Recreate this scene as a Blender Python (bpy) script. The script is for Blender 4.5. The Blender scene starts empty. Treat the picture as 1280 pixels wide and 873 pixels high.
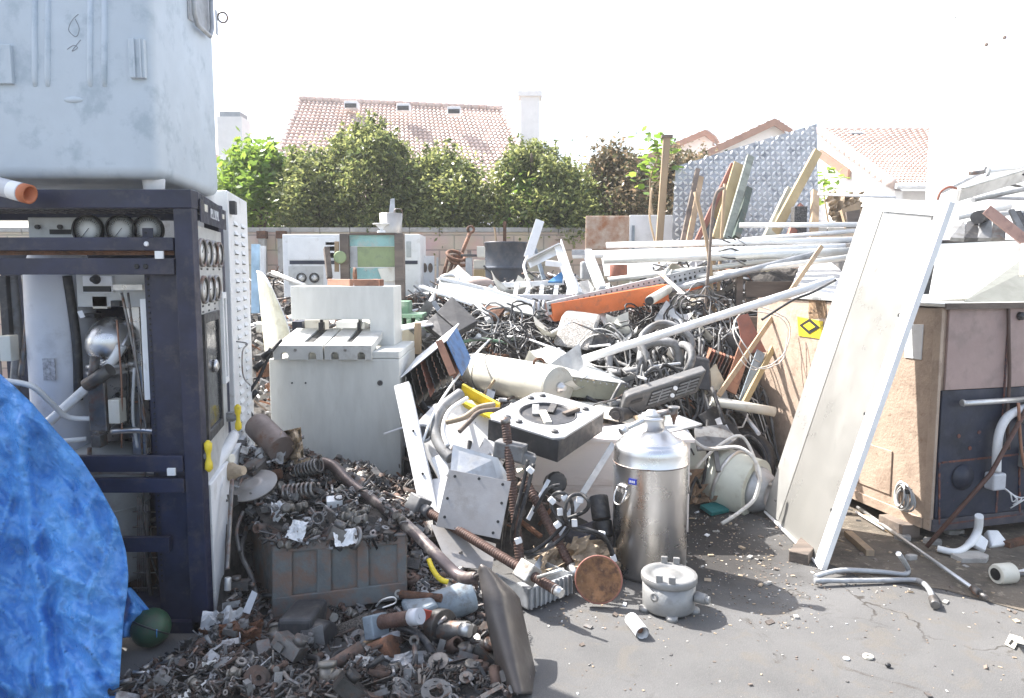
import bpy, math, random
from mathutils import Vector as V, Matrix, noise as mn
rnd = random.Random(7)
R = math.radians
scene = bpy.context.scene
col = scene.collection
# ---------------------------------------------------------------- camera, sky, sun, exposure
CAM_H, PITCH, FPX = 1.55, R(5.5), 900.0
cd = bpy.data.cameras.new('camera'); cam = bpy.data.objects.new('camera', cd); col.objects.link(cam)
cam.location = (0, 0, CAM_H); cam.rotation_euler = (R(90) - PITCH, 0, 0)
cd.sensor_width = 36; cd.lens = FPX / 1280 * 36; cd.shift_y = -10 / 1280
cd.clip_start = .05; cd.clip_end = 3000
scene.camera = cam
SUN_AZ, SUN_EL = R(55), R(50)          # sun behind the heap and to its left
sd = V((-math.sin(SUN_AZ) * math.cos(SUN_EL), math.cos(SUN_AZ) * math.cos(SUN_EL), math.sin(SUN_EL)))
w = bpy.data.worlds.new('World'); scene.world = w; w.use_nodes = True
nt = w.node_tree; bg = nt.nodes['Background']
sky = nt.nodes.new('ShaderNodeTexSky'); sky.sky_type = 'NISHITA'; sky.sun_disc = False
sky.sun_elevation = SUN_EL; sky.sun_rotation = -SUN_AZ; sky.air_density = 1.0; sky.dust_density = 3.0
sky.altitude = 50
hsv = nt.nodes.new('ShaderNodeHueSaturation'); hsv.inputs['Saturation'].default_value = .72
nt.links.new(sky.outputs[0], hsv.inputs['Color']); nt.links.new(hsv.outputs[0], bg.inputs[0]); bg.inputs[1].default_value = .132
sl = bpy.data.lights.new('sun', 'SUN'); so = bpy.data.objects.new('sun', sl); col.objects.link(so)
sl.energy = 4.2; sl.angle = R(.5); sl.color = (1, .965, .92)
so.rotation_euler = sd.to_track_quat('Z', 'Y').to_euler(); so.location = (-8, 12, 20)
scene.view_settings.view_transform = 'Standard'; scene.view_settings.look = 'None'
scene.view_settings.exposure = 1.8; scene.view_settings.gamma = 1
scene.view_settings.use_curve_mapping = False

def P(px, py, Y):                       # a point of the place at distance Y in front of the camera
    xc = (px - 640) / FPX; yc = (426.5 - py) / FPX
    dy = math.cos(PITCH) + yc * math.sin(PITCH); dz = -math.sin(PITCH) + yc * math.cos(PITCH)
    t = Y / dy
    return V((xc * t, Y, CAM_H + dz * t))
def G(px, py, z=0.0):                   # a point of the ground
    xc = (px - 640) / FPX; yc = (426.5 - py) / FPX
    dy = math.cos(PITCH) + yc * math.sin(PITCH); dz = -math.sin(PITCH) + yc * math.cos(PITCH)
    t = (z - CAM_H) / dz
    return V((xc * t, dy * t, z))

# ---------------------------------------------------------------- mesh builder
class MB:
    def __init__(s): s.v = []; s.f = []; s.sm = []; s.mi = []; s.cm = 0
    def add(s, vs, fs, sm=False):
        o = len(s.v); s.v += [V(p) for p in vs]
        for f in fs: s.f.append([i + o for i in f]); s.sm.append(sm); s.mi.append(s.cm)
        return s
    def pbox(s, o, a, b, c):            # box from a corner and three edge vectors
        o, a, b, c = V(o), V(a), V(b), V(c)
        if a.cross(b).dot(c) < 0: a, b = b, a
        vs = [o, o+a, o+a+b, o+b, o+c, o+a+c, o+a+b+c, o+b+c]
        return s.add(vs, [(3,2,1,0), (4,5,6,7), (0,1,5,4), (1,2,6,5), (2,3,7,6), (3,0,4,7)])
    def box(s, c, d, M=None):
        x, y, z = V((d[0],0,0)), V((0,d[1],0)), V((0,0,d[2]))
        if M: x, y, z = M @ x, M @ y, M @ z
        return s.pbox(V(c) - (x + y + z) / 2, x, y, z)
    def bar(s, p, q, w_, h, up=(0,0,1)):
        p, q = V(p), V(q); d = (q - p).normalized(); u = V(up)
        a = d.cross(u)
        if a.length < 1e-4: a = d.cross(V((1,0,0)))
        a.normalize(); b = a.cross(d).normalized()
        return s.pbox(p - a*w_/2 - b*h/2, a*w_, b*h, q - p)
    def angle(s, p, q, w_, t=.004, up=(0,0,1), w2=None):   # L section
        p, q = V(p), V(q); d = (q-p).normalized(); a = d.cross(V(up))
        if a.length < 1e-4: a = d.cross(V((1,0,0)))
        a.normalize(); b = a.cross(d).normalized()
        s.pbox(p, a*w_, b*t, q-p)
        return s.pbox(p + b*t, a*t, b*((w2 or w_) - t), q-p)
    def tube(s, pts, r, n=8, cap=True, closed=False):
        pts = [V(p) for p in pts]; m = len(pts)
        rs = r if isinstance(r, (list, tuple)) else [r]*m
        vs = []; nx = None
        for i, p in enumerate(pts):
            if closed: d = pts[(i+1) % m] - pts[i-1]
            else: d = pts[min(i+1, m-1)] - pts[max(i-1, 0)]
            if d.length < 1e-9: d = V((0,0,1))
            d.normalize()
            if nx is None:
                nx = d.cross(V((0,0,1)))
                if nx.length < 1e-3: nx = d.cross(V((1,0,0)))
            nx = nx - d*nx.dot(d)
            if nx.length < 1e-6: nx = d.orthogonal()
            nx.normalize(); ny = d.cross(nx)
            for k in range(n):
                a = 2*math.pi*k/n
                vs.append(p + (nx*math.cos(a) + ny*math.sin(a))*rs[i])
        fs = []
        for i in range(m if closed else m-1):
            j = (i+1) % m
            for k in range(n):
                k2 = (k+1) % n
                fs.append((i*n+k, i*n+k2, j*n+k2, j*n+k))
        s.add(vs, fs, True)
        if cap and not closed:
            o = len(s.v) - m*n
            s.f.append([o+k for k in range(n)][::-1]); s.f.append([o+(m-1)*n+k for k in range(n)])
            s.sm += [False]*2; s.mi += [s.cm]*2
        return s
    def lathe(s, p, axis, prof, n=24, caps=True, smooth=True):   # prof = [(radius, height), ...]
        p = V(p); d = V(axis).normalized(); a = d.orthogonal().normalized(); b = d.cross(a)
        vs = []; m = len(prof)
        for r, h in prof:
            for k in range(n):
                t = 2*math.pi*k/n; vs.append(p + d*h + (a*math.cos(t) + b*math.sin(t))*r)
        fs = [(i*n+k, i*n+(k+1)%n, (i+1)*n+(k+1)%n, (i+1)*n+k) for i in range(m-1) for k in range(n)]
        s.add(vs, fs, smooth)
        if caps:
            o = len(s.v) - m*n
            s.f.append([o+k for k in range(n)][::-1]); s.f.append([o+(m-1)*n+k for k in range(n)])
            s.sm += [False]*2; s.mi += [s.cm]*2
        return s
    def cyl(s, p, q, r, r2=None, n=16):
        p, q = V(p), V(q); return s.lathe(p, q-p, [(r,0), (r if r2 is None else r2, (q-p).length)], n)
    def ring(s, c, axis, ro, ri, h, n=20):                     # flat ring with a hole
        return s.lathe(c, axis, [(ri,0), (ro,0), (ro,h), (ri,h), (ri,0)], n, caps=False, smooth=False)
    def torus(s, c, axis, ro, r, n=24, k=6):
        d = V(axis).normalized(); a = d.orthogonal().normalized(); b = d.cross(a); c = V(c)
        return s.tube([c + (a*math.cos(2*math.pi*i/n) + b*math.sin(2*math.pi*i/n))*ro for i in range(n)], r, k, closed=True)
    def helix(s, p, q, ro, r, turns, k=5, per=10):
        p, q = V(p), V(q); d = (q-p).normalized(); a = d.orthogonal().normalized(); b = d.cross(a)
        m = int(turns*per)
        return s.tube([p + (q-p)*i/m + (a*math.cos(2*math.pi*i/per) + b*math.sin(2*math.pi*i/per))*ro for i in range(m+1)], r, k)
    def slab(s, pts, t, back=None):     # polygon with thickness; it grows along 'back'
        pts = [V(p) for p in pts]; n = len(pts)
        nv = V((0,0,0))
        for i in range(n): nv += (pts[i]-pts[0]).cross(pts[(i+1) % n]-pts[0])
        nv.normalize()
        bk = V(back) if back is not None else V((0,1,-.15))
        if nv.dot(bk) < 0: nv = -nv; pts = pts[::-1]
        vs = pts + [p + nv*t for p in pts]
        fs = [list(range(n))[::-1], [n+i for i in range(n)]] + [(i, (i+1) % n, n+(i+1) % n, n+i) for i in range(n)]
        return s.add(vs, fs)
    def holed(s, c, a, b, w_, h, r, t, n=32, ell=1.0):         # plate w x h with a round hole, thickness t
        c, a, b = V(c), V(a).normalized(), V(b).normalized(); nv = a.cross(b)
        out = []; inn = []
        for k in range(n):
            an = 2*math.pi*(k+.5)/n; x, y = math.cos(an), math.sin(an)
            m = 1/max(abs(x), abs(y)); out.append((x*m*w_/2, y*m*h/2)); inn.append((x*r, y*r*ell))
        vs = []
        for z in (0, -t):
            vs += [c + a*x + b*y + nv*z for x, y in out] + [c + a*x + b*y + nv*z for x, y in inn]
        fs = []
        for k in range(n):
            j = (k+1) % n
            fs += [(k, j, n+j, n+k), (2*n+j, 2*n+k, 3*n+k, 3*n+j), (j, k, 2*n+k, 2*n+j), (n+k, n+j, 3*n+j, 3*n+k)]
        return s.add(vs, fs)
    def sphere(s, c, r, n=20, m=12, sc=(1,1,1)):
        c = V(c)
        vs = [c + V((0,0,-r*sc[2]))]
        for i in range(1, m):
            t = -math.pi/2 + math.pi*i/m
            for k in range(n):
                a = 2*math.pi*k/n
                vs.append(c + V((r*sc[0]*math.cos(t)*math.cos(a), r*sc[1]*math.cos(t)*math.sin(a), r*sc[2]*math.sin(t))))
        vs.append(c + V((0,0,r*sc[2]))); L = len(vs)-1
        fs = [(0, 1+(k+1) % n, 1+k) for k in range(n)]
        for i in range(m-2):
            for k in range(n): fs.append((1+i*n+k, 1+i*n+(k+1) % n, 1+(i+1)*n+(k+1) % n, 1+(i+1)*n+k))
        fs += [(L, 1+(m-2)*n+k, 1+(m-2)*n+(k+1) % n) for k in range(n)]
        return s.add(vs, fs, True)
    def grid(s, fn, nu, nv, smooth=True):
        vs = [fn(i/nu, j/nv) for j in range(nv+1) for i in range(nu+1)]
        fs = [(j*(nu+1)+i, j*(nu+1)+i+1, (j+1)*(nu+1)+i+1, (j+1)*(nu+1)+i) for j in range(nv) for i in range(nu)]
        return s.add(vs, fs, smooth)
    def xf(s, M):
        s.v = [M @ p for p in s.v]; return s
    def fb(s, x0, y0, x1, y1, Y, d):    # upright box seen face-on: front face spans the given view corners at distance Y
        a = P(x0, y1, Y); b = P(x1, y1, Y); c = P(x0, y0, Y)
        return s.pbox(a, V((b.x-a.x, 0, 0)), V((0, 0, c.z-a.z)), V((0, d, 0)))

FIX = []     # top-level objects whose mesh is written in place: their origin is set at the end
def obj(name, mb, m, parent=None, bevel=0, label=None, solid=0, seg=2):
    me = bpy.data.meshes.new(name); me.from_pydata(mb.v, [], mb.f)
    for i, p in enumerate(me.polygons):
        p.use_smooth = mb.sm[i]; p.material_index = mb.mi[i]
    for x in (m if isinstance(m, (list, tuple)) else [m]): me.materials.append(x)
    me.validate(); o = bpy.data.objects.new(name, me); col.objects.link(o)
    if parent: o.parent = parent
    else: FIX.append(o)
    if solid:
        sm_ = o.modifiers.new('solid', 'SOLIDIFY'); sm_.thickness = solid; sm_.offset = -1
    if bevel:
        b = o.modifiers.new('bevel', 'BEVEL'); b.width = bevel; b.segments = seg; b.limit_method = 'ANGLE'
        b.angle_limit = R(40); b.harden_normals = False
    if label: o['label'] = label
    return o
def tag(o, label=None, cat=None, group=None, kind=None):
    if label: o['label'] = label
    if cat: o['category'] = cat
    if group: o['group'] = group
    if kind: o['kind'] = kind
    return o
def thing(name, label, cat, group=None, loc=None, rot=(0,0,0)):
    o = bpy.data.objects.new(name, None); col.objects.link(o); o.empty_display_size = .1
    tag(o, label, cat, group)
    if loc is None: FIX.append(o)
    else: o.location = loc; o.rotation_euler = rot
    return o
def one(name, mb, m, label, cat, group=None, bevel=0, solid=0):    # a thing that is one mesh
    return tag(obj(name, mb, m, None, bevel, solid=solid), label, cat, group)
def fix_all():
    kids = {}
    for o in bpy.data.objects:
        if o.parent: kids.setdefault(o.parent, []).append(o)
    def tree(o):
        r = [o] if o.type == 'MESH' else []
        for k in kids.get(o, []): r += tree(k)
        return r
    for o in FIX:
        ms = tree(o)
        vs = [v.co for m in ms for v in m.data.vertices]
        if not vs: continue
        lo = [min(v[i] for v in vs) for i in range(3)]; hi = [max(v[i] for v in vs) for i in range(3)]
        c = V(((lo[0]+hi[0])/2, (lo[1]+hi[1])/2, lo[2]))
        T = Matrix.Translation(-c)
        for d in {m.data for m in ms}: d.transform(T)
        o.location = c
def copy_tree(o, parent=None):
    c = o.copy(); col.objects.link(c)
    if parent: c.parent = parent
    for ch in [x for x in o.children]: copy_tree(ch, c)
    return c
def text_mb(s, size, depth=.002, M=None):
    cu = bpy.data.curves.new('lettering', 'FONT'); cu.body = s; cu.size = size; cu.extrude = depth; cu.align_x = 'CENTER'; cu.align_y = 'CENTER'
    t = bpy.data.objects.new('lettering', cu); col.objects.link(t)
    me = bpy.data.meshes.new_from_object(t)
    mb = MB(); mb.add([v.co.copy() for v in me.vertices], [list(p.vertices) for p in me.polygons])
    bpy.data.objects.remove(t); bpy.data.meshes.remove(me)
    if M: mb.xf(M)
    return mb
def basis(x, y, z, o):                  # matrix from axes and origin
    return Matrix(((x[0],y[0],z[0],o[0]), (x[1],y[1],z[1],o[1]), (x[2],y[2],z[2],o[2]), (0,0,0,1)))
def curve(pts, per=6):                  # smooth path through points
    pts = [V(p) for p in pts]; out = []
    for i in range(len(pts)-1):
        p0, p1, p2, p3 = pts[max(i-1,0)], pts[i], pts[i+1], pts[min(i+2, len(pts)-1)]
        for k in range(per):
            t = k/per
            out.append(.5*((2*p1) + (p2-p0)*t + (2*p0-5*p1+4*p2-p3)*t*t + (3*p1-p0-3*p2+p3)*t**3))
    return out + [pts[-1]]

# ---------------------------------------------------------------- materials
MATS = {}
def mat(name, c, rough=.5, metal=0.0, var=.2, c2=None, amt=0.0, scale=6, bump=.15, bscale=45, c3=None, amt3=0.0, rnd_v=0.0, stretch=None, spec=.5, soft=.08, trans=0.0):
    m = bpy.data.materials.new(name); m.use_nodes = True; n = m.node_tree.nodes; L = m.node_tree.links
    b = n['Principled BSDF']; b.inputs['Roughness'].default_value = rough; b.inputs['Metallic'].default_value = metal
    b.inputs['Specular IOR Level'].default_value = spec
    tc = n.new('ShaderNodeTexCoord'); src = tc.outputs['Object']
    oi = n.new('ShaderNodeObjectInfo')
    ad = n.new('ShaderNodeVectorMath'); ad.operation = 'ADD'; L.new(src, ad.inputs[0])
    mu = n.new('ShaderNodeVectorMath'); mu.operation = 'SCALE'; mu.inputs[0].default_value = (13, 7, 3); L.new(oi.outputs['Random'], mu.inputs['Scale'])
    L.new(mu.outputs[0], ad.inputs[1]); src = ad.outputs[0]
    if stretch:
        mp = n.new('ShaderNodeMapping'); mp.inputs['Scale'].default_value = stretch; L.new(src, mp.inputs[0]); src = mp.outputs[0]
    def noise(sc, det=6, rg=.6):
        t = n.new('ShaderNodeTexNoise'); t.inputs['Scale'].default_value = sc; t.inputs['Detail'].default_value = det; t.inputs['Roughness'].default_value = rg
        L.new(src, t.inputs['Vector']); return t.outputs['Fac']
    def mix(fac, a, bb):
        x = n.new('ShaderNodeMix'); x.data_type = 'RGBA'
        if hasattr(fac, 'links'): L.new(fac, x.inputs[0])
        else: x.inputs[0].default_value = fac
        for s_, i in ((a, 6), (bb, 7)):
            if hasattr(s_, 'links'): L.new(s_, x.inputs[i])
            else: x.inputs[i].default_value = (*s_, 1)
        return x.outputs[2]
    def ramp(f, lo, hi):
        r = n.new('ShaderNodeMapRange'); L.new(f, r.inputs[0]); r.inputs[1].default_value = lo; r.inputs[2].default_value = hi
        return r.outputs[0]
    n1 = noise(scale)
    dark = tuple(x*(1-var*1.6) for x in c); lite = tuple(min(1, x*(1+var)) for x in c)
    cc = mix(ramp(n1, .3, .7), dark, lite)
    rgh = None
    if c2:
        n2 = noise(scale*1.7, 8, .68)
        th = .72 - amt*.45
        f2 = ramp(n2, th-soft, th+soft); cc = mix(f2, cc, c2); rgh = f2
    if c3:
        n3 = noise(scale*5, 8, .7); th = .75 - amt3*.45
        cc = mix(ramp(n3, th-.05, th+.05), cc, c3)
    if rnd_v:
        hs = n.new('ShaderNodeHueSaturation'); L.new(cc, hs.inputs['Color'])
        r = n.new('ShaderNodeMapRange'); L.new(oi.outputs['Random'], r.inputs[0]); r.inputs[3].default_value = 1-rnd_v; r.inputs[4].default_value = 1+rnd_v
        L.new(r.outputs[0], hs.inputs['Value']); cc = hs.outputs[0]
    L.new(cc, b.inputs['Base Color'])
    rr = n.new('ShaderNodeMapRange'); L.new(noise(scale*3), rr.inputs[0]); rr.inputs[1].default_value = .3; rr.inputs[2].default_value = .7
    rr.inputs[3].default_value = max(.05, rough-.12); rr.inputs[4].default_value = min(1, rough+.15)
    L.new(rr.outputs[0], b.inputs['Roughness'])
    if metal and rgh is not None:
        q = n.new('ShaderNodeMapRange'); L.new(rgh, q.inputs[0]); q.inputs[3].default_value = metal; q.inputs[4].default_value = metal*.15; L.new(q.outputs[0], b.inputs['Metallic'])
    if bump:
        bp = n.new('ShaderNodeBump'); bp.inputs['Strength'].default_value = bump; bp.inputs['Distance'].default_value = .01
        L.new(noise(bscale, 6, .65), bp.inputs['Height']); L.new(bp.outputs[0], b.inputs['Normal'])
    if trans: b.inputs['Transmission Weight'].default_value = trans
    MATS[name] = m; return m
RUST = (.15, .065, .03); DIRT = (.13, .105, .08); GRIME = (.05, .045, .04)
steel = mat('bare steel', (.27,.26,.25), .42, .8, .3, RUST, .35, 8, .15, 60, rnd_v=.25)
srust = mat('dull brown scrap', (.13,.082,.062), .75, .15, .35, (.06,.05,.045), .4, 12, .3, 70, rnd_v=.4)
ssteel = mat('scrap steel', (.27,.265,.26), .42, .7, .35, (.12,.085,.07), .4, 9, .15, 60, rnd_v=.45)
sgalv = mat('dull zinc scrap', (.36,.36,.36), .45, .5, .25, (.13,.11,.10), .4, 12, .1, 60, rnd_v=.3)
sgrey = mat('grubby grey scrap', (.15,.148,.145), .6, .1, .3, (.10,.075,.06), .3, 10, .2, 60, rnd_v=.4)
spale = mat('dirty pale scrap', (.34,.31,.28), .7, 0, .2, (.2,.16,.13), .4, 9, .15, 60, rnd_v=.3)
dsteel = mat('dark oily steel', (.13,.125,.12), .45, .6, .3, RUST, .25, 10, .3, 60, rnd_v=.4)
rusty = mat('rusted steel', (.17,.08,.045), .8, .1, .3, (.06,.035,.025), .35, 12, .5, 90, c3=(.27,.13,.06), amt3=.25, rnd_v=.3)
brownrod = mat('brown rusted screw steel', (.12,.07,.055), .6, .35, .25, (.06,.04,.035), .3, 14, .3, 90)
alu = mat('weathered aluminium', (.62,.62,.61), .42, .85, .12, (.45,.44,.42), .3, 5, .1, 70, rnd_v=.1)
plate_al = mat('dull aluminium sheet', (.36,.34,.325), .5, .45, .12, (.28,.26,.24), .3, 4, .08, 80)
galv = mat('galvanised steel', (.40,.41,.42), .5, .55, .18, (.38,.39,.4), .4, 14, .08, 60, rnd_v=.1)
white = mat('white paint', (.78,.78,.77), .5, 0, .06, (.5,.47,.42), .12, 5, .06, 50, c3=RUST, amt3=.02)
white2 = mat('chalky white paint', (.74,.74,.74), .7, 0, .08, (.55,.53,.5), .2, 4, .12, 40)
cream = mat('cream paint', (.66,.63,.54), .5, 0, .1, (.45,.38,.28), .16, 4, .1, 40)
ygrey = mat('yellowed fibreglass', (.62,.6,.47), .55, 0, .1, (.5,.46,.33), .3, 5, .1, 40)
blackp = mat('black plastic', (.02,.02,.022), .45, 0, .3, (.06,.055,.05), .3, 12, .1, 60, rnd_v=.3)
cableb = mat('black cable rubber', (.012,.012,.014), .5, 0, .3, (.08,.075,.07), .35, 10, .1, 60, rnd_v=.4)
cableg = mat('grey cable rubber', (.2,.2,.2), .55, 0, .3, (.1,.09,.08), .3, 10, .1, 60, rnd_v=.3)
cablew = mat('off white cable', (.6,.58,.54), .55, 0, .2, (.35,.3,.25), .25, 10, .1, 60)
dgrey = mat('charcoal painted metal', (.045,.045,.048), .5, 0, .25, (.1,.09,.08), .25, 8, .1, 50)
mgrey = mat('mid grey paint', (.2,.2,.2), .55, 0, .2, (.11,.1,.09), .25, 8, .15, 50, rnd_v=.15)
navy = mat('navy rack paint', (.016,.019,.045), .42, 0, .3, (.05,.045,.055), .25, 6, .06, 50, c3=(.10,.08,.08), amt3=.04)
bluecase = mat('pale blue case paint', (.49,.55,.60), .5, 0, .05, (.37,.435,.485), .30, 3.6, .06, 40, c3=(.33,.36,.38), amt3=.10, soft=.06)
greymach = mat('grey green machine paint', (.57,.575,.545), .5, 0, .06, (.52,.52,.485), .2, 3, .05, 50, stretch=(5,5,1.2))
greymach2 = mat('machine table top', (.5,.5,.48), .45, .2, .08, (.33,.31,.28), .25, 6, .06, 50)
panelgrey = mat('instrument panel grey', (.5,.5,.48), .45, .1, .08, (.36,.35,.33), .2, 6, .05, 50)
gaugew = mat('gauge face', (.85,.84,.8), .5, 0, .05, None, 0, 5, 0)
chrome = mat('polished stainless', (.60,.59,.58), .3, 1, .1, (.45,.44,.43), .3, 5, .03, 40)
glassd = mat('dark window', (.03,.03,.035), .15, 0, .2, (.08,.08,.08), .3, 6, .02, 20)
palegrey = mat('pale grey cylinder paint', (.52,.53,.56), .45, 0, .06, (.4,.4,.42), .25, 4, .05, 40)
tankgrey = mat('grey tank paint', (.36,.37,.36), .5, 0, .08, (.25,.25,.24), .25, 4, .05, 40)
peach = mat('peach machine paint', (.45,.345,.265), .6, 0, .08, (.33,.245,.185), .34, 3.5, .5, 38, c3=(.26,.17,.12), amt3=.2)
pinkp = mat('dusty pink machine paint', (.36,.26,.235), .55, 0, .08, (.28,.21,.19), .3, 5, .1, 50, c3=(.5,.38,.3), amt3=.03)
navyp = mat('navy machine paint', (.018,.024,.045), .5, 0, .3, (.035,.04,.06), .3, 5, .1, 50, c3=(.22,.08,.05), amt3=.08)
rustnavy = mat('worn red rust on navy edge', (.2,.075,.05), .7, 0, .3, (.03,.03,.05), .4, 14, .2, 80)
tealp = mat('flaking teal paint', (.28,.5,.48), .7, 0, .15, (.42,.45,.4), .35, 6, .3, 40, c3=(.16,.14,.12), amt3=.15)
greenp = mat('green paint', (.13,.24,.15), .55, 0, .15, (.3,.36,.28), .3, 7, .15, 50, c3=RUST, amt3=.08)
olive = mat('olive green panel', (.26,.32,.16), .6, 0, .1, (.2,.25,.14), .3, 6, .1, 50)
darkolive = mat('dark olive crate paint', (.135,.146,.146), .5, .15, .2, (.17,.115,.088), .45, 6, .25, 60, c3=(.28,.26,.24), amt3=.10)
cratenose = darkolive
greyblue = mat('grey blue motor paint', (.24,.29,.33), .5, 0, .15, (.13,.13,.13), .3, 9, .15, 60)
bluep = mat('blue panel paint', (.07,.17,.36), .5, 0, .2, (.05,.08,.14), .3, 8, .1, 50, c3=(.2,.15,.1), amt3=.1)
yellowp = mat('yellow paint', (.72,.55,.03), .45, 0, .1, (.2,.16,.05), .2, 9, .1, 50)
orangep = mat('orange beam paint', (.66,.16,.04), .5, 0, .1, (.4,.12,.05), .25, 7, .1, 50, c3=(.6,.5,.4), amt3=.05)
redbrown = mat('red brown primer', (.28,.11,.075), .65, 0, .15, (.2,.1,.08), .3, 8, .2, 50)
drumm = mat('dark blue grey drum paint', (.065,.078,.10), .45, .1, .2, (.10,.10,.11), .35, 5, .08, 40, c3=(.25,.18,.12), amt3=.04)
wood = mat('weathered wood', (.40,.29,.18), .8, 0, .2, (.28,.21,.15), .35, 5, .35, 40, stretch=(1,1,.12), rnd_v=.2)
wooddk = mat('grey old wood', (.17,.135,.11), .85, 0, .25, (.09,.075,.065), .35, 6, .4, 40, stretch=(.14,1,1), rnd_v=.2)
woodwh = mat('white washed board', (.76,.67,.61), .75, 0, .05, (.58,.47,.40), .14, 5, .3, 30, stretch=(.15,1,1), c3=(.3,.2,.15), amt3=.03)
yelwood = mat('yellow stained timber', (.42,.32,.17), .7, 0, .15, (.4,.3,.14), .3, 5, .2, 40, stretch=(1,1,.15))
paper = mat('crumpled paper', (.72,.72,.72), .8, 0, .06, (.55,.54,.52), .2, 6, .1, 40)
bagp = mat('brown paper sack', (.42,.33,.23), .85, 0, .2, (.26,.2,.14), .35, 9, .4, 30)
card = mat('grey plastic film', (.5,.5,.5), .35, 0, .2, (.3,.28,.26), .3, 9, .4, 30)
bladem = mat('worn bronze grey blade', (.10,.088,.08), .42, .45, .12, (.06,.05,.045), .3, 4, .1, 40, c3=(.13,.115,.105), amt3=.06)
handlem = mat('worn brown shaft', (.15,.12,.115), .4, .5, .25, (.36,.31,.25), .25, 6, .08, 50)
orangepipe = mat('orange plastic pipe mouth', (.55,.17,.07), .5, 0, .15, None, 0, 8, .05)
gball = mat('dark green rubber', (.025,.075,.04), .5, 0, .2, (.05,.06,.04), .3, 9, .1, 50)
rustpanel = mat('panel half eaten by rust', (.55,.47,.38), .7, 0, .12, (.3,.13,.06), .45, 3.2, .15, 40, c3=(.16,.07,.04), amt3=.12, soft=.16)
mould = mat('white sheet aluminium', (.74,.74,.7), .38, .35, .06, (.6,.59,.53), .25, 3, .05, 40)
diff = mat('milky aluminium tray', (.285,.278,.258), .34, .4, .015, None, 0, 1.5, .03)
concrete = mat('pale concrete', (.4,.38,.35), .9, 0, .15, (.28,.26,.23), .3, 6, .3, 50)
stucco = mat('white stucco', (.8,.77,.73), .9, 0, .04, None, 0, 5, .3, 90)
fascia = mat('brown fascia board', (.34,.19,.13), .7, 0, .1, None, 0, 5, .1)
tile = mat('terracotta tile', (.60,.47,.41), .8, 0, .15, (.50,.36,.30), .35, 1.2, .2, 20, c3=(.66,.56,.50), amt3=.2)
bark = mat('bark', (.11,.085,.06), .9, 0, .25, (.06,.05,.04), .4, 9, .6, 40)
book = mat('teal book cover', (.02,.16,.16), .5, 0, .1, None, 0, 8, .05)
bluelab = mat('blue label', (.03,.05,.42), .5, 0, .05, None, 0, 8, 0)
redlab = mat('red label', (.45,.08,.05), .5, 0, .1, None, 0, 8, 0)
blackmark = mat('black lettering', (.015,.015,.015), .6, 0, 0, None, 0, 8, 0)
whitemark = mat('white lettering', (.75,.75,.75), .6, 0, 0, None, 0, 8, 0)
coppr = mat('brown copper bracket', (.33,.17,.11), .5, .3, .2, (.2,.1,.07), .3, 8, .1, 50)

def brushed(name, c, rough=.28, axis=(60, 60, 1.2)):
    m = mat(name, c, rough, 1.0, .04, None, 0, 1.5, 0)
    n = m.node_tree.nodes; L = m.node_tree.links; b = n['Principled BSDF']
    tc = n.new('ShaderNodeTexCoord'); mp = n.new('ShaderNodeMapping'); mp.inputs['Scale'].default_value = axis
    t = n.new('ShaderNodeTexNoise'); t.inputs['Scale'].default_value = 6; t.inputs['Detail'].default_value = 4
    L.new(tc.outputs['Object'], mp.inputs[0]); L.new(mp.outputs[0], t.inputs['Vector'])
    bp = n.new('ShaderNodeBump'); bp.inputs['Strength'].default_value = .12; bp.inputs['Distance'].default_value = .003
    L.new(t.outputs['Fac'], bp.inputs['Height']); L.new(bp.outputs[0], b.inputs['Normal'])
    return m
stainless = brushed('brushed stainless', (.72,.71,.70), .3, (1.5, 1.5, 70))

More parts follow.
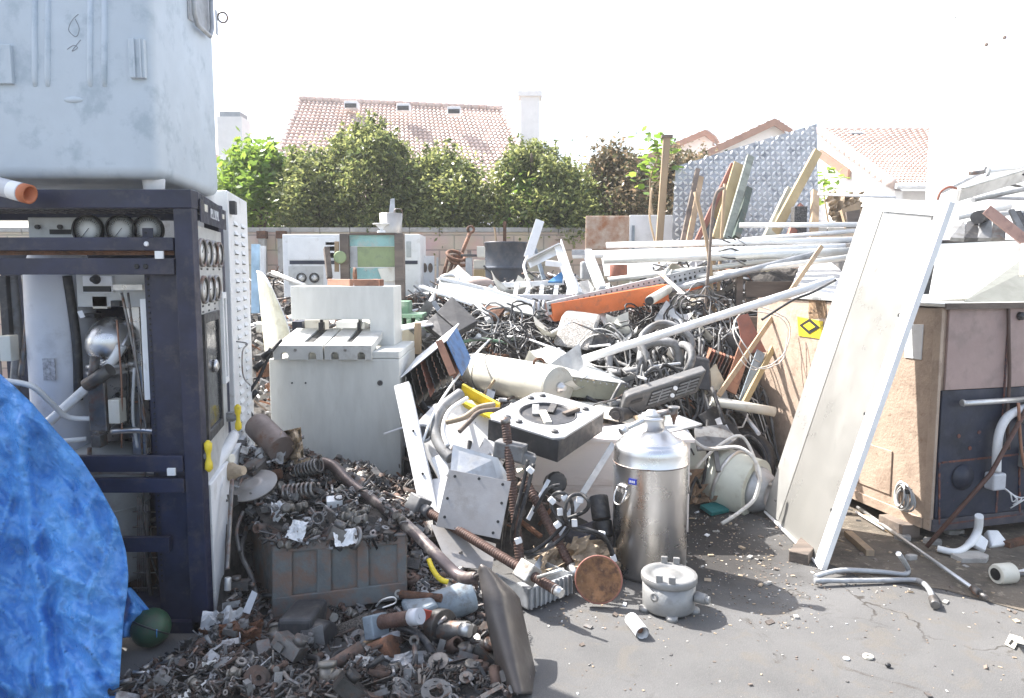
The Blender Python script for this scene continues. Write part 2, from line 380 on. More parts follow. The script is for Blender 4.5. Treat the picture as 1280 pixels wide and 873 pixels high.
def block_mat(name, c1, c2, mortar, bw, bh, msize=.012, bump=.5):
    m = bpy.data.materials.new(name); m.use_nodes = True; n = m.node_tree.nodes; L = m.node_tree.links; b = n['Principled BSDF']
    b.inputs['Roughness'].default_value = .9
    tc = n.new('ShaderNodeTexCoord'); sp = n.new('ShaderNodeSeparateXYZ'); cb = n.new('ShaderNodeCombineXYZ')
    L.new(tc.outputs['Object'], sp.inputs[0]); L.new(sp.outputs['X'], cb.inputs['X']); L.new(sp.outputs['Z'], cb.inputs['Y'])
    br = n.new('ShaderNodeTexBrick'); br.inputs['Scale'].default_value = 1; br.inputs['Brick Width'].default_value = bw; br.inputs['Row Height'].default_value = bh
    br.inputs['Mortar Size'].default_value = msize; br.inputs['Color1'].default_value = (*c1,1); br.inputs['Color2'].default_value = (*c2,1); br.inputs['Mortar'].default_value = (*mortar,1)
    br.inputs['Mortar Smooth'].default_value = .3
    L.new(cb.outputs[0], br.inputs['Vector'])
    t = n.new('ShaderNodeTexNoise'); t.inputs['Scale'].default_value = 3; t.inputs['Detail'].default_value = 8; L.new(tc.outputs['Object'], t.inputs['Vector'])
    mx = n.new('ShaderNodeMix'); mx.data_type = 'RGBA'; mx.blend_type = 'MULTIPLY'; mx.inputs[0].default_value = .45
    L.new(br.outputs['Color'], mx.inputs[6]); L.new(t.outputs['Color'], mx.inputs[7])
    hs = n.new('ShaderNodeHueSaturation'); hs.inputs['Saturation'].default_value = .95; hs.inputs['Value'].default_value = 1.35; L.new(mx.outputs[2], hs.inputs['Color'])
    L.new(hs.outputs[0], b.inputs['Base Color'])
    bp = n.new('ShaderNodeBump'); bp.inputs['Strength'].default_value = bump; bp.inputs['Distance'].default_value = .01
    iv = n.new('ShaderNodeMath'); iv.operation = 'MULTIPLY_ADD'; L.new(br.outputs['Fac'], iv.inputs[0]); iv.inputs[1].default_value = -1
    t2 = n.new('ShaderNodeTexNoise'); t2.inputs['Scale'].default_value = 60; L.new(tc.outputs['Object'], t2.inputs['Vector']); L.new(t2.outputs['Fac'], iv.inputs[2])
    L.new(iv.outputs[0], bp.inputs['Height']); L.new(bp.outputs[0], b.inputs['Normal'])
    return m
wallblock = block_mat('tan concrete block', (.55,.43,.32), (.48,.38,.29), (.34,.28,.22), .41, .205)
whiteblock = block_mat('white painted block', (.8,.8,.79), (.78,.78,.77), (.7,.69,.68), .41, .205, .008, .3)

def asphalt():
    m = bpy.data.materials.new('worn asphalt'); m.use_nodes = True; n = m.node_tree.nodes; L = m.node_tree.links; b = n['Principled BSDF']
    b.inputs['Roughness'].default_value = .92; b.inputs['Specular IOR Level'].default_value = .25
    tc = n.new('ShaderNodeTexCoord')
    def noise(sc, det=8, rg=.6, dist=0):
        t = n.new('ShaderNodeTexNoise'); t.inputs['Scale'].default_value = sc; t.inputs['Detail'].default_value = det; t.inputs['Roughness'].default_value = rg; t.inputs['Distortion'].default_value = dist
        L.new(tc.outputs['Object'], t.inputs['Vector']); return t.outputs['Fac']
    def rng(f, a, b_, c=0, d=1):
        r = n.new('ShaderNodeMapRange'); L.new(f, r.inputs[0]); r.inputs[1].default_value = a; r.inputs[2].default_value = b_; r.inputs[3].default_value = c; r.inputs[4].default_value = d; return r.outputs[0]
    def mix(f, a, bb):
        x = n.new('ShaderNodeMix'); x.data_type = 'RGBA'; L.new(f, x.inputs[0])
        for s_, i in ((a,6), (bb,7)):
            if hasattr(s_, 'links'): L.new(s_, x.inputs[i])
            else: x.inputs[i].default_value = (*s_, 1)
        return x.outputs[2]
    c = mix(rng(noise(1.3), .35, .65), (.084,.083,.082), (.122,.120,.118))
    c = mix(rng(noise(5, 8, .7, .6), .52, .62), c, (.110,.102,.092))
    c = mix(rng(noise(2.2, 8, .75, 1.2), .60, .68), c, (.058,.051,.045))
    c = mix(rng(noise(420, 2, .5), .56, .7), c, (.22,.215,.205))
    c = mix(rng(noise(300, 2, .5), .35, .26), c, (.04,.038,.036))
    vo = n.new('ShaderNodeTexVoronoi'); vo.feature = 'DISTANCE_TO_EDGE'; vo.inputs['Scale'].default_value = .9
    nz = n.new('ShaderNodeTexNoise'); nz.inputs['Scale'].default_value = 3; nz.inputs['Detail'].default_value = 6
    vm = n.new('ShaderNodeVectorMath'); vm.operation = 'ADD'; L.new(tc.outputs['Object'], nz.inputs['Vector']); L.new(tc.outputs['Object'], vm.inputs[0])
    L.new(nz.outputs['Color'], vm.inputs[1]); L.new(vm.outputs[0], vo.inputs['Vector'])
    cr = rng(vo.outputs['Distance'], .004, .012, 1, 0)
    mk = n.new('ShaderNodeMath'); mk.operation = 'MULTIPLY'; L.new(cr, mk.inputs[0]); L.new(rng(noise(1.1), .5, .6), mk.inputs[1])
    c = mix(mk.outputs[0], c, (.05,.045,.04))
    # pool of shade round the dewar foot, painted into the ground colour (object origin of the ground lies at 0, 440)
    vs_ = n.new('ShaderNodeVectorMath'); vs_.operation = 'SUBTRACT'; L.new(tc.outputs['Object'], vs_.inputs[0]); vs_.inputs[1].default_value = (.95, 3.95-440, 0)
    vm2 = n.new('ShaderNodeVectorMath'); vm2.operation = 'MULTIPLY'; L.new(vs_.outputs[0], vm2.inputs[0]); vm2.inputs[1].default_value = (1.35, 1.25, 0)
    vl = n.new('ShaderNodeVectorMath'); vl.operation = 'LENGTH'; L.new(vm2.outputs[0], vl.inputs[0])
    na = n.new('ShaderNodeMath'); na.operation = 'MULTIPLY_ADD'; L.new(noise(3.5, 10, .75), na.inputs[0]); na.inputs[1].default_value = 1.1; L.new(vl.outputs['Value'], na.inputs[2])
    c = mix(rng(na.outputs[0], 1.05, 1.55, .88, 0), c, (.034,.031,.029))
    L.new(c, b.inputs['Base Color'])
    bp = n.new('ShaderNodeBump'); bp.inputs['Strength'].default_value = .45; bp.inputs['Distance'].default_value = .006
    a = n.new('ShaderNodeMath'); a.operation = 'ADD'; L.new(noise(180, 4), a.inputs[0]); L.new(noise(12), a.inputs[1]); L.new(a.outputs[0], bp.inputs['Height'])
    L.new(bp.outputs[0], b.inputs['Normal'])
    return m
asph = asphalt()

def leaf(name, c1, c2, tr):
    m = bpy.data.materials.new(name); m.use_nodes = True; n = m.node_tree.nodes; L = m.node_tree.links; b = n['Principled BSDF']; b.inputs['Roughness'].default_value = .34
    g = n.new('ShaderNodeNewGeometry'); mx = n.new('ShaderNodeMix'); mx.data_type = 'RGBA'; L.new(g.outputs['Random Per Island'], mx.inputs[0])
    mx.inputs[6].default_value = (*c1,1); mx.inputs[7].default_value = (*c2,1); L.new(mx.outputs[2], b.inputs['Base Color'])
    t = n.new('ShaderNodeBsdfTranslucent'); hs = n.new('ShaderNodeHueSaturation'); hs.inputs['Value'].default_value = 1.5; hs.inputs['Hue'].default_value = .48; L.new(mx.outputs[2], hs.inputs['Color']); L.new(hs.outputs[0], t.inputs[0])
    ms = n.new('ShaderNodeMixShader'); ms.inputs[0].default_value = tr; L.new(b.outputs[0], ms.inputs[1]); L.new(t.outputs[0], ms.inputs[2])
    L.new(ms.outputs[0], n['Material Output'].inputs[0]); return m
leafd = leaf('dark hedge leaf', (.04,.075,.022), (.28,.31,.11), .5)
leafr = leaf('bronze tipped leaf', (.035,.055,.02), (.28,.21,.12), .4)
leafy = leaf('bright young leaf', (.10,.20,.03), (.20,.30,.05), .5)

# ================================================================= SETTING
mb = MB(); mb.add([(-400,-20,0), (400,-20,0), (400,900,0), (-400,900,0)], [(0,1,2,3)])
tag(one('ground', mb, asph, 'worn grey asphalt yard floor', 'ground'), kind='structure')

# ---- heap height field (scrap piled on the asphalt)
CTRL = []
for px, py, Y in [(190,845,2.72),(260,832,2.75),(330,838,2.74),(420,842,2.73),(520,845,2.72),(600,848,2.72),(655,848,2.72),
    (160,842,2.60),(210,842,2.60),(210,800,2.95),(280,790,2.9),(270,765,3.0),(300,720,3.1),(285,680,3.2),(280,616,3.35),(272,595,3.5),(300,562,3.75),
    (350,562,4.0),(440,585,4.2),(490,606,4.48),(440,596,4.45),(400,600,3.8),(400,630,3.45),(450,642,3.45),(490,640,3.6),(520,700,3.4),(540,735,3.25),
    (560,805,2.95),(470,822,2.85),(400,820,2.88),(600,745,3.3),(640,800,3.0),(600,690,3.75),(690,690,3.8),
    (880,565,5.0),(925,520,5.4),(955,480,5.8),(520,530,4.9),(540,480,5.2),(600,510,4.7),(650,540,4.4),
    (620,580,4.2),(700,490,5.0),(760,510,4.8),(810,490,5.1),(850,490,5.2),(760,440,5.8),(650,425,5.8),(560,405,6.2),
    (700,405,6.2),(850,425,5.9),(900,445,5.6),(900,385,6.6),(800,385,6.6),(700,385,7.0),(600,375,7.2),(540,375,7.2),
    (700,352,8.0),(850,345,7.6),(950,335,7.5),(600,360,8.2),(520,400,6.6),(510,420,5.9),(340,410,6.5),(330,500,5.0),(420,480,5.4),
    (345,786,3.06),(420,780,3.06),(500,772,3.06),(380,782,3.2),(460,775,3.2),(330,775,3.1),(318,770,3.2),(300,765,3.2),(308,760,3.35),(360,800,2.96),(440,798,2.96),(500,792,2.96),(360,345,8.5),(450,345,8.5),(1000,330,7.8),(1060,330,7.6)]:
    CTRL.append(P(px, py, Y))
for px, py in [(660,840),(690,800),(720,775),(760,760),(800,740),(860,700),(870,660),(960,620),(900,650),(1000,600),(780,690),(680,760),(1030,590),(740,770),(748,760),(735,752),(762,752),(700,790),(750,745),(725,765),(690,770),(770,740),(740,730)]:
    CTRL.append(G(px, py))
for x, y, z in [(-1.42,2.5,.06),(-1.4,2.7,.07),(-1.3,2.85,.07),(-1.25,2.52,.08),(-1.0,2.48,.08),(-.75,2.46,.05),(-.5,2.46,.04),(-.25,2.46,.035),(-.08,2.48,.03),(-1.2,2.75,.12),(-.9,2.72,.10),(-.6,2.7,.07),(-.3,2.7,.045),(-.08,2.75,.04),(-.7,2.9,.06),(-.4,2.9,.06)]: CTRL.append(V((x,y,z)))
for x, y in [(2.2,4),(3,4),(4,4),(2.6,5),(3.4,5),(4.4,5.5),(3.2,6),(4.2,6.5),(5.4,6),(5,4),(5.4,5),(2.4,3.2),(3.6,3.2),(1.0,2.6),(2,2.6),(3,2.6),(-1.2,2.1),(0,2.2),(.14,2.5),(.13,2.7),(.12,2.9),(-.6,2.1),(-2.3,2.6),(-1.75,3.2),(2.1,5.0),(2.3,5.6),(1.5,3.5),(1.3,3.0),(-2.8,5),(-2.8,4),(2.6,6.5)]:
    CTRL.append(V((x, y, 0)))
for x, y, z in [(-2.5,9.3,1.0),(-1,9.4,1.0),(0,9.4,1.1),(1.5,9.3,1.2),(3,9,1.3),(-3.5,9,.6),(-3.5,7,.6),(4.5,8.5,1.2),(3.6,7.2,1.2)]:
    CTRL.append(V((x, y, z)))
def H(x, y):
    a = b = 0
    for c in CTRL:
        d = (c.x-x)**2 + (c.y-y)**2 + .004
        w_ = 1/d**1.7; a += w_*c.z; b += w_
    return a/b
def heap(u, v):
    x, y = -3.4 + 8.0*u, 2.3 + 7.4*v
    h = H(x, y) - .045
    n = mn.noise(V((x*6, y*6, 1)))*.05 + mn.noise(V((x*17, y*17, 3)))*.03
    return V((x, y, h + n*min(1, max(0, h)*6) - (.02 if h < .03 else 0)))
heapm = mat('packed scrap and dirt', (.075,.068,.06), .85, .1, .4, (.035,.03,.028), .4, 9, 1.0, 40, c3=(.2,.15,.1), amt3=.18)
o = one('scrap_heap', MB().grid(heap, 200, 190), heapm, 'packed dirt and fine scrap underneath the junk pile', 'scrap heap'); tag(o, kind='stuff')

# ---- block wall at the back
mb = MB(); a = P(300,400,10); b = P(900,400,10)
mb.pbox((a.x-5,10,0), (b.x-a.x+9,0,0), (0,.2,0), (0,0,2.09))
r0 = thing('block_wall', 'tan concrete block boundary wall running along the back of the yard', 'wall')
obj('wall_face', mb, wallblock, r0)
mb = MB()
x = a.x-5
while x < b.x+4:
    mb.pbox((x,9.985,2.092), (.40,0,0), (0,.23,0), (0,0,.062)); x += .41
obj('cap_course', mb, concrete, r0, .004)
for px in (328, 352):
    q = P(px, 300, 9.9)
    r1 = thing('fence_post', 'brown topped post stub against the tan block wall, %s the white instrument console' % ('nearest' if px == 352 else 'farther left of'), 'post')
    obj('post', MB().box((q.x, 9.9, 1.0), (.09,.09,2.0)), concrete, r1, .005)
    obj('post_cap', MB().box((q.x, 9.9, 2.05), (.12,.12,.1)), rusty, r1, .005)

# ---- white block building at the right
e = P(1154, 300, 9.0); dv = V((.378, -.711, 0)).normalized(); nv = V((-dv.y, dv.x, 0))
if nv.x < 0: nv = -nv
r0 = thing('block_building', 'white painted concrete block building rising out of the frame at the right', 'building', loc=(e.x, e.y, 0), rot=(0,0,math.atan2(dv.y, dv.x)))
mb = MB(); mb.pbox((0,0,0), (8,0,0), (0,6,0), (0,0,6.2)); obj('wall', mb, whiteblock, r0)
mb = MB()
for px, py in [(1233,56),(1256,47),(1172,15),(1194,22),(1276,65)]:
    # holes and stains on the wall face
    best = min((abs((P(px,py,9-.01*k)-e).dot(nv)), k) for k in range(0, 300))
    q = P(px, py, 9-.01*best[1]); l = (q-e); s_ = .022 if py in (56,47) else .008
    mb.lathe((l.dot(dv), -.006, q.z), (0,1,0), [(s_*.6,0),(s_,.004)], 9)
obj('wall_hole', mb, mat('hole grime', (.16,.12,.1), .9), r0)
mb = MB(); mb.pbox((-.08,-.08,6.2), (8.16,0,0), (0,6.16,0), (0,0,.1)); obj('parapet_cap', mb, white2, r0)

# ---- houses
def tiled(mb, A, B, C, D, nx, nr):      # tiled slope: ridge A-B, eave D-C; barrels run down the slope, courses overlap
    A, B, C, D = map(V, (A, B, C, D)); nrm = (B-A).cross(D-A).normalized()
    if nrm.z < 0: nrm = -nrm
    W = nx*8
    def fn(u, v):
        p = (A*(1-u)+B*u)*(1-v) + (D*(1-u)+C*u)*v
        k = v*nr; fr = k - math.floor(k)
        return p + nrm*(.055*abs(math.sin(u*nx*math.pi)) + .05*fr)
    vs = []; rows = []
    for r_ in range(nr):
        for e_ in (0.001, .999): rows.append((r_+e_)/nr)
    fs = []
    for v in rows: vs += [fn(i/W, v) for i in range(W+1)]
    for j in range(len(rows)-1):
        for i in range(W): fs.append((j*(W+1)+i, j*(W+1)+i+1, (j+1)*(W+1)+i+1, (j+1)*(W+1)+i))
    mb.add(vs, fs, False)
def barrels(mb, p, q, n, r=.11):        # row of cap tiles
    p, q = V(p), V(q)
    for i in range(n):
        a_ = p.lerp(q, i/n); b_ = p.lerp(q, (i+1.08)/n)
        mb.cyl(a_, b_, r*1.1, r*.85, 10)

# big house beyond the hedge
A = P(374,127,24); B = P(662,142,24); D = P(318,262,19); C = P(690,262,19)
B.z = A.z; B = P(627,139,25.4); B.z = A.z; C = P(690,262,20.4); D.z = C.z = (D.z+C.z)/2
r0 = thing('tiled_house', 'big house with a long terracotta tile roof and three dark roof vents behind the hedge', 'house')
mb = MB(); tiled(mb, A, B, C, D, 50, 30); rf = obj('roof', mb, tile, r0)
mb = MB(); barrels(mb, A+V((0,0,.08)), B+V((0,0,.08)), 26); barrels(mb, A, D, 20); barrels(mb, B, C, 20); obj('ridge_tiles', mb, tile, rf)
mb = MB(); mb.add([A+V((0,.3,-.1)), B+V((0,.3,-.1)), V((C.x,29,C.z)), V((D.x,29,D.z))], [(0,1,2,3)]); obj('rear_slope', mb, tile, r0)
mb = MB(); mb.pbox((D.x+.6,19.6,0), (C.x-D.x-1.2,0,0), (0,9,0), (0,0,D.z-.05)); obj('wall', mb, stucco, r0)
for px, py in [(440,132),(505,135),(568,139)]:
    q = P(px, py, 23.55); 
    vt = obj('roof_vent', MB().box(q+V((0,0,-.02)), (.42,.4,.24)), white2, r0, .02)
    obj('vent_louver', MB().box(q+V((0,-.21,-.05)), (.36,.02,.13)), blackp, vt)
ch = MB(); q = P(662,170,24.6); ch.box((q.x,24.6,5.2), (.62,.6,4.2)); 
co = obj('chimney', ch, stucco, r0); obj('chimney_cap', MB().box((q.x,24.6,7.36), (.8,.75,.16)).box((q.x,24.6,7.5),(.45,.45,.14)), stucco, co)
# house at the left edge behind the young shrub
r0 = thing('stucco_house', 'cream stucco house with a capped chimney, half hidden behind the pale blue case', 'house')
q = P(262,200,19); obj('wall', MB().box((q.x-2.0,20.5,2.3), (5.6,3,4.6)), stucco, r0)
q = P(291,170,18.6); co = obj('chimney', MB().box((q.x,18.7,3.1), (.62,.6,4.6)), stucco, r0)
obj('chimney_cap', MB().box((q.x,18.7,5.46), (.52,.5,.14)), galv, co)
q2 = P(281,214,18.2); obj('satellite_dish', MB().lathe(q2, (.5,-.8,.4), [(.02,0),(.16,.02),(.25,.07)], 18, caps=False).cyl(q2, q2+V((.0,.3,-.3)), .02), white2, r0)
A_ = V((q.x-6,22,5.6)); obj('roof', MB().slab([A_, A_+V((5.2,0,0)), V((q.x-.5,18.9,4.55)), V((q.x-6,18.9,4.55))], .15, (0,.3,-1)), tile, r0)

def gable_house(label, apex, le, re, Yf, depth, fas=.22):      # gable end facing the yard; corners given in view at distance Yf
    r0 = thing('gable_house', label, 'house')
    p, l, r = P(*apex, Yf), P(*le, Yf), P(*re, Yf); dd = V((.4*depth, depth, 0))
    mb = MB(); mb.slab([p+V((0,.25,-.12)), V((l.x,Yf+.25,l.z-.1)), V((l.x,Yf+.25,0)), V((r.x,Yf+.25,0)), V((r.x,Yf+.25,r.z-.1))], .3, (0,1,0)); obj('gable_wall', mb, stucco, r0)
    mb = MB(); tiled(mb, p, p+dd, l+dd, l, 14, 10); obj('roof_slope', mb, tile, r0)
    mb = MB(); tiled(mb, p+dd, p, r, r+dd, 14, 10); obj('roof_slope', mb, tile, r0)
    for q in (l, r):
        u = (p-q).normalized(); o_ = (q-p)*.0
        mb = MB(); mb.slab([q+V((0,-.05,.02)), p+V((0,-.05,.02)), p+V((0,-.05,-fas)), q+V((0,-.05,-fas))], .06, (0,1,0)); obj('fascia_board', mb, fascia, r0)
    return r0
gable_house('white gabled house with brown fascia rising right behind the bronze tree', (968,149), (868,196), (1016,180), 24, 8)
gable_house('smaller white gabled house with brown fascia, left of the taller gable', (881,163), (790,202), (893,172), 29, 7)
r0 = thing('hip_roof_house', 'white stucco house at the right with a terracotta roof edged by rounded barrel tiles', 'house')
A = P(1024,163,23); B = P(1330,186,23); C = P(1290,244,18.6); D = P(1117,231,18.6)
B.z = A.z; C.z = D.z
mb = MB(); tiled(mb, A, B, C, D, 38, 24); rf = obj('roof', mb, tile, r0)
mb = MB(); barrels(mb, A, D, 15, .13); barrels(mb, A, B, 24, .1); obj('edge_tiles', mb, tile, rf)
mb = MB(); mb.slab([A+V((.1,.1,-.15)), D+V((.1,.1,-.15)), V((D.x+.1,D.y+.1,0)), V((A.x+.1,A.y,0))], .2, (1,0,0)); mb.pbox((D.x+.3,D.y+.5,0),(6,0,0),(0,5,0),(0,0,D.z-.1)); obj('wall', mb, stucco, r0)
mb = MB(); l = P(1025,187,22); p = P(1060,212,21); mb.slab([l,p,p+V((0,0,-.28)),l+V((0,0,-.28))], .1, (0,1,0)); obj('fascia_board', mb, fascia, r0)
for px, py in [(1068,170),(1113,174)]:
    q = P(px, py, 22.6); vt = obj('roof_vent', MB().box(q, (.42,.4,.2)), white2, r0, .02); obj('vent_louver', MB().box(q+V((0,-.21,-.03)), (.36,.02,.12)), blackp, vt)
mb = MB(); q = D; mb.cyl(D+V((0,-.1,-.05)), C+V((0,-.1,-.05)), .07); obj('gutter', mb, white2, r0)

# ---- hedge trees
def tree(name, label, px, py0, py1, hw, Y, m, seed, n=120, per=200, dy=.8, ls=.036, grp=None, top=1.0):
    rn = random.Random(seed); r0 = thing(name, label, 'tree', grp)
    t = P(px, py0, Y); b = P(px, py1, Y); hw_ = hw/FPX*Y; zc = (t.z+b.z)/2; hz = (t.z-b.z)/2
    mb = MB(); base = V((t.x, Y, 0))
    mb.tube(curve([base, (t.x+.06, Y, b.z*.5), (t.x-.04, Y+.05, zc)], 4), [.09]*4+[.07]*3+[.05]*2, 8)
    for i in range(7):
        a = rn.uniform(0, 6.28); z0 = rn.uniform(b.z*.6, zc)
        mb.tube(curve([(t.x, Y, z0), (t.x+math.cos(a)*hw_*.4, Y+math.sin(a)*dy*.4, z0+hz*.4), (t.x+math.cos(a)*hw_*.75, Y+math.sin(a)*dy*.7, min(t.z-.1, z0+hz*1.0))], 4), [.035]*4+[.025]*4+[.012], 6)
    obj('trunk', mb, bark, r0)
    vs = []; fs = []
    cl = []
    for i in range(n):
        a = rn.uniform(0, 6.28); ph = math.asin(rn.uniform(-1, 1)); rr = rn.uniform(.55, 1.0)**.6
        taper = 1 - .28*max(0, math.sin(ph))*rn.uniform(.4, 1)
        cl.append((V((t.x+math.cos(a)*math.cos(ph)*hw_*rr*taper, Y+math.sin(a)*math.cos(ph)*dy*rr*taper, zc+math.sin(ph)*hz*rr*.95)), rn.choice((.12,.16,.2,.26,.3))))
    for i in range(int(n*.5)):      # upright sprigs that break the outline
        a = rn.uniform(0, 6.28); q = rn.uniform(.1,.85)
        x_, y_ = math.cos(a)*hw_*q, math.sin(a)*dy*q
        z_ = zc + hz*math.sqrt(max(0, 1-q*q*.85))*rn.uniform(.85, 1.1)
        hs_ = rn.choice((2,3,3,5))
        for k in range(hs_): cl.append((V((t.x+x_+rn.uniform(-.03,.03), Y+y_, z_-.12+.095*k*top)), max(.035,.11-.022*k)))
    for c, r in cl:
        cnt = int(per*(r/.2)**1.5)
        for k in range(cnt):
            d = V((rn.gauss(0,1), rn.gauss(0,1), rn.gauss(0,1))); d *= r*.55
            p = c + d; s = ls*rn.uniform(.6,1.35)
            u = V((rn.gauss(0,1), rn.gauss(0,1), rn.gauss(0,.8))).normalized(); v = u.cross(V((rn.gauss(0,1), rn.gauss(0,1), rn.gauss(0,1)))).normalized()
            o_ = len(vs); vs += [p-u*s, p+v*s*.42, p+u*s, p-v*s*.42]; fs.append((o_,o_+1,o_+2,o_+3))
    mb = MB(); mb.add(vs, fs); obj('crown', mb, m, r0)
    return r0
tree('hedge_tree', 'bright yellow green shrub nearest the pale blue case', 322, 194, 292, 52, 11.0, leafy, 1, 60, 70, .6, .065)
tree('hedge_tree', 'pale sparse tipped hedge tree between the bright shrub and the tallest hedge tree', 394, 203, 300, 40, 10.9, leafd, 2, 74)
tree('hedge_tree', 'tallest dense dark hedge tree under the middle roof vent, behind the pail', 462, 168, 302, 52, 10.8, leafd, 3, 100)
tree('hedge_tree', 'broad dark hedge tree between the tallest tree and the oil drum', 556, 206, 305, 51, 10.8, leafd, 4, 92)
tree('hedge_tree', 'hedge tree with yellow green patches right behind the oil drum', 666, 190, 315, 55, 10.8, leafd, 5, 92)
tree('hedge_tree', 'bronze tipped rounded hedge tree right of the chimney, above the rusty panel', 768, 200, 312, 44, 11.0, leafr, 6, 86)
tree('hedge_tree', 'bronze topped tree partly behind the tall timber post', 852, 200, 300, 46, 12.0, leafr, 7, 66)
tree('hedge_tree', 'dark filler shrub low between the oil drum and the bronze tipped tree', 712, 232, 318, 34, 10.8, leafd, 8, 70)
# yellow-green clump within the drum tree is a shrub of its own in front of it
tree('young_shrub', 'yellow green shrub peeping over the wall just right of the oil drum', 655, 225, 300, 26, 10.45, leafy, 9, 22, 60, .35, .045)
# sapling with big leaves
def sapling(label, px, pts, Y, seed):
    rn = random.Random(seed); r0 = thing('sapling', label, 'sapling')
    path = curve([P(x, y, Y) for x, y in pts], 5); obj('stem', MB().tube(path, [.016-.010*i/len(path) for i in range(len(path))], 6), wood, r0)
    vs = []; fs = []
    for i, p in enumerate(path):
        if i < len(path)*.45: continue
        for k in range(9):
            d = V((rn.gauss(0,.13), rn.gauss(0,.13), rn.gauss(0,.06))); q = p+d; s = rn.uniform(.05,.085)
            u = V((rn.gauss(0,1), rn.gauss(0,1), rn.gauss(0,.3))).normalized(); v = u.cross(V((rn.gauss(0,.3), rn.gauss(0,.3), 1))).normalized()
            o_ = len(vs); vs += [q-u*s, q-u*s*.3+v*s*.5, q+u*s*.5+v*s*.4, q+u*s, q+u*s*.5-v*s*.4, q-u*s*.3-v*s*.5]; fs.append(tuple(range(o_, o_+6)))
    obj('foliage', MB().add(vs, fs), leafy, r0)
sapling('spindly sapling with big bright leaves just left of the tall timber post', 820, [(825,300),(815,265),(813,225),(822,195),(818,172)], 8.6, 3)
sapling('bright leafy young branch showing right of the leaning yellow timber', 1030, [(1040,300),(1034,270),(1030,240),(1032,215)], 10.5, 4)

# ================================================================= LEFT: RACK, CASE, TARP
X0, Z0 = V((1,0,0)), V((0,0,1))
c0 = G(249, 792); YR = c0.y
rk = thing('equipment_rack', 'tall open navy steel rack with gauges and gas plumbing, under the pale blue case', 'equipment rack')
xr = P(238,238,YR).x; zt = P(238,237,YR).z; xl = xr - 1.25; D = .74
sv = V((-.165, D, 0)); sn = sv.normalized(); inn = V((-1,0,0))
def zz(py): return P(200, py, YR).z
mb = MB()                                    # posts
for bx, by in ((xr-.075, YR), (xl, YR)):
    mb.pbox((bx, by, 0), (.075,0,0), (0,.06,0), (0,0,zt-.075))
    obj('post', mb, navy, rk, .004); mb = MB()
    p = V((bx,by,0)) + sv - V((0,.06,0)); mb.pbox(p, (.075,0,0), (0,.06,0), (0,0,zt-.075)); obj('post', mb, navy, rk, .004); mb = MB()
mb = MB(); mb.pbox((xl, YR-.004, zt-.075), (xr-xl+.003,0,0), (0,.064,0), (0,0,.075)); obj('top_rail', mb, navy, rk, .004); mb = MB(); mb.pbox(V((xl,YR-.06,zt-.075))+sv, (xr-xl,0,0), (0,.06,0), (0,0,.075)); obj('top_rail', mb, navy, rk, .004)
mb = MB(); mb.pbox((xr-.07, YR+.062, zt-.062), (.072,0,0), sv-V((0,.12,0)), (0,0,.062)); obj('side_rail', mb, navy, rk, .004); mb = MB(); mb.pbox((xl, YR+.062, zt-.062), (.072,0,0), sv-V((0,.12,0)), (0,0,.062))
sr = obj('side_rail', mb, navy, rk, .004)
# inner perforated mounting post
mb = MB(); xi = P(186,400,YR+.1).x; mb.pbox((xi, YR+.08, .05), (.045,0,0), (0,.004,0), (0,0,zt-.2)); mb.pbox((xi, YR+.084, .05), (.004,0,0), (0,.05,0), (0,0,zt-.2))
mp_ = obj('mounting_post', mb, navy, rk)
mb = MB()
for i in range(64): mb.cyl((xi+.015, YR+.0795, .2+i*.024), (xi+.015, YR+.076, .2+i*.024), .0045, n=6)
obj('post_hole', mb, blackmark, mp_)
mb = MB(); mb.pbox((xi+.05, YR+.03, .05), (xr-.08-xi-.05,0,0), (0,.004,0), (0,0,zt-.35)); obj('corner_web', mb, navy, rk)
for y0, y1 in ((297,313.5),(323,343.5),(570,590),(598,616),(672,690)):
    x1 = xr-.078 if y0 < 600 else P(212,680,YR).x
    mb = MB(); mb.pbox((xl, YR-.006, zz(y1)), (x1-xl,0,0), (0,.028,0), (0,0,zz(y0)-zz(y1)))
    rl = obj('cross_rail', mb, navy, rk, .003)
    if y0 in (297, 323):
        mb = MB()
        for px in ((172,183) if y0 == 323 else (184,)):
            q = P(px, (y0+y1)/2, YR); mb.lathe(q+V((0,-.007,0)), (0,-1,0), [(.011,0),(.008,.004)], 12)
        obj('rail_bolt', mb, whitemark if y0 == 297 else blackmark, rl)
mb = MB(); mb.pbox((xl, YR+.024, zz(319)), (xr-.09-xl,0,0), (0,.006,0), (0,0,zz(312)-zz(319))); obj('slide_strip', mb, rusty, rk)
mb = MB()
for px, py in ((201,319),(216,589)): obj('white_tag', MB().box(P(px,py,YR)+V((0,-.012,0)), (.034,.012,.032)), white, rk, .002)
# perforated shelf under the top
mb = MB(); zs = zz(268)+.03
n_x, n_y = 26, 6
def sh(i, j): 
    return V((xl+.02 + (xr-.1-xl)*i/n_x, YR+.065 + .25*j/n_y, zs + .012 - .012*j/n_y))
for i in range(n_x):
    for j in range(n_y):
        a_, b_, c_, d_ = sh(i,j), sh(i+1,j), sh(i+1,j+1), sh(i,j+1); m_ = (a_+b_+c_+d_)/4; k = .78
        q = [m_+(p-m_)*k for p in (a_,b_,c_,d_)]; mid = [(q[t]+q[(t+1)%4])/2 + ((q[t]+q[(t+1)%4])/2-m_)*.05 for t in range(4)]
        vs = [a_,b_,c_,d_]+q; mb.add(vs, [(t,(t+1)%4,4+(t+1)%4,4+t) for t in range(4)])
obj('perforated_shelf', mb, dgrey, rk, solid=.003)
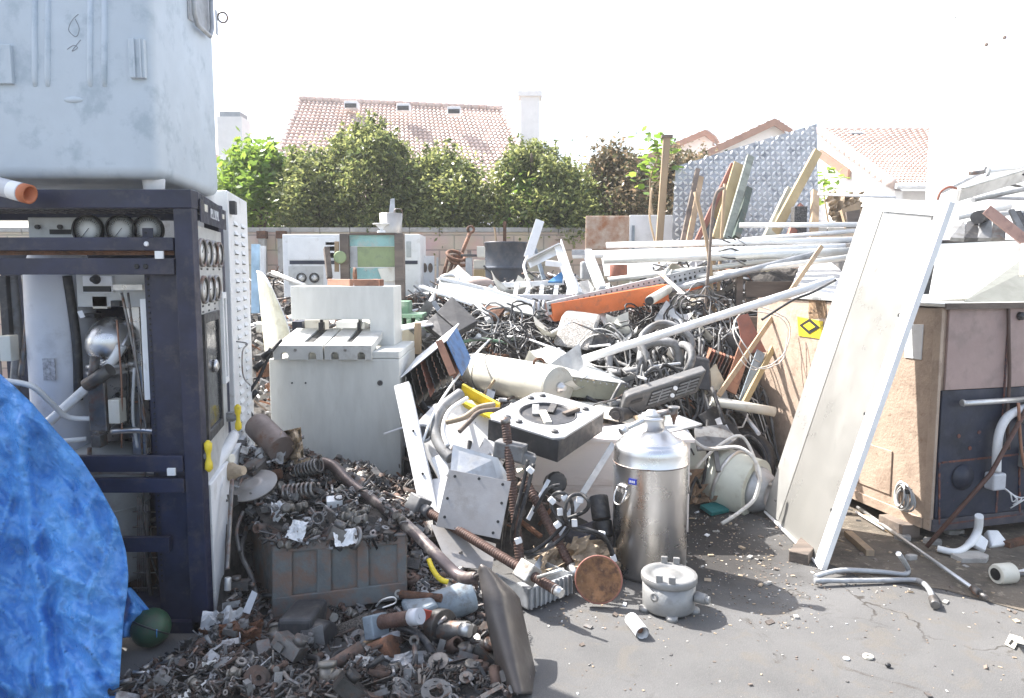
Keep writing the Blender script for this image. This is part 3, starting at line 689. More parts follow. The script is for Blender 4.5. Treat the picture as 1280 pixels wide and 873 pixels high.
# dark back and floor
mb = MB(); mb.pbox((xl+.02, YR+.62, .04), (1.0,0,0), (0,.004,0), (0,0,zt-.25)); mb.pbox((xl,YR,.0),(xr-xl-.01,0,0),sv-V((0,.05,0)),(0,0,.05)); obj('base_pan', mb, navy, rk)
# gauge panel
gp = MB(); a = P(36,294,YR+.17); b = P(186,272,YR+.17); gp.pbox((a.x, YR+.17, a.z-.06), (b.x-a.x,0,0), (0,.02,0), (0,0,b.z-a.z+.06)); gpo = obj('gauge_panel', gp, panelgrey, rk, .002)
for px in (112, 153, 187):
    q = P(px, 288, YR+.16); g = obj('gauge', MB().lathe(q, (0,-1,0), [(.066,0),(.066,.022),(.061,.026),(.060,.012)], 28, caps=False), blackp, rk)
    obj('dial_face', MB().lathe(q+V((0,-.012,0)), (0,-1,0), [(.061,0),(.001,.002)], 28), gaugew, g)
    mk = MB()
    for i in range(25):
        t = R(225 - i*270/24); d = V((math.cos(t),0,math.sin(t))); mk.bar(q+V((0,-.0155,0))+d*.040, q+V((0,-.0155,0))+d*(.050 if i%3 else .047), .0022, .001)
    t = R(230); d = V((math.cos(t),0,math.sin(t))); mk.bar(q+V((0,-.017,0))-d*.01, q+V((0,-.017,0))+d*.042, .003, .001)
    obj('dial_marks', mk, blackmark, g)
mb = MB(); 
for px in (48,76): obj('panel_knob', MB().lathe(P(px,284,YR+.169), (0,-1,0), [(.010,0),(.010,.012)], 12), blackp, rk)
mb = MB(); mb.fb(62,287,88,293,YR+.165,.006); obj('panel_label', mb, blackmark, rk)
# right-hand side: name band, instrument side panel
band = MB(); zb0, zb1 = P(238,276,YR).z, P(238,240,YR).z
o_ = V((xr+.004, YR+.07, zb0)); band.pbox(o_, sv*.83, (.004,0,0), (0,0,zb1-zb0-.02)); bo = obj('name_band', band, navy, rk, .001)
ssx = sn; M = basis(ssx, Z0, ssx.cross(Z0), o_ + sv*.40 + V((.0085,0,(zb1-zb0)*.42)))
obj('band_lettering', text_mb('P.L.V.M.', .062, .0015, M), whitemark, bo)
obj('band_plate', MB().pbox(o_+sv*.10+V((.004,0,.05)), sv*.09, (.003,0,0), (0,0,.03)), cream, bo); mb = MB(); mb.pbox(o_+sv*.68+V((.004,0,.05)), sv*.07, (.003,0,0), (0,0,.022)); obj('band_plate', mb, cream, bo)
zp0 = P(245,605,YR+.1).z
sp_o = V((xr-.03, YR+.075, zp0)); spv = sv*.80
mb = MB(); mb.pbox(sp_o, spv, (.012,0,0), (0,0,zb0-zp0-.012)); spo = obj('side_panel', mb, panelgrey, rk, .002)
def SP(u, z, off=.0125): return sp_o + spv*u + V((off,0,0)) + Z0*(z-zp0)
nrm = V((1, -sn.x/sn.y*0+.135, 0)).normalized()
for row, (us, z) in enumerate((((.14,.37,.60,.84), zb0-.125), ((.16,.42,.66), zb0-.285))):
    for u in us:
        q = SP(u, z); r_ = .062 if not (row == 1 and u == .44) else .045
        g = obj('side_gauge', MB().lathe(q, nrm, [(r_,0),(r_,.012),(r_*.86,.015),(r_*.84,.008)], 24, caps=False), steel, spo)
        obj('dial_face', MB().lathe(q+nrm*.004, nrm, [(r_*.86,0),(.001,.001)], 24), gaugew if not (row == 1 and u == .44) else blackp, g)
        mk = MB(); up = Z0; sd_ = sn
        for i in range(9):
            t = R(225-i*270/8); d = sd_*math.cos(t)+up*math.sin(t); mk.bar(q+nrm*.0065+d*r_*.6, q+nrm*.0065+d*r_*.78, .003, .001, nrm)
        d = sd_*math.cos(1.1*row+u*5)+up*math.sin(1.1*row+u*5); mk.bar(q+nrm*.007, q+nrm*.007+d*r_*.65, .004, .001, nrm); obj('dial_marks', mk, blackmark, g)
mb = MB()
for z in (zb0-.20, zb0-.36, zb0-.385):
    for u in (.14,.36,.60,.86): mb.pbox(SP(u-.03, z), spv*.06, (.001,0,0), (0,0,.008))
obj('panel_lettering', mb, blackmark, spo)
zw1, zw0 = P(250,392,YR+.2).z, P(250,548,YR+.2).z
mb = MB()
for u0,u1,a_,b_ in ((.06,.12,zw0,zw1),(.62,.68,zw0,zw1),(.12,.62,zw1-.04,zw1),(.12,.62,zw0,zw0+.04)): mb.pbox(SP(u0,a_), spv*(u1-u0), (.014,0,0), (0,0,b_-a_))
wf = obj('side_window', mb, dgrey, spo, .002)
obj('window_pane', MB().pbox(SP(.12,zw0+.04,.014), spv*.5, (.003,0,0), (0,0,zw1-zw0-.08)), glassd, wf)
obj('round_lock', MB().lathe(SP(.42,(zw0+zw1)/2+.03,.018), nrm, [(.03,0),(.03,.012),(.015,.02)], 16), chrome, wf)
mb = MB(); zh1, zh0 = P(275,366,YR+.55).z, P(275,480,YR+.55).z
for u0,u1,a_,b_ in ((.78,.82,zh0,zh1),(.92,.96,zh0,zh1),(.82,.92,zh1-.03,zh1),(.82,.92,zh0,zh0+.03)): mb.pbox(SP(u0,a_,.012), spv*(u1-u0), (.02,0,0), (0,0,b_-a_))
obj('frame_handle', mb, white, spo, .002)
for px, py, yy in ((260,570,YR+.03),(297,522,YR+.62)):
    q = P(px, py, yy); st = obj('valve_stem', MB().cyl(q+V((-.11,.02,0)), q, .016).box(q+V((-.05,.02,0)), (.05,.04,.045)), mgrey, rk)
    obj('valve_handle', MB().tube([q+V((.004,-.005,z)) for z in (-.068,-.055,-.03,-.012,.012,.03,.055,.068)], [.006,.017,.016,.010,.010,.016,.017,.006], 10), yellowp, st)

# ---- things inside the rack
def inside(px0, px1, py_t, Y): 
    a, b = P(px0,py_t,Y), P(px1,py_t,Y); return (a.x+b.x)/2, (b.x-a.x)/2, a.z
x_, r_, z_ = inside(35,112,344,YR+.42)
r0 = thing('gas_cylinder', 'tall pale grey gas cylinder standing inside the navy rack', 'gas cylinder')
cb = obj('cylinder_body', MB().lathe((x_,YR+.42,.06), Z0, [(r_*.9,0),(r_,.03),(r_,1.35),(r_*.97,1.5),(r_*.7,1.62),(r_*.3,1.68)], 32), palegrey, r0)
q = P(62,462,YR+.42-r_); obj('stencil_label', MB().pbox((q.x-.03,YR+.42-r_*.985,q.z-.05), (.058,-.004,0), (0,-.003,0), (0,0,.10)), mat('faded label', (.33,.33,.35), .6, 0, .4, None, 0, 60, 0), cb)
# stainless vessel
q = P(124,418,YR+.30)
r0 = thing('vacuum_vessel', 'shiny bulging stainless vacuum vessel with clamped flange among the rack plumbing', 'vacuum vessel')
ax = V((-.45,-.55,.5)).normalized()
obj('dome', MB().lathe(q-ax*.05, ax, [(.112,-.05),(.116,-.03),(.116,0),(.107,.03),(.085,.06),(.05,.082),(.001,.09)], 32), chrome, r0)
obj('flange_ring', MB().torus(q-ax*.07, ax, .118, .009, 36, 8), chrome, r0)
obj('canister', MB().lathe((q.x+.03, q.y+.02, P(0,548,YR+.3).z), Z0, [(.085,0),(.085,.30),(.098,.30),(.098,.315),(.085,.315),(.085,.33),(.098,.33),(.098,.345),(.03,.36)], 28), chrome, r0)
obj('serial_sticker', MB().pbox(q+ax*.03+V((-.03,-.04,.06)), (.025,-.005,.006), (-.006,-.01,.03), (0,-.002,-.001)), whitemark, r0)
# controller module
r0 = thing('control_module', 'light grey control module with a knob above the stainless vessel', 'control module')
mb = MB(); mb.fb(97,343,190,384,YR+.30,.14); mo = obj('module_box', mb, panelgrey, r0, .003)
obj('module_face', MB().fb(104,345,141,366,YR+.285,.016), white, mo, .002); q = P(120,349.5,YR+.285); obj('knob', MB().lathe(q,(0,-1,0),[(.022,0),(.02,.006),(.013,.008),(.012,.03)],20), blackp, mo)
obj('module_label', MB().fb(104,358,138,365,YR+.278,.008), blackmark, mo)
obj('outlet_arm', MB().fb(141,356,178,363,YR+.25,.04), chrome, mo); obj('neck', MB().fb(116,371,134,386,YR+.30,.03), cream, mo)
# grey dome-topped tank
x_, r_, z_ = inside(84,178,556,YR+.38)
r0 = thing('pressure_tank', 'grey dome topped pressure tank in the lower half of the navy rack', 'pressure tank')
obj('tank_shell', MB().lathe((x_,YR+.38,.1), Z0, [(r_*.9,0),(r_,.04),(r_,z_-.22),(r_*.95,z_-.16),(r_*.75,z_-.115),(r_*.4,z_-.09),(.02,z_-.085)], 32), tankgrey, r0)
obj('tank_seam', MB().torus((x_,YR+.38,(z_)*.62), Z0, r_+.001, .005, 36, 6), tankgrey, r0)
obj('tank_fitting', MB().cyl((x_,YR+.38,z_-.09),(x_,YR+.38,z_+.0),.022).box((x_,YR+.36,z_+.02),(.06,.05,.06)).cyl((x_-.0,YR+.36,z_+.04),(x_+.0,YR+.36,z_+.13),.014), dsteel, r0)
def pipe(name, label, cat, pts, r, m, per=6, group=None, n=8):
    return one(name, MB().tube(curve(pts, per) if per > 1 else pts, r, n), m, label, cat, group)
pipe('white_pipe', 'thick white plastic pipe slanting up through the rack to a dark clamp', 'pipe', [P(54,534,YR+.2),P(96,496,YR+.22),P(135,460,YR+.25),P(152,432,YR+.25)], .021, white, 2)
pipe('white_hose', 'thin white hose curving from behind the blue tarp into the rack', 'hose', [P(5,476,YR-.02),P(40,483,YR+.02),P(62,502,YR+.1),P(84,521,YR+.2),P(116,524,YR+.25)], .012, white)
pipe('white_pipe', 'short level white pipe low beside the grey pressure tank', 'pipe', [P(60,553,YR+.15),P(108,549,YR+.2)], .011, white, 1)
r0 = thing('pipe_clamp', 'grimy grey T shaped valve clamp on the white plastic pipe', 'valve')
q = P(126,467,YR+.2); obj('clamp_body', MB().cyl(P(108,482,YR+.2), P(138,462,YR+.19), .030).cyl(P(116,476,YR+.2), P(119,446,YR+.21), .021), dsteel, r0); obj('clamp_foot', MB().fb(112,478,134,540,YR+.22,.05), steel, r0, .006)
for i, (a, b, rr, m_, lb) in enumerate([((152,366),(186,560),.006,steel,'thin steel tube leaning inside the rack just left of the mounting post'),((160,366),(178,570),.005,steel,'thinnest steel tube leaning beside the bright square duct'),((146,400),(152,560),.004,coppr,'fine copper tube hanging beside the stainless canister')]):
    pipe('metal_tube', lb, 'tube', [P(*a,YR+.2), P((a[0]+b[0])/2+3,(a[1]+b[1])/2,YR+.2), P(*b,YR+.22)], rr, m_, 4)
one('bright_duct', MB().fb(166,364,183,570,YR+.34,.05), chrome, 'upright bright square duct inside the rack right of the vessel', 'duct', bevel=.003)
one('white_strip', MB().fb(181,374,188,500,YR+.12,.01), white, 'narrow upright white strip beside the perforated rack post', 'strip')
mb = MB()
for i in range(7): mb.tube([P(172+i*2.2, 620+i*2, YR+.3), P(172+i*2.2, 760, YR+.3)], .003, 5)
for i in range(6): mb.tube([P(166, 640+i*19, YR+.29), P(196, 640+i*19, YR+.29)], .003, 5)
one('wire_guard', mb, steel, 'steel wire guard standing at the bottom of the rack', 'guard')
pipe('dark_hose', 'dark hose hanging at the back left of the rack', 'hose', [P(15,345,YR+.5),P(22,420,YR+.5),P(18,500,YR+.5),P(26,560,YR+.5)], .022, mgrey)
pipe('looped_wire', 'loose wire loop hanging low inside the rack', 'wire', [P(186,560,YR+.15),P(178,640,YR+.12),P(190,700,YR+.1),P(208,745,YR+.1)], .004, cableb)
for i,(x0,y0,x1,y1,yy,m_,lb) in enumerate([(0,420,14,452,.3,cream,'cream box with a dark socket at the left edge of the rack'),(2,345,12,420,.45,dgrey,'dark upright box at the far left of the rack'),(114,545,126,560,.16,dsteel,'oily block fitting under the clamp in the rack'),(136,500,150,530,.18,cream,'little cream regulator body beside the clamp'),(104,392,118,398,.27,blackp,'black name block left of the vessel neck'),(138,376,150,384,.27,blackp,'black name block right of the vessel neck'),(162,690,190,740,.35,rusty,'rusty block at the bottom of the rack')]): one('rack_fitting', MB().fb(x0,y0,x1,y1,YR+yy,.06), m_, lb, 'fitting', bevel=.004)
for i,(pp,rr,m_,lb) in enumerate([([(60,596),(130,590),(200,593)],.012,steel,'level steel pipe behind the double rail'),([(140,540),(172,538),(196,540)],.014,chrome,'short bright pipe under the canister'),([(112,560),(110,640),(118,700)],.010,steel,'thin steel pipe running down beside the grey tank'),([(186,640),(184,700),(190,752)],.010,dsteel,'oily pipe down the inner post'),([(168,460),(166,520),(172,560)],.007,white,'thin white tube beside the canister'),([(150,430),(160,470),(158,540)],.008,blackp,'black tube looping below the vessel'),([(84,345),(96,430),(98,500)],.02,blackp,'thick black hose between the pale cylinder and the vessel'),([(196,480),(180,500),(150,505)],.006,coppr,'thin copper branch tube at the canister'),([(30,344),(34,400),(26,470)],.012,dsteel,'dark pipe at the left of the pale cylinder')]): pipe('rack_pipe', lb, 'pipe', [P(x,y,YR+.2+.02*i) for x,y in pp], rr, m_)
# orange-mouthed tube on the rack's top-left corner
r0 = thing('pipe_offcut', 'grey pipe with an orange mouth lying on the top left of the rack', 'pipe')
a, b = P(-30,226,YR-.1), P(36,243,YR-.14); d = (b-a).normalized()
obj('pipe_wall', MB().tube([a,b], .036, 20, cap=False).tube([b-d*.001, a], .030, 20, cap=False), palegrey, r0)
obj('mouth', MB().lathe(b-d*.025, d, [(.0375,0),(.0375,.03),(.029,.03),(.029,-.05)], 20, caps=False), orangepipe, r0); obj('sticker', MB().lathe(b-d*.075, d, [(.0368,0),(.0368,.045)], 20, caps=False), white, r0)

# ---- pale blue transit case on top
cs = thing('transit_case', 'big pale blue ribbed transit case with rounded corners sitting on top of the navy rack', 'case')
fz = P(197,222,YR-.02).z; fx = P(197,200,YR-.02).x
fq = P(275,238,YR+.76); cvd = V((fq.x-fx, .78, 0)); chh = .98; cw = 1.35
mb = MB(); mb.pbox((fx-cw, YR-.02, fz), (cw,0,0), cvd, (0,0,chh)); shell = obj('case_shell', mb, bluecase, cs, .045, seg=6)
for p in shell.data.polygons: p.use_smooth = True
def CF(px, py): return P(px, py, YR-.02)
mb = MB()
for px in (44, 60, 113, 131):
    t_, b_ = CF(px,-40), CF(px,107); mb.tube([b_+V((0,.012,-.008)), b_+V((0,.004,.0)), b_+V((0,.003,.03)), t_+V((0,.003,0))], [.004,.011,.013,.013], 8)
obj('rib', mb, bluecase, shell)
for x0,y0,x1,y1 in ((-8,57,16,106),(165,50,182,99)):
    a, b = CF(x0,y1), CF(x1,y0); mb = MB(); mb.pbox((a.x,YR-.038,a.z), (b.x-a.x,0,0), (0,.02,0), (0,0,b.z-a.z))
    if x0 > 100: mb.pbox((a.x+.02,YR-.048,a.z), (.008,0,0), (0,.01,0), (0,0,b.z-a.z)); mb.pbox((a.x+.045,YR-.046,a.z), (.006,0,0), (0,.008,0), (0,0,b.z-a.z))
    obj('catch_plate', mb, bluecase, shell, .003)
q = CF(92,125); obj('dimple', MB().sphere(q+V((0,.004,0)), .045, 16, 8, (.95,.25,.3)), bluecase, shell)
mb = MB()    # scrawled mark
sc = [(98,18),(90,26),(86,38),(95,46),(99,36),(94,24)]; mb.tube(curve([CF(*p)+V((0,-.0005,0)) for p in sc],5), .0014, 4); sc = [(84,62),(92,57),(97,60),(90,64),(101,50)]; mb.tube(curve([CF(*p)+V((0,-.0005,0)) for p in sc],5), .0014, 4)
obj('scrawl', mb, mat('faint pencil', (.25,.27,.3), .8, 0, 0, None, 0, 8, 0), shell)
sx = cvd.normalized(); so_ = V((fx, YR-.02, fz)); sN = sx.cross(Z0)
def CS(px, py):      # point on the case's right side seen at a view position
    for k in range(200):
        y = YR-.02 + .78*k/200; q = P(px, py, y)
        if q.x <= so_.x + (y-YR+.02)*cvd.x/cvd.y: return q + V((.002,0,0))
    return q
hp = [CS(236,8), CS(240,-4), CS(258,-1), CS(258,14), CS(258,38), CS(246,34), CS(238,22)]
c_ = (CS(234,-8)+CS(260,44))/2
mb = MB(); q0, q1 = CS(234,24), CS(261,40); u = (q1-q0); mb.pbox(q0-Z0*0, u, Z0*.22, sN*.004); hd = obj('handle_plate', mb, galv, shell, .002)
mb = MB(); ring = [q0+u*.1+Z0*.20, q0+u*.08+Z0*.03, q0+u*.2-Z0*.012, q0+u*.8-Z0*.03, q0+u*.92+Z0*.01, q0+u*.92+Z0*.17]; mb.tube([p+sN*.022 for p in ring], .011, 10); obj('bail_handle', mb, galv, hd)
q = CS(269,30); mb = MB(); mb.pbox(q-Z0*.05, sx*.03, Z0*.12, sN*.005); hs_ = obj('hasp', mb, galv, shell, .002); obj('hasp_ring', MB().torus(CS(272,22)+V((.025,0,0)), (0,1,.2), .024, .005, 18, 6), steel, hs_)
for x, y in ((.03,.04),(.03,.68),(-cw+.2,.04)):
    mb = MB(); zb = zt; q = V((fx-.07 + x*0 + (0 if x > 0 else x), YR+.05+y, zb)) + V((cvd.x*y/.78,0,0)); mb.cyl(q, (q.x,q.y,fz+.01), .04, .045, 20); obj('rubber_foot', mb, white2, cs, .004)

# ---- white louvred cabinet behind the rack
lc = thing('louvered_cabinet', 'tall white metal cabinet with rows of louvre slots right behind the navy rack', 'cabinet')
y0_ = YR+.86; a = P(284,238,y0_); lv = V((-.125,.62,0)); Lh = a.z; 
mb = MB(); mb.pbox((a.x-.55,y0_,.0), (.55,0,0), lv, (0,0,Lh)); lb_ = obj('cabinet_body', mb, white, lc, .006)
ln = lv.normalized().cross(Z0); lx = lv.normalized()
for cxx in (.32,.68):
    for i in range(26):
        z = Lh-.17-i*.052; q = V((a.x,y0_,z)) + lv*cxx - lx*.055; mb = MB()
        mb.add([q, q+lx*.11, q+lx*.11+Z0*.022, q+Z0*.022, q+ln*.012, q+lx*.11+ln*.012], [(0,1,5,4),(4,5,2,3),(0,4,3),(1,2,5)])
        mb.cm = 1; q = q + lx*.005 + ln*.002; mb.pbox(q-Z0*.006, lx*.10, Z0*.005, ln*.002); obj('louver', mb, [white, blackmark], lb_)
mb = MB(); q = V((a.x,y0_,Lh-.12))+lv*.06; mb.pbox(q, lx*.06, ln*.03, Z0*.07); obj('latch', mb, dgrey, lb_, .004)
pipe('bent_wire', 'thin bent wire hooked on the louvred cabinet side', 'wire', [P(295,427,y0_+.1),P(309,430,y0_+.12),P(303,440,y0_+.1),P(304,470,y0_+.1),P(313,482,y0_+.12)], .004, steel, 5)

# ---- white door leaf beside the rack
o_ = V((P(243,690,3.06).x, 3.06, .02)); top_y = 3.06
mb = MB(); zt_ = P(243,606,3.06).z; dv_ = V((-.19,.95,0)); mb.pbox(o_, (.085,0,0), dv_, (0,0,zt_-.02))
r0 = thing('cabinet_door', 'white cabinet door leaf standing edge on between the rack and the scrap heap', 'door'); dl = obj('door_leaf', mb, white2, r0, .005)
mb = MB()
for i in range(4): q = o_+V((.02+i*.016, -.001, zt_-.06-i*.012)); mb.lathe(q,(0,-1,0),[(.004,0),(.003,.002)],8)
obj('screw', mb, blackmark, dl)
pipe('foam_strip', 'crumpled white foam strip along the top of the door leaf', 'foam strip', [P(264,622,3.2),P(272,600,3.3),P(268,585,3.35),P(284,560,3.5),P(292,545,3.7)], [.03]*25, white2)

# ---- blue tarpaulin
edge = [(-30,452),(0,468),(18,484),(40,505),(70,540),(98,570),(124,610),(146,650),(157,690),(160,720),(158,745),(154,770),(152,800),(148,862)]
def edge_x(py):
    for (xa,ya),(xb,yb) in zip(edge, edge[1:]):
        if ya <= py <= yb: return xa + (xb-xa)*(py-ya)/(yb-ya)
    return edge[-1][0] if py > 800 else -30
def tarp(u, v):
    py = 452 + 445*v; ex = edge_x(py)
    uu = min(u/.72, 1); px = -330 + (ex+330)*uu
    Yb = 2.72 - .36*v**1.5 - .10*math.sin(uu*3.1)**2
    fold = .075*math.sin(uu*17+v*2.0+.9*math.sin(v*4)) * (.4+.6*v) + .022*abs(math.sin(uu*17-v*3.5))*(.3+v) - .05*math.exp(-((px-(14+52*v))/9)**2)
    wr = mn.noise(V((px*.016, py*.016, 2)))*.05 + mn.noise(V((px*.05, py*.05, 5)))*.018 + abs(mn.noise(V((px*.09+py*.03, py*.055, 9))))*.020 + abs(mn.noise(V((px*.028-py*.02, py*.018, 4))))*.05 + abs(mn.noise(V((px*.17, py*.15, 6))))*.006 - .026*max(0,1-abs(mn.noise(V((px*.022+py*.006, py*.007, 11))))*5)**2 - .016*max(0,1-abs(mn.noise(V((px*.03-py*.02, py*.016+px*.01, 21))))*6)**2
    Yb += fold + wr
    if u > .72:          # the sheet turns away behind its right edge
        k = (u-.72)/.28; Yb += .38*k; px -= 26*k*k
    q = P(px, py, Yb)
    if q.z < .01: q.z = .01
    return q
def tarp_mat():
    m = mat('blue woven tarpaulin', (.07,.25,.60), .36, 0, .08, (.10,.31,.66), .35, 5, .0, 40, c3=(.25,.42,.66), amt3=.07)
    n = m.node_tree.nodes; L = m.node_tree.links; b = n['Principled BSDF']
    tc = n.new('ShaderNodeTexCoord'); t = n.new('ShaderNodeTexNoise'); t.inputs['Scale'].default_value = 30; t.inputs['Detail'].default_value = 5; t.inputs['Distortion'].default_value = 1.5
    v = n.new('ShaderNodeTexVoronoi'); v.feature = 'DISTANCE_TO_EDGE'; v.inputs['Scale'].default_value = 26
    L.new(tc.outputs['Object'], t.inputs[0]); L.new(tc.outputs['Object'], v.inputs['Vector'])
    a = n.new('ShaderNodeMath'); a.operation = 'MULTIPLY_ADD'; L.new(v.outputs['Distance'], a.inputs[0]); a.inputs[1].default_value = .8; L.new(t.outputs['Fac'], a.inputs[2])
    bp = n.new('ShaderNodeBump'); bp.inputs['Strength'].default_value = .5; bp.inputs['Distance'].default_value = .015; L.new(a.outputs[0], bp.inputs['Height']); L.new(bp.outputs[0], b.inputs['Normal'])
    return m
tm = tarp_mat()
def tail(u, v):          # loose corner of the sheet trailing on the floor
    py = 735 + 62*v; xa = 150; xb = 163 + 34*math.sin(min(1,v*1.25)*1.4)
    q = P(xa+(xb-xa)*u, py, 2.86 - .03*v + .03*math.sin(u*7+v*4) + mn.noise(V((u*5,v*5,1)))*.03); q.z = max(q.z, .01); return q
mb = MB(); mb.grid(tarp, 200, 150); mb.grid(tail, 20, 20)
one('tarpaulin', mb, tm, 'crinkled blue tarpaulin draped in long folds in the left foreground', 'tarp', solid=.002)
q = P(190,811,2.86); q.z = max(q.z, .08)
r0 = thing('rubber_ball', 'dark green ball with a band lying beside the foot of the tarp', 'ball'); bs = obj('ball_shell', MB().sphere(q, .078, 32, 20), gball, r0); obj('band', MB().torus(q, (.3,.5,.8), .0775, .004, 40, 6), blackp, bs)

# ================================================================= GREY MACHINE WITH C SHAPED HEAD
YM = 4.55
gm = thing('press_machine', 'grey green C shaped bench press machine with slotted table, standing behind the scrap heap', 'machine')
a = P(336,450,YM); b = P(499,438,YM); zb = P(420,449,YM).z; ztop = P(480,440,YM).z
mb = MB(); mb.pbox((a.x,YM,0), (b.x-a.x,0,0), (0,.74,0), (0,0,zb)); base = obj('base_cabinet', mb, greymach, gm, .006)
mb = MB(); xs = P(464,440,YM).x; mb.pbox((xs,YM+.0,zb+.002), (b.x-xs,0,0), (0,.72,0), (0,0,ztop-zb)); obj('shoulder', mb, greymach, gm, .006)
for px, py, rr in ((475,479,.018),(365,479,.006),(382,479,.006)):
    q = P(px,py,YM); obj('plug', MB().lathe((q.x,YM,q.z),(0,-1,0),[(rr,0),(rr*.8,.006)],16), dgrey, base)
YH = YM+.36
h0 = P(364,400,YH); h1 = P(492,358,YH); hx = P(462,400,YH).x
mb = MB(); zc_ = h0.z; x0, x1 = h0.x, h1.x
prof = [(x0,zc_),(hx,zc_),(hx,ztop),(x1,ztop),(x1,h1.z),(x0,h1.z)]
mb.slab([(x,YH,z) for x,z in prof], .34, (0,1,0)); hd = obj('head', mb, greymach, gm, .006)
YT = YM-.05
for (xa,xb,sa,sb) in ((341,403,371,388),(405,464,425,437)):
    za = P(xa,432,YT).z; zb_ = P(xa,450.5,YT).z; A = P(xa,432,YT).x; B = P(xb,432,YT).x; dpt = .46
    n1 = P(sa+2,432,YT).x; n2 = P(sb-2,432,YT).x; hh = za-zb_
    # front lip with two round-topped notches
    w_ = B-A; nt1, nt2 = A+w_*.14, A+w_*.70; nw = w_*.16; nh = hh*.52
    pts = [(A,zb_),(nt1,zb_),(nt1,zb_+nh*.7),(nt1+nw*.25,zb_+nh),(nt1+nw*.75,zb_+nh),(nt1+nw,zb_+nh*.7),(nt1+nw,zb_),(nt2,zb_),(nt2,zb_+nh*.7),(nt2+nw*.25,zb_+nh),(nt2+nw*.75,zb_+nh),(nt2+nw,zb_+nh*.7),(nt2+nw,zb_),(B,zb_),(B,za),(A,za)]
    tp = obj('table', MB().slab([(x,YT,z) for x,z in pts], .05, (0,1,0)).pbox((A,YT+.05,za-.05),(n1-A,0,0),(0,dpt,.07),(0,0,.05)).pbox((n2,YT+.05,za-.05),(B-n2,0,0),(0,dpt,.07),(0,0,.05)).pbox((n1,YT+.05,za-.05),(n2-n1,0,0),(0,.07,.0107),(0,0,.05)), greymach2, gm, .004)
    obj('slot_bed', MB().pbox((n1,YT+.12,za-.008),(n2-n1,0,0),(0,dpt-.07,.063),(0,0,.004)), blackp, tp)
    q = P((xa+xb)/2-3,437,YT); obj('table_bolt', MB().lathe((q.x,YT,za-.03),(0,-1,0),[(.010,0),(.009,.008)],10), steel, tp)
    obj('slot_stop', MB().box(((n1+n2)/2,YT+dpt-.02,za+.085),((n2-n1)*.5,.05,.06)).box(((n1+n2)/2,YT+dpt-.02,za+.125),((n2-n1)*.25,.03,.03)), blackp, tp, .003)
mb = MB(); mb.pbox((x0-.02,YM+.30,zb+.001),(hx-x0+.02,0,0),(0,.3,0),(0,0,.02)); obj('bed', mb, greymach, gm)
pipe('black_cable', 'black cable with plugs hanging at the left side of the press machine', 'cable', [P(352,425,YM-.05),P(338,442,YM-.1),P(325,470,YM-.15),P(308,500,YM-.2),P(318,525,YM-.2)], .011, cableb)
for i,(px,py) in enumerate([(335,441),(325,456),(318,492),(309,487)]):
    q = P(px,py,YM-.14); one('cable_plug', MB().cyl(q-V((.03,0,.03)), q+V((.02,0,.02)), .022,.016), blackp, 'black rubber cable plug dangling beside the left edge of the press machine', 'plug', 'plugs beside the press machine')
# rusty channel on the head
zt2 = h1.z+.001
r0 = thing('rusty_bracket', 'rusty brown U shaped bracket lying on top of the press machine head', 'bracket')
mb = MB(); A = P(409,347,YH+.30); A.z = zt2; B = P(437,361,YH+.02); B.z = zt2; C = P(468,362,YH+.02); C.z = zt2
mb.pbox(A, B-A, (.03,0,0), (0,0,.045)); mb.pbox(B+V((.03,0,0)), C-B, (0,.035,0), (0,0,.045)); mb.pbox(C+V((.03,.035,0)), V((-.10,.26,0)), (.03,0,0), (0,0,.045)); obj('channel', mb, coppr, r0, .003)
obj('shackle', MB().torus(A+V((.2,0,.07)), (1,.3,0), .05, .012, 16, 6), rusty, r0)
pipe('steel_bar', 'light steel bar leaning over the left end of the press head', 'bar', [P(341,341,5.6),P(380,357,5.1)], .018, alu, 1)

# ================================================================= FOREGROUND SCRAP HEAP
# ---- rusty panelled steel crate
cr = thing('steel_crate', 'rusty dark olive steel crate with pressed panel sides, brim full of small scrap', 'crate')
YC = 3.12
A, B, C_, D_ = P(341,772,YC), P(509,748,YC+.02), P(508,666,YC+.06), P(341,676,YC+.04)
L0, L1 = P(320,735,YC+.42), P(311,668,YC+.46)
dd = V((-.28,.44,.02))
def quadpt(u, v): return (A*(1-u)+B*u)*(1-v) + (D_*(1-u)+C_*u)*v
nf = (B-A).cross(D_-A).normalized()
if nf.y > 0: nf = -nf
mb = MB()
mb.slab([A,B,C_,D_], .012, (0,1,0)); 
fr = obj('front_side', mb, darkolive, cr, .003)
mb = MB()
for u0,u1 in ((0,.15),(.33,.44),(.63,.72),(.93,1.0)):
    mb.slab([quadpt(u0,0.003)+nf*.016, quadpt(u1,.003)+nf*.016, quadpt(u1,.997)+nf*.016, quadpt(u0,.997)+nf*.016], .0155, (0,1,0))
for v0,v1 in ((.005,.27),(.84,.995)): mb.slab([quadpt(.004,v0)+nf*.0168, quadpt(.996,v0)+nf*.0168, quadpt(.996,v1)+nf*.0168, quadpt(.004,v1)+nf*.0168], .0162, (0,1,0))
mb.slab([quadpt(-.004,.955)+nf*.022, quadpt(1.004,.955)+nf*.022, quadpt(1.004,1.005)+nf*.022, quadpt(-.004,1.005)+nf*.022], .0214, (0,1,0))
obj('pressed_panel', mb, darkolive, fr, .006)
sx_ = L0-A
mb = MB(); mb.slab([A, A+dd, D_+dd, D_], .012, (1,0,0)); obj('left_side', mb, darkolive, cr, .003)
mb = MB(); mb.slab([B, B+dd, C_+dd, C_], .012, (-1,0,0)); obj('right_side', mb, darkolive, cr, .003)
mb = MB(); mb.slab([A+dd, B+dd, C_+dd, D_+dd], .012, (0,-1,0)); obj('rear_side', mb, darkolive, cr, .003)
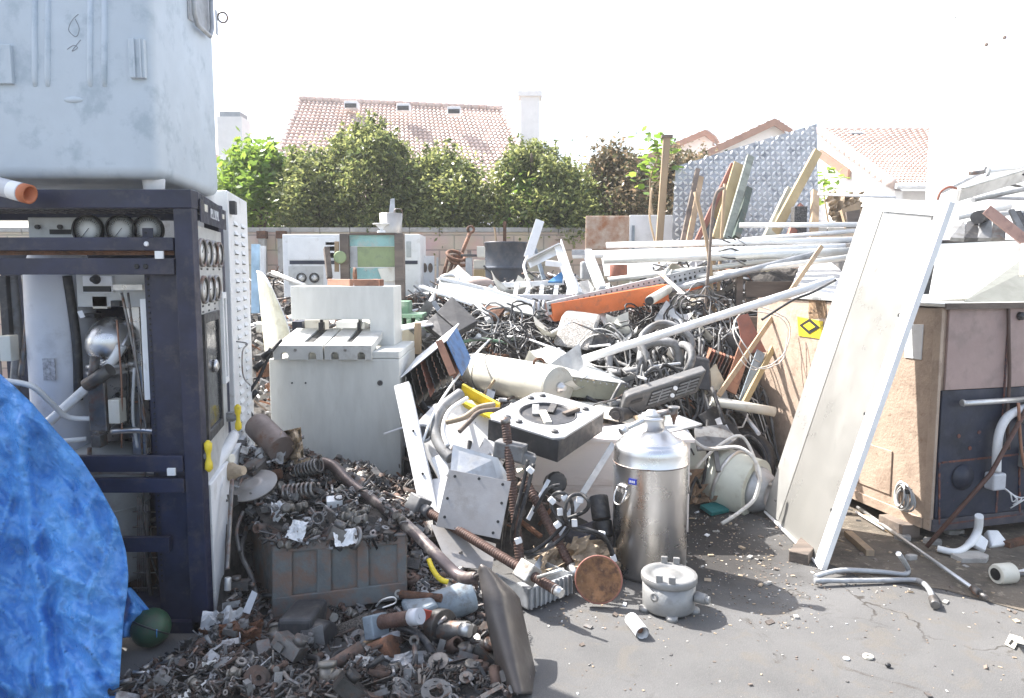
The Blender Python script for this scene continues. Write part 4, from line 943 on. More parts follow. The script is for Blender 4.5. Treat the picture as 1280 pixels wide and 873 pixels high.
mb = MB(); mb.slab([A,B,B+dd,A+dd], .012, (0,0,1)); obj('floor', mb, darkolive, cr)

# ---- small scrap kinds (built once at the origin, then copied)
PROTO = {}
def proto(key, mb, m): 
    o = obj(key, mb, m); FIX.remove(o); PROTO[key] = o; return o
def hexprof(mb, p, d, r, h): mb.lathe(p, d, [(r,0),(r,h)], 6, smooth=False)
mb = MB(); hexprof(mb,(0,0,0),(1,0,0),.013,.011); mb.cyl((.011,0,0),(.075,0,0),.0075,n=8); proto('hex_bolt', mb, ssteel)
mb = MB(); hexprof(mb,(0,0,0),(1,0,0),.010,.009); mb.cyl((.009,0,0),(.045,0,0),.006,n=8); mb.cyl((.03,0,0),(.04,0,0),.0105,n=6); proto('short_bolt', mb, srust)
mb = MB(); mb.lathe((0,0,0),(0,0,1),[(.007,0),(.015,0),(.015,.012),(.007,.012),(.007,0)],6,caps=False,smooth=False); proto('hex_nut', mb, ssteel)
mb = MB(); mb.ring((0,0,0),(0,0,1),.021,.010,.003,14); proto('washer', mb, sgalv)
mb = MB(); mb.helix((-.04,0,0),(.04,0,0),.016,.0032,8,5,9); proto('coil_spring', mb, dsteel)
mb = MB(); mb.lathe((-.035,0,0),(1,0,0),[(.013,0),(.019,0),(.019,.07),(.013,.07),(.013,0)],14,caps=False); proto('pipe_nipple', mb, srust)
mb = MB(); mb.cyl((-.03,0,0),(.03,0,0),.019,n=12).cyl((0,0,0),(0,.035,0),.017,n=12).lathe((-.036,0,0),(1,0,0),[(.013,0),(.024,0),(.024,.012)],10).lathe((.024,0,0),(1,0,0),[(.024,0),(.024,.012),(.013,.012)],10); proto('pipe_fitting', mb, mat('dull brass fitting', (.22,.205,.18), .5,.6,.25,DIRT,.3,9,.15,60,rnd_v=.35))
mb = MB(); mb.pbox((-.04,-.015,0),(.08,0,0),(0,.03,0),(0,0,.004)); mb.pbox((.036,-.015,.004),(.004,0,0),(0,.03,0),(0,0,.035)); proto('angle_bracket', mb, sgalv)
mb = MB(); mb.pbox((-.055,-.011,0),(.11,0,0),(0,.022,0),(0,0,.0035)); proto('metal_strip', mb, dsteel)
mb = MB(); mb.tube(curve([(-.06,0,0),(-.02,.008,.01),(.03,-.006,.006),(.07,.012,0)],4),.006,7); proto('bent_rod', mb, dsteel)
mb = MB(); mb.torus((0,0,.005),(0,0,1),.028,.0055,18,6); proto('iron_ring', mb, dsteel)
mb = MB(); mb.cyl((0,0,0),(0,0,.012),.032,n=18).cyl((0,0,.012),(0,0,.03),.014,n=12); proto('flanged_knob', mb, dsteel)
def crumple(seed, w_, h_, amp):
    def fn(u, v):
        x, y = (u-.5)*w_, (v-.5)*h_; return V((x, y, amp*mn.noise(V((x*22+seed, y*22, seed)))*1.4 + amp*abs(mn.noise(V((x*50, y*50+seed, 1))))))
    return MB().grid(fn, 12, 10, False)
o = proto('paper_scrap', crumple(3,.07,.05,.03), mat('scrap paper',(.5,.49,.47),.8,0,.1,(.35,.31,.27),.3,8,.1))
o = proto('plastic_scrap', crumple(8,.07,.05,.035), sgrey)
o = proto('rust_flake', crumple(5,.07,.05,.02), srust)
mb = MB(); mb.box((0,0,.01),(.05,.035,.022)).cyl((.01,0,.02),(.01,0,.034),.010,n=10); proto('small_casting', mb, sgrey)
SC_LABEL = {
 'hex_bolt': ('loose steel hex bolt in the scrap heap by the crate','bolt','hex bolts in the scrap heap'),
 'short_bolt': ('short rusty bolt with a nut in the scrap heap by the crate','bolt','short rusty bolts in the scrap heap'),
 'hex_nut': ('loose steel hex nut in the scrap heap by the crate','nut','hex nuts in the scrap heap'),
 'washer': ('flat bright washer in the scrap heap by the crate','washer','washers in the scrap heap'),
 'coil_spring': ('small dark coil spring in the scrap heap by the crate','spring','coil springs in the scrap heap'),
 'pipe_nipple': ('short rusty pipe nipple in the scrap heap by the crate','pipe piece','pipe nipples in the scrap heap'),
 'pipe_fitting': ('dull brass tee fitting in the scrap heap by the crate','fitting','tee fittings in the scrap heap'),
 'angle_bracket': ('small galvanised angle bracket in the scrap heap by the crate','bracket','angle brackets in the scrap heap'),
 'metal_strip': ('short dark flat strip in the scrap heap by the crate','strip','metal strips in the scrap heap'),
 'bent_rod': ('short bent dark rod in the scrap heap by the crate','rod','bent rods in the scrap heap'),
 'iron_ring': ('dark iron ring in the scrap heap by the crate','ring','iron rings in the scrap heap'),
 'flanged_knob': ('dark flanged knob in the scrap heap by the crate','knob','flanged knobs in the scrap heap'),
 'paper_scrap': ('crumpled white paper scrap in the heap by the crate','paper','paper scraps in the scrap heap'),
 'plastic_scrap': ('crumpled grey plastic film in the heap by the crate','plastic film','plastic films in the scrap heap'),
 'rust_flake': ('curled rust flake in the scrap heap by the crate','rust flake','rust flakes in the scrap heap'),
 'small_casting': ('small grey cast part in the scrap heap by the crate','casting','small castings in the scrap heap')}
used = set()
def put(key, p, s=1.0, rot=None, m=None):
    o = PROTO[key] if key not in used else PROTO[key].copy()
    if key in used: col.objects.link(o)
    used.add(key); l, c, g = SC_LABEL[key]; tag(o, l, c, g)
    o.location = p; o.scale = (s,s,s)
    o.rotation_euler = rot or (rnd.gauss(0,.5), rnd.gauss(0,.5), rnd.uniform(0,6.28)); return o
def inpoly(x, y, poly):
    r = False; n = len(poly)
    for i in range(n):
        (xa,ya),(xb,yb) = poly[i], poly[(i+1) % n]
        if (ya > y) != (yb > y) and x < (xb-xa)*(y-ya)/(yb-ya)+xa: r = not r
    return r
# footprint of the small scrap, on the ground plan
SP_ = [(-1.55,2.45),(.05,2.5),(.12,2.9),(-.15,3.35),(-.35,3.9),(-.65,4.45),(-1.6,4.5),(-1.62,3.5),(-1.30,3.0)]
SP_ = [(-1.50,2.36),(.0,2.40),(.07,2.6),(.08,2.9),(-.18,3.4),(-.38,3.9),(-.62,4.5),(-1.72,4.5),(-1.30,3.4),(-1.22,2.98)]
def crate_in(x, y): return inpoly(x, y, [(A.x,A.y+.01),(B.x,B.y+.01),(B.x+dd.x,B.y+dd.y),(A.x+dd.x,A.y+dd.y)])
topz = min(C_.z, D_.z)
def scrap_z(x, y):
    h = H(x, y) + mn.noise(V((x*6,y*6,1)))*.05
    if crate_in(x, y): h = max(h, topz - .01)
    return h
# brim fill of the crate
mb = MB()
def fill(u, v):
    p = (D_*(1-u)+C_*u) + dd*v; return V((p.x, p.y, p.z - .02 + .05*math.sin(v*2.6) + mn.noise(p*14)*.03))
mb.grid(fill, 40, 30); o = one('crate_fill', mb, heapm, 'mass of fine scrap filling the steel crate', 'scrap'); tag(o, kind='stuff')
keys = (['hex_bolt']*34+['short_bolt']*16+['hex_nut']*14+['washer']*10+['coil_spring']*5+['pipe_nipple']*9+['pipe_fitting']*6+['angle_bracket']*7+['metal_strip']*10+['bent_rod']*10+['iron_ring']*5+['flanged_knob']*4+['paper_scrap']*4+['plastic_scrap']*3+['rust_flake']*5+['small_casting']*6)
cnt = {}
n_done = 0
while n_done < 1500:
    x, y = rnd.uniform(-1.75,.12), rnd.uniform(2.38,4.5)
    if not inpoly(x, y, SP_): continue
    k = rnd.choice(keys)
    if cnt.get(k,0) >= 270: continue
    if x > -.95 and y < 2.98 and rnd.random() < .62: continue
    cnt[k] = cnt.get(k,0)+1; n_done += 1
    s = rnd.uniform(.6,1.2) if k not in ('paper_scrap','plastic_scrap','rust_flake') else rnd.uniform(.5,1.15)
    put(k, (x, y, scrap_z(x,y)+rnd.uniform(.0,.03)), s)
# along the crate's brim and the slope left of it
for i in range(150):
    u, v = rnd.random(), rnd.random(); p = (D_*(1-u)+C_*u)+dd*v
    put(rnd.choice(['hex_bolt','hex_nut','washer','pipe_fitting','short_bolt','iron_ring','bent_rod','small_casting']), (p.x,p.y,p.z+.01+.05*math.sin(v*2.6)+rnd.uniform(-.01,.03)), rnd.uniform(.6,1.1))

mb = MB(); mb.lathe((-.10,0,.03),(1,0,0),[(.022,0),(.03,0),(.03,.2),(.022,.2),(.022,0)],14,caps=False); proto('thick_pipe', mb, srust)
mb = MB(); mb.ring((0,0,0),(0,0,1),.06,.028,.014,22); 
for t in range(6): mb.lathe((math.cos(t*1.047)*.046,math.sin(t*1.047)*.046,.014),(0,0,1),[(.006,0),(.006,.006)],6)
proto('pipe_flange', mb, sgrey)
mb = MB(); mb.box((0,0,.03),(.13,.08,.06)).cyl((-.03,0,.06),(-.03,0,.09),.03,n=14).cyl((.06,0,.03),(.10,0,.03),.018,n=12).box((.02,.045,.02),(.04,.02,.03)); proto('valve_block', mb, dsteel)
mb = MB(); mb.tube(curve([(-.09,0,.01),(-.03,.03,.03),(.04,-.03,.02),(.12,.02,.0)],5),.013,8); proto('hose_piece', mb, blackp)
mb = MB(); mb.lathe((0,0,0),(0,0,1),[(.055,0),(.05,.012),(.055,.024),(.012,.026)],24).ring((0,0,.02),(0,0,1),.03,.012,.02,16); proto('pulley', mb, srust)
SC_LABEL.update({'thick_pipe':('thick brown pipe piece in the scrap heap by the crate','pipe piece','thick pipe pieces in the scrap heap'),'pipe_flange':('grey bolted pipe flange in the scrap heap by the crate','flange','pipe flanges in the scrap heap'),'valve_block':('dark valve block in the scrap heap by the crate','valve','valve blocks in the scrap heap'),'hose_piece':('short black hose piece in the scrap heap by the crate','hose','hose pieces in the scrap heap'),'pulley':('brown grooved pulley in the scrap heap by the crate','pulley','pulleys in the scrap heap')})
for i in range(75):
    while True:
        x, y = rnd.uniform(-1.6,.05), rnd.uniform(2.42,4.4)
        if inpoly(x, y, SP_): break
    put(rnd.choice(['thick_pipe','pipe_flange','valve_block','valve_block','hose_piece','hose_piece','pulley']), (x,y,scrap_z(x,y)+.015), rnd.uniform(.6,1.0))
for i in range(64):
    while True:
        x, y = rnd.uniform(-1.6,.05), rnd.uniform(2.42,4.4)
        if inpoly(x, y, SP_): break
    put(rnd.choice(['pipe_fitting','small_casting','small_casting','pipe_nipple','flanged_knob','bent_rod','bent_rod','iron_ring','metal_strip','short_bolt']), (x,y,scrap_z(x,y)+.025), rnd.uniform(1.0,1.6))
# ---- fine uncountable scrap over the whole pile
FM = [dsteel, rusty, mgrey, galv, blackp, cream, wooddk, white2, alu]
def fines(n, region, smin, smax, weights, name, label, zoff=0.0, fm=None):
    mb = MB(); mats = fm or FM
    k = 0
    while k < n:
        x, y = region()
        if x is None: continue
        k += 1
        h = H(x,y) if name != 'fine_scrap' else scrap_z(x,y)
        if h < .03 and rnd.random() < .8: continue
        s = rnd.uniform(smin, smax)*(1 if rnd.random() > .1 else 1.7)
        E = Matrix.Rotation(rnd.uniform(0,6.28),3,'Z') @ Matrix.Rotation(rnd.gauss(0,.6),3,'X') @ Matrix.Rotation(rnd.gauss(0,.6),3,'Y')
        mb.cm = rnd.choices(range(len(mats)), weights)[0]; c = (x, y, h+rnd.uniform(-.01,.03)+zoff*rnd.random())
        t = rnd.random()
        if t < .3: mb.box(c, (s*1.4, s*rnd.uniform(.12,.4), s*rnd.uniform(.03,.16)), E)
        elif t < .8:
            d = E @ V((1,0,0)); l_ = s*rnd.uniform(.5,1.1); mb.cyl(V(c)-d*l_, V(c)+d*l_, s*rnd.uniform(.05,.13), n=6)
        elif t < .9: mb.lathe(c, E @ V((0,0,1)), [(s*.18,0),(s*.36,0),(s*.36,s*.12),(s*.18,s*.12),(s*.18,0)], 8, caps=False, smooth=False)
        else: mb.slab([V(c)+E@V((s*math.cos(a)*rnd.uniform(.3,.6), s*math.sin(a)*rnd.uniform(.3,.6), 0)) for a in (0,1.3,2.6,3.9,5.2)], .003, E@V((0,0,1)))
    o = one(name, mb, mats, label, 'scrap'); tag(o, kind='stuff'); return o
def reg_a():
    x, y = rnd.uniform(-1.75,.12), rnd.uniform(2.38,4.5); return (x,y) if inpoly(x,y,SP_) else (None,None)
fines(12000, reg_a, .014, .042, (5,6.5,3.6,2.6,1.4,1.7,3), 'fine_scrap', 'mass of tiny metal scrap covering the foreground heap', 0.0, [dsteel, srust, sgrey, sgalv, blackp, spale, ssteel])
def reg_b():
    y = rnd.uniform(3.4,9.2); x = rnd.uniform(-.62,.35)*y if y < 9.5 else 0
    x = rnd.uniform(-2.9, min(2.4, .33*y)); return (x,y) if H(x,y) > .12 and not inpoly(x,y,SP_) else (None,None)
fines(5200, reg_b, .035, .12, (5,3,4,1.5,5,.8,2,.7,1.2), 'pile_scrap', 'mass of mixed scrap metal bits covering the main pile', .05)

# ---- hand placed pieces on the heap
def cylpiece(name, label, cat, a, b, r, m, r2=None, group=None):
    return one(name, MB().cyl(a, b, r, r2, 20), m, label, cat, group, bevel=min(.003, r*.2))
# disc with hub
q = P(318,612,3.55)
r0 = thing('brake_disc', 'pale grey steel disc with a hub lying flat on top of the heap', 'disc'); ax = V((-.12,-.38,.92)).normalized()
ob = obj('disc', MB().lathe(q+ax*.02, ax, [(.118,0),(.122,.006),(.118,.012),(.06,.016),(.06,.02),(.03,.022)], 40), plate_al, r0); obj('hub_ring', MB().torus(q+ax*.004, ax, .05, .008, 24, 6), sgrey, ob)
# chunky spring coils
for i,(a,b,lb) in enumerate([((372,590),(400,582),'thick dark coil spring half buried behind the disc'),((356,616),(396,612),'thick grey coil spring lying just above the crate contents')]):
    A_, B_ = P(*a,3.75-.25*i), P(*b,3.72-.25*i); one('heavy_spring', MB().helix(A_,B_,.035,.0075,7,7,14), dsteel if i == 0 else steel, lb, 'spring')
cylpiece('motor_can','dusty brown cylinder lying against the grey machine base','cylinder',P(322,532,4.0),P(352,562,3.8),.075,mat('dusty brown can',(.24,.19,.17),.55,.2,.15,RUST,.2,6,.1))
r0 = thing('paper_sack_piece','torn brown paper sack piece standing beside the dusty cylinder','paper sack')
obj('sack', MB().grid(lambda u,v: P(350+26*u+4*v, 540+38*v-6*u, 3.85+.05*math.sin(u*6)+mn.noise(V((u*5,v*5,2)))*.12), 16, 16, False), bagp, r0, solid=.002)
cylpiece('thin_shaft','thin steel shaft with a collar lying across the top of the heap','rod',P(334,562,3.9),P(380,546,3.95),.011,steel)
cylpiece('long_bolt','long thin steel rod standing upright at the left slope of the heap','rod',P(290,600,3.28),P(284,712,3.02),.010,steel)
cylpiece('rod_coupling','bright coupling on the lower end of the upright thin rod','coupling',P(285,722,3.015),P(284.5,738,3.01),.014,alu)
cylpiece('rusty_tube','rusty bar lying behind the pale disc','bar',P(296,606,3.7),P(352,592,3.72),.028,rusty)
pipe('bent_pipe','dark bent pipe curling down the left side of the steel crate','pipe',[P(310,655,3.5),P(302,690,3.3),P(314,720,3.2),P(322,755,3.12)],.012,dsteel)
pipe('bent_pipe','thin dark hooked rod between the crate and the upright rod','rod',[P(304,640,3.4),P(296,664,3.3),P(300,690,3.2)],.009,dsteel)
one('flat_bar', MB().slab([P(322,742,3.05),P(312,768,2.98),P(303,765,2.98),P(315,738,3.05)], .006), galv, 'small galvanised flat bar with holes left of the crate corner', 'bar')
def sheet(name, label, cat, pts, t, m, group=None, bevel=0, back=None, cren=0): return one(name, MB().slab(pts, t, back), m, label, cat, group, bevel)
def rag(name, label, cat, px, py, Y, w_, h_, m, seed, amp=.05, tilt=(.5,0,0)):
    me = crumple(seed, w_, h_, amp); M = Matrix.Translation(P(px,py,Y)) @ Matrix.Rotation(tilt[2],4,'Z') @ Matrix.Rotation(tilt[0],4,'X') @ Matrix.Rotation(tilt[1],4,'Y')
    return one(name, me.xf(M), m, label, cat, solid=.0015)
rag('plastic_bag','crumpled translucent plastic bag draped on the left slope below the upright rod','plastic bag',276,782,2.9,.16,.12,card,4,.05,(.6,.2,.2))
rag('paper_sheet','large crumpled white paper sheet hanging over the crate edge on its right','paper',432,672,3.12,.11,.08,paper,6,.02,(.7,.1,.5))
rag('paper_sheet','folded white paper corner standing on the crate near its middle','paper',372,664,3.16,.08,.09,paper,9,.03,(.9,.2,-.3))
rag('paper_sheet','white paper ball behind the crate on the left','paper',352,640,3.35,.10,.09,paper,11,.05,(.5,.2,.3))
one('white_carton', MB().box(P(418,630,3.45),(.075,.06,.06),Matrix.Rotation(.3,3,'Z')@Matrix.Rotation(.2,3,'X')), white, 'little white carton lying on the heap behind the crate', 'carton', bevel=.002)
rag('paper_sack_piece','pale torn cardboard piece near the top of the heap left of the long shaft','cardboard',376,588,3.9,.16,.13,bagp,12,.05,(.6,.3,.5))
rag('plastic_bag','grey plastic film heap next to the yellow valve handle','plastic bag',330,570,3.8,.22,.14,card,14,.06,(.5,.1,.1))
for i,(px,py,Y,lb) in enumerate([(272,575,3.5,'dusty bottle shaped fitting by the foam strip'),(286,590,3.45,'rag wrapped fitting below the dusty bottle shaped one')]):
    one('dusty_fitting', MB().lathe(P(px,py,Y),(.9,-.3,.15),[(.018,-.08),(.04,-.06),(.045,.02),(.03,.05),(.022,.09)],14), bagp if i else cream, lb, 'fitting')
for i in range(11):      # scrap paper and brown bits tone the heap
    pass

# ---- long shaft with a worn scoop blade
r0 = thing('scoop_shovel', 'long brown shafted scoop with a bent grey blade, leaning across the foreground', 'scoop')
path = curve([P(404,578,3.85),P(418,584,3.78),P(440,606,3.62),P(500,650,3.26),P(540,688,3.06),P(568,716,2.98),P(584,723,2.92),P(596,721,2.86)], 6)
obj('shaft', MB().tube(path, [.030 if i < 10 else .026 for i in range(len(path)-4)]+[.024,.022,.02,.018], 14), handlem, r0)
def blade(u, v):
    # u across, v from neck to tip
    pyc = 714 + 154*v; xl = 598 + 24*v + 8*v*v; xr = 606 + 36*min(1,(v*5))**.5 + 34*v - 2*v*v
    px = xl + (xr-xl)*u; bow = math.sin(u*math.pi)
    py = pyc + (-9*bow*(1-v)**3) + 6*(u-.3)*(1-v)
    q = P(px, py, 2.80 - .265*v - (.05+.07*v)*bow + .10*u*(1-.2*v)); return q
mb = MB(); mb.grid(blade, 24, 40); bl = obj('blade', mb, bladem, r0, solid=.004)
mb = MB(); mb.tube(curve([P(590,722,2.88)+V((0,-.01,0)), P(600,718,2.84), P(612,712,2.86), P(606,728,2.84)],5), .008, 8); obj('socket_fold', mb, bladem, r0)

# ---- threaded rods
def screw(mb, a, b, r, pitch=.014):
    a, b = V(a), V(b); L_ = (b-a).length; n = int(L_/pitch); pr = [(r*.84,0)]
    for i in range(n): pr += [(r*.84, i*pitch), (r, i*pitch+pitch*.35), (r, i*pitch+pitch*.6), (r*.84, i*pitch+pitch*.95)]
    return mb.lathe(a, b-a, pr, 16)
def nutblock(c, d, s, h, yaw=0, name='square_nut', m=mgrey, parent=None):
    d = V(d).normalized(); x = d.orthogonal().normalized(); y = d.cross(x); x, y = x*math.cos(yaw)+y*math.sin(yaw), y*math.cos(yaw)-x*math.sin(yaw)
    return obj(name, MB().pbox(V(c)-x*s/2-y*s/2-d*h/2, x*s, y*s, d*h), m, parent, .006)
castm = mat('pale cast steel', (.36,.35,.33), .5, .4, .15, (.2,.16,.12), .3, 9, .2, 60)
r0 = thing('threaded_rod', 'brown screw rod with square nuts lying diagonally from the white post to the grey tray', 'threaded rod')
a, b = P(522,632,3.72), P(697,739,3.05); d = (b-a).normalized()
obj('screw', screw(MB(), a, b, .024), brownrod, r0); nutblock(a-d*.0, d, .10, .085, .5, m=mgrey, parent=r0); obj('collar', MB().cyl(a+d*.05, a+d*.10, .03), mgrey, r0)
nutblock(P(659,716,3.18), d, .085, .085, .3, m=castm, parent=r0); obj('rod_tip', MB().cyl(b-d*.02, b+d*.025, .023, .021, 20), alu, r0); obj('cross_pin', MB().cyl(P(672,722,3.10), P(704,712,3.02), .008), alu, r0)
r0 = thing('threaded_rod', 'upright brown screw rod carrying a grey nut block beside the black electrical box', 'threaded rod')
a, b = P(632,528,3.72), P(652,720,3.45); d = (b-a).normalized(); obj('screw', screw(MB(), a, b, .025), brownrod, r0)
obj('nut_block', MB().box(P(638,563,3.7),(.16,.10,.085),Matrix.Rotation(.15,3,'Y')@Matrix.Rotation(-.3,3,'Z')).box(P(655,572,3.70),(.12,.09,.06),Matrix.Rotation(.3,3,'Y')), mgrey, r0, .008); obj('rod_tip', MB().cyl(a-d*.022, a+d*.01, .027, .027, 18), steel, r0)
r0 = thing('threaded_rod', 'rusty screw rod sloping down right under the cable loops to the rusty lid', 'threaded rod')
a, b = P(655,598,3.75), P(716,712,3.42); obj('screw', screw(MB(), a, b, .024), brownrod, r0); obj('rod_tip', MB().cyl(P(714,708,3.43), P(722,722,3.38), .028, .026), alu, r0)
r0 = thing('threaded_rod', 'stubby screw with square head and white cap lying in front of the crate', 'threaded rod')
a, b = P(476,778,2.88), P(514,772,2.80); d = (b-a).normalized(); obj('screw', screw(MB(), a, b, .030), brownrod, r0); nutblock(P(470,783,2.88), d, .095, .055, .5, 'head_block', greyblue, r0); obj('end_cap', MB().cyl(b, b+d*.05, .034, .032, 22).cyl(b+d*.05,b+d*.053,.012), palegrey, r0)
obj('socket_stub', MB().cyl(P(488,792,2.86), P(492,812,2.84), .040,.034,18), palegrey, r0)
# ---- objects along the bottom
r0 = thing('terminal_box', 'dark grey box with rounded end and scratched label under the crate', 'box')
a = P(347,822,2.86); w3 = P(411,815,2.82)-a; w3.z = 0
mb = MB(); mb.pbox(a, P(390,822,2.84)-a, (.02,.2,0), (0,0,.165)); bx = obj('box_body', mb, dgrey, r0, .02, seg=3)
mb = MB(); c = P(391,797,2.90); mb.cyl(c+V((-.02,0,0)), c+V((.075,-.03,0)), .082, .076, 28); obj('end_bell', mb, dgrey, r0, .008)
obj('scratched_label', MB().slab([P(390,786,2.795),P(403,781,2.795),P(406,806,2.795),P(393,812,2.795)],.002), mgrey, r0); obj('tag', MB().slab([P(385,818,2.80),P(396,812,2.80),P(398,820,2.80),P(388,826,2.80)],.004), cream, r0)
cylpiece('mesh_sleeve','dark perforated mesh sleeve lying below the crate front','sleeve',P(410,800,2.98),P(466,778,2.95),.045,mat('perforated dark mesh',(.05,.045,.04),.6,.3,.7,(.16,.14,.12),.5,90,.9,120))
cylpiece('rusty_pipe','short fat rusty pipe in the bottom foreground right of the hose arch','pipe',P(442,830,2.80),P(492,808,2.76),.048,rusty)
one('wood_block', MB().box(P(468,800,2.88),(.09,.05,.04),Matrix.Rotation(.4,3,'Z')@Matrix.Rotation(-.3,3,'Y')), wood, 'small splintered wood block beside the rusty pipe', 'wood block', bevel=.003)
pipe('black_hose','black hose arching in the bottom foreground','hose',[P(418,866,2.7),P(412,835,2.75),P(424,815,2.8),P(446,815,2.8),P(458,822,2.8)],.016,blackp)
pipe('black_hose','thick grey black hose sweeping from the stubby screw to the bottom edge','hose',[P(498,783,2.85),P(520,792,2.8),P(538,812,2.75),P(546,835,2.7),P(549,866,2.65)],.017,cableb)
pipe('worn_pipe','dull grey pipe emerging under the dark box at the bottom','pipe',[P(340,846,2.74),P(366,840,2.74),P(386,822,2.78)],.018,greyblue)
r0 = thing('gear_motor','grey blue gear motor with a red label, behind the scoop blade','motor')
c = P(548,762,3.05)
obj('motor_body', MB().cyl(P(520,772,3.0), P(590,744,3.12), .078, .07, 28), greyblue, r0, .01); obj('gear_housing', MB().box(P(528,770,3.0),(.13,.16,.15),Matrix.Rotation(.4,3,'Z')@Matrix.Rotation(-.25,3,'Y')), greyblue, r0, .02, seg=3)
obj('label', MB().box(P(532,771,2.885),(.035,.008,.06),Matrix.Rotation(.35,3,'Y')@Matrix.Rotation(.2,3,'Z')), redlab, r0); obj('spindle', MB().cyl(P(550,790,2.9), P(586,786,2.82), .045,.03,20).cyl(P(577,785,2.84), P(594,787,2.81), .018), dsteel, r0, .003); obj('clamp_plate', MB().cyl(P(545,786,2.93),P(556,788,2.90),.085,n=22), dsteel, r0, .004); obj('spindle_tip', MB().cyl(P(576,786,2.80), P(588,789,2.78), .026), alu, r0)
cylpiece('rusty_rod','rusty tube lying along the bottom right of the crate','tube',P(500,743,3.05),P(552,748,3.0),.018,rusty)
cylpiece('small_motor','grey blue motor can lying at the bottom edge','motor',P(540,830,2.72),P(568,846,2.68),.05,greyblue)
one('yellow_elbow', MB().tube(curve([P(536,700,3.25),P(541,712,3.2),P(550,724,3.16),P(560,728,3.15)],5),.012,10), yellowp, 'bright yellow bent elbow poking out right of the crate', 'elbow')
rag('crumpled_tin','crumpled silver foil sheet at the bottom edge','foil',500,838,2.70,.24,.12,card,21,.05,(.9,.1,.3))
rag('rusty_sheet','curled rusty sheet piece at the left foot of the crate','sheet',300,800,2.82,.17,.13,rusty,23,.06,(.9,.3,.2))
rag('rusty_sheet','second curled rusty sheet standing between the bolt head and the ball','sheet',262,806,2.84,.12,.11,rusty,25,.06,(1.1,.2,-.3))
r0 = thing('big_bolt','big dark hex headed bolt standing at the bottom left of the dark box','bolt'); a,b = P(328,812,2.78),P(336,862,2.66); d=(b-a).normalized(); obj('bolt_head', MB().lathe(a,d,[(.05,-.02),(.052,.0),(.05,.045)],6,smooth=False), dsteel, r0,.003); obj('bolt_shank', MB().cyl(a+d*.045,b,.03), rusty, r0)
one('thick_washer', MB().ring(P(276,812,2.76),(.3,-.7,.6),.034,.018,.008,24), alu, 'thick bright washer on the low scrap left of the big bolt', 'washer')
one('bright_ring', MB().ring(P(498,742,3.06),(.05,-1,.1),.017,.009,.004,20), alu, 'tiny bright ring stuck on the crate front lower right corner', 'ring')
pipe('wire_loop','bright wire loop lying on the square headed screw','wire',[P(470,758,2.92),P(478,750,2.9),P(492,747,2.9),P(494,754,2.9),P(478,760,2.88)],.004,alu)
pipe('red_hose','flat pinkish red hose across the bottom left foreground','hose',[P(188,856,2.72),P(225,845,2.7),P(265,842,2.7),P(280,845,2.7)],.014,redbrown)
one('spanner', MB().cyl(P(518,806,2.74),P(520,836,2.68),.010).ring(P(518,800,2.75),(.05,-1,.2),.02,.011,.012,16).ring(P(520,838,2.68),(.05,-1,.2),.018,.010,.012,16), steel, 'bare steel ring spanner between the hoses at the bottom', 'spanner')
rag('blue_plastic','scrap of bright blue plastic at the bottom left edge','plastic',275,848,2.66,.10,.06,tm,31,.03,(.8,0,0))
pipe('blue_wire','thin blue wire at the bottom right of the heap','wire',[P(580,800,2.85),P(592,825,2.75),P(585,850,2.7),P(570,862,2.66)],.004,bluep)
pipe('thin_hose','thin black hose curling on the asphalt at the foot of the scoop blade','hose',[P(672,820,2.9),P(683,832,2.85),P(686,860,2.75)],.008,cableb)

# ================================================================= MAIN PILE
def bar(name, label, cat, a, b, w_, h, m, group=None, up=(0,0,1), bevel=.002):
    return one(name, MB().bar(a, b, w_, h, up), m, label, cat, group, bevel)
def rod(name, label, cat, a, b, r, m, group=None): return one(name, MB().cyl(a, b, r, None, 12), m, label, cat, group)
# ---- white post leaning beside the grey machine
r0 = thing('white_post', 'white square metal post leaning diagonally down beside the grey machine', 'post')
a, b = P(503,482,4.35), P(553,712,3.62); obj('post_tube', MB().bar(a, b, .095, .05, (0,-1,.2)), white2, r0, .004)
mb = MB()
for t in (.28,.52,.75): q = a.lerp(b,t)+V((.01,-.03,.01)); obj('rivet_hole', MB().cyl(q, q+V((0,-.006,.0)), .007, n=10), blackmark, r0)
# ---- electronics chassis with blue lid
r0 = thing('electronics_chassis', 'open electronics chassis with a white cover and blue end lying on its edge', 'chassis')
W = [P(498,474,4.75), P(557,427,4.75), P(577,458,4.72), P(513,520,4.72)]
t1, t2 = P(500,472,4.60), P(558,425,4.65); dep = V((.05,.42,.08))
obj('top_cover', MB().slab([t1, t2, t2+dep, t1+dep], .008, (0,0,-1)), white2, r0, .002)
e1, e2 = P(508,520,4.50), P(578,470,4.55)
obj('blue_end', MB().slab([t2+V((0,.01,-.004)), t2+dep*.8, e2+dep*.8, e2], .008, (-1,0,0)), bluep, r0, .002)
obj('rear_plate', MB().slab([t1+dep*.55, t2+dep*.55, e2+dep*.55, e1+dep*.55], .006, (0,1,0)), dgrey, r0)
for k in range(8):
    f = .06+.11*k; p, q = t1.lerp(t2,f)+dep*.12+V((0,0,-.012)), e1.lerp(e2,f)+dep*.12
    cp = obj('circuit_card', MB().slab([p, q, q+dep*.4, p+dep*.4], .004, (1,0,0)), [dgrey,dsteel,blackp,redbrown][k%4], r0)
    mb = MB()
    for j in range(5): mb.box(p.lerp(q,.15+.17*j)+dep*.02, (.006,.012,.03))
    obj('card_edge', mb, [steel,blackp,coppr][k%3], cp)
mb = MB(); mb.bar(t2.lerp(e2,.02)+V((-.05,-.01,0)), e2+V((-.06,-.01,.01)), .045, .02, (0,-1,0)); obj('orange_side_rail', mb, coppr, r0)
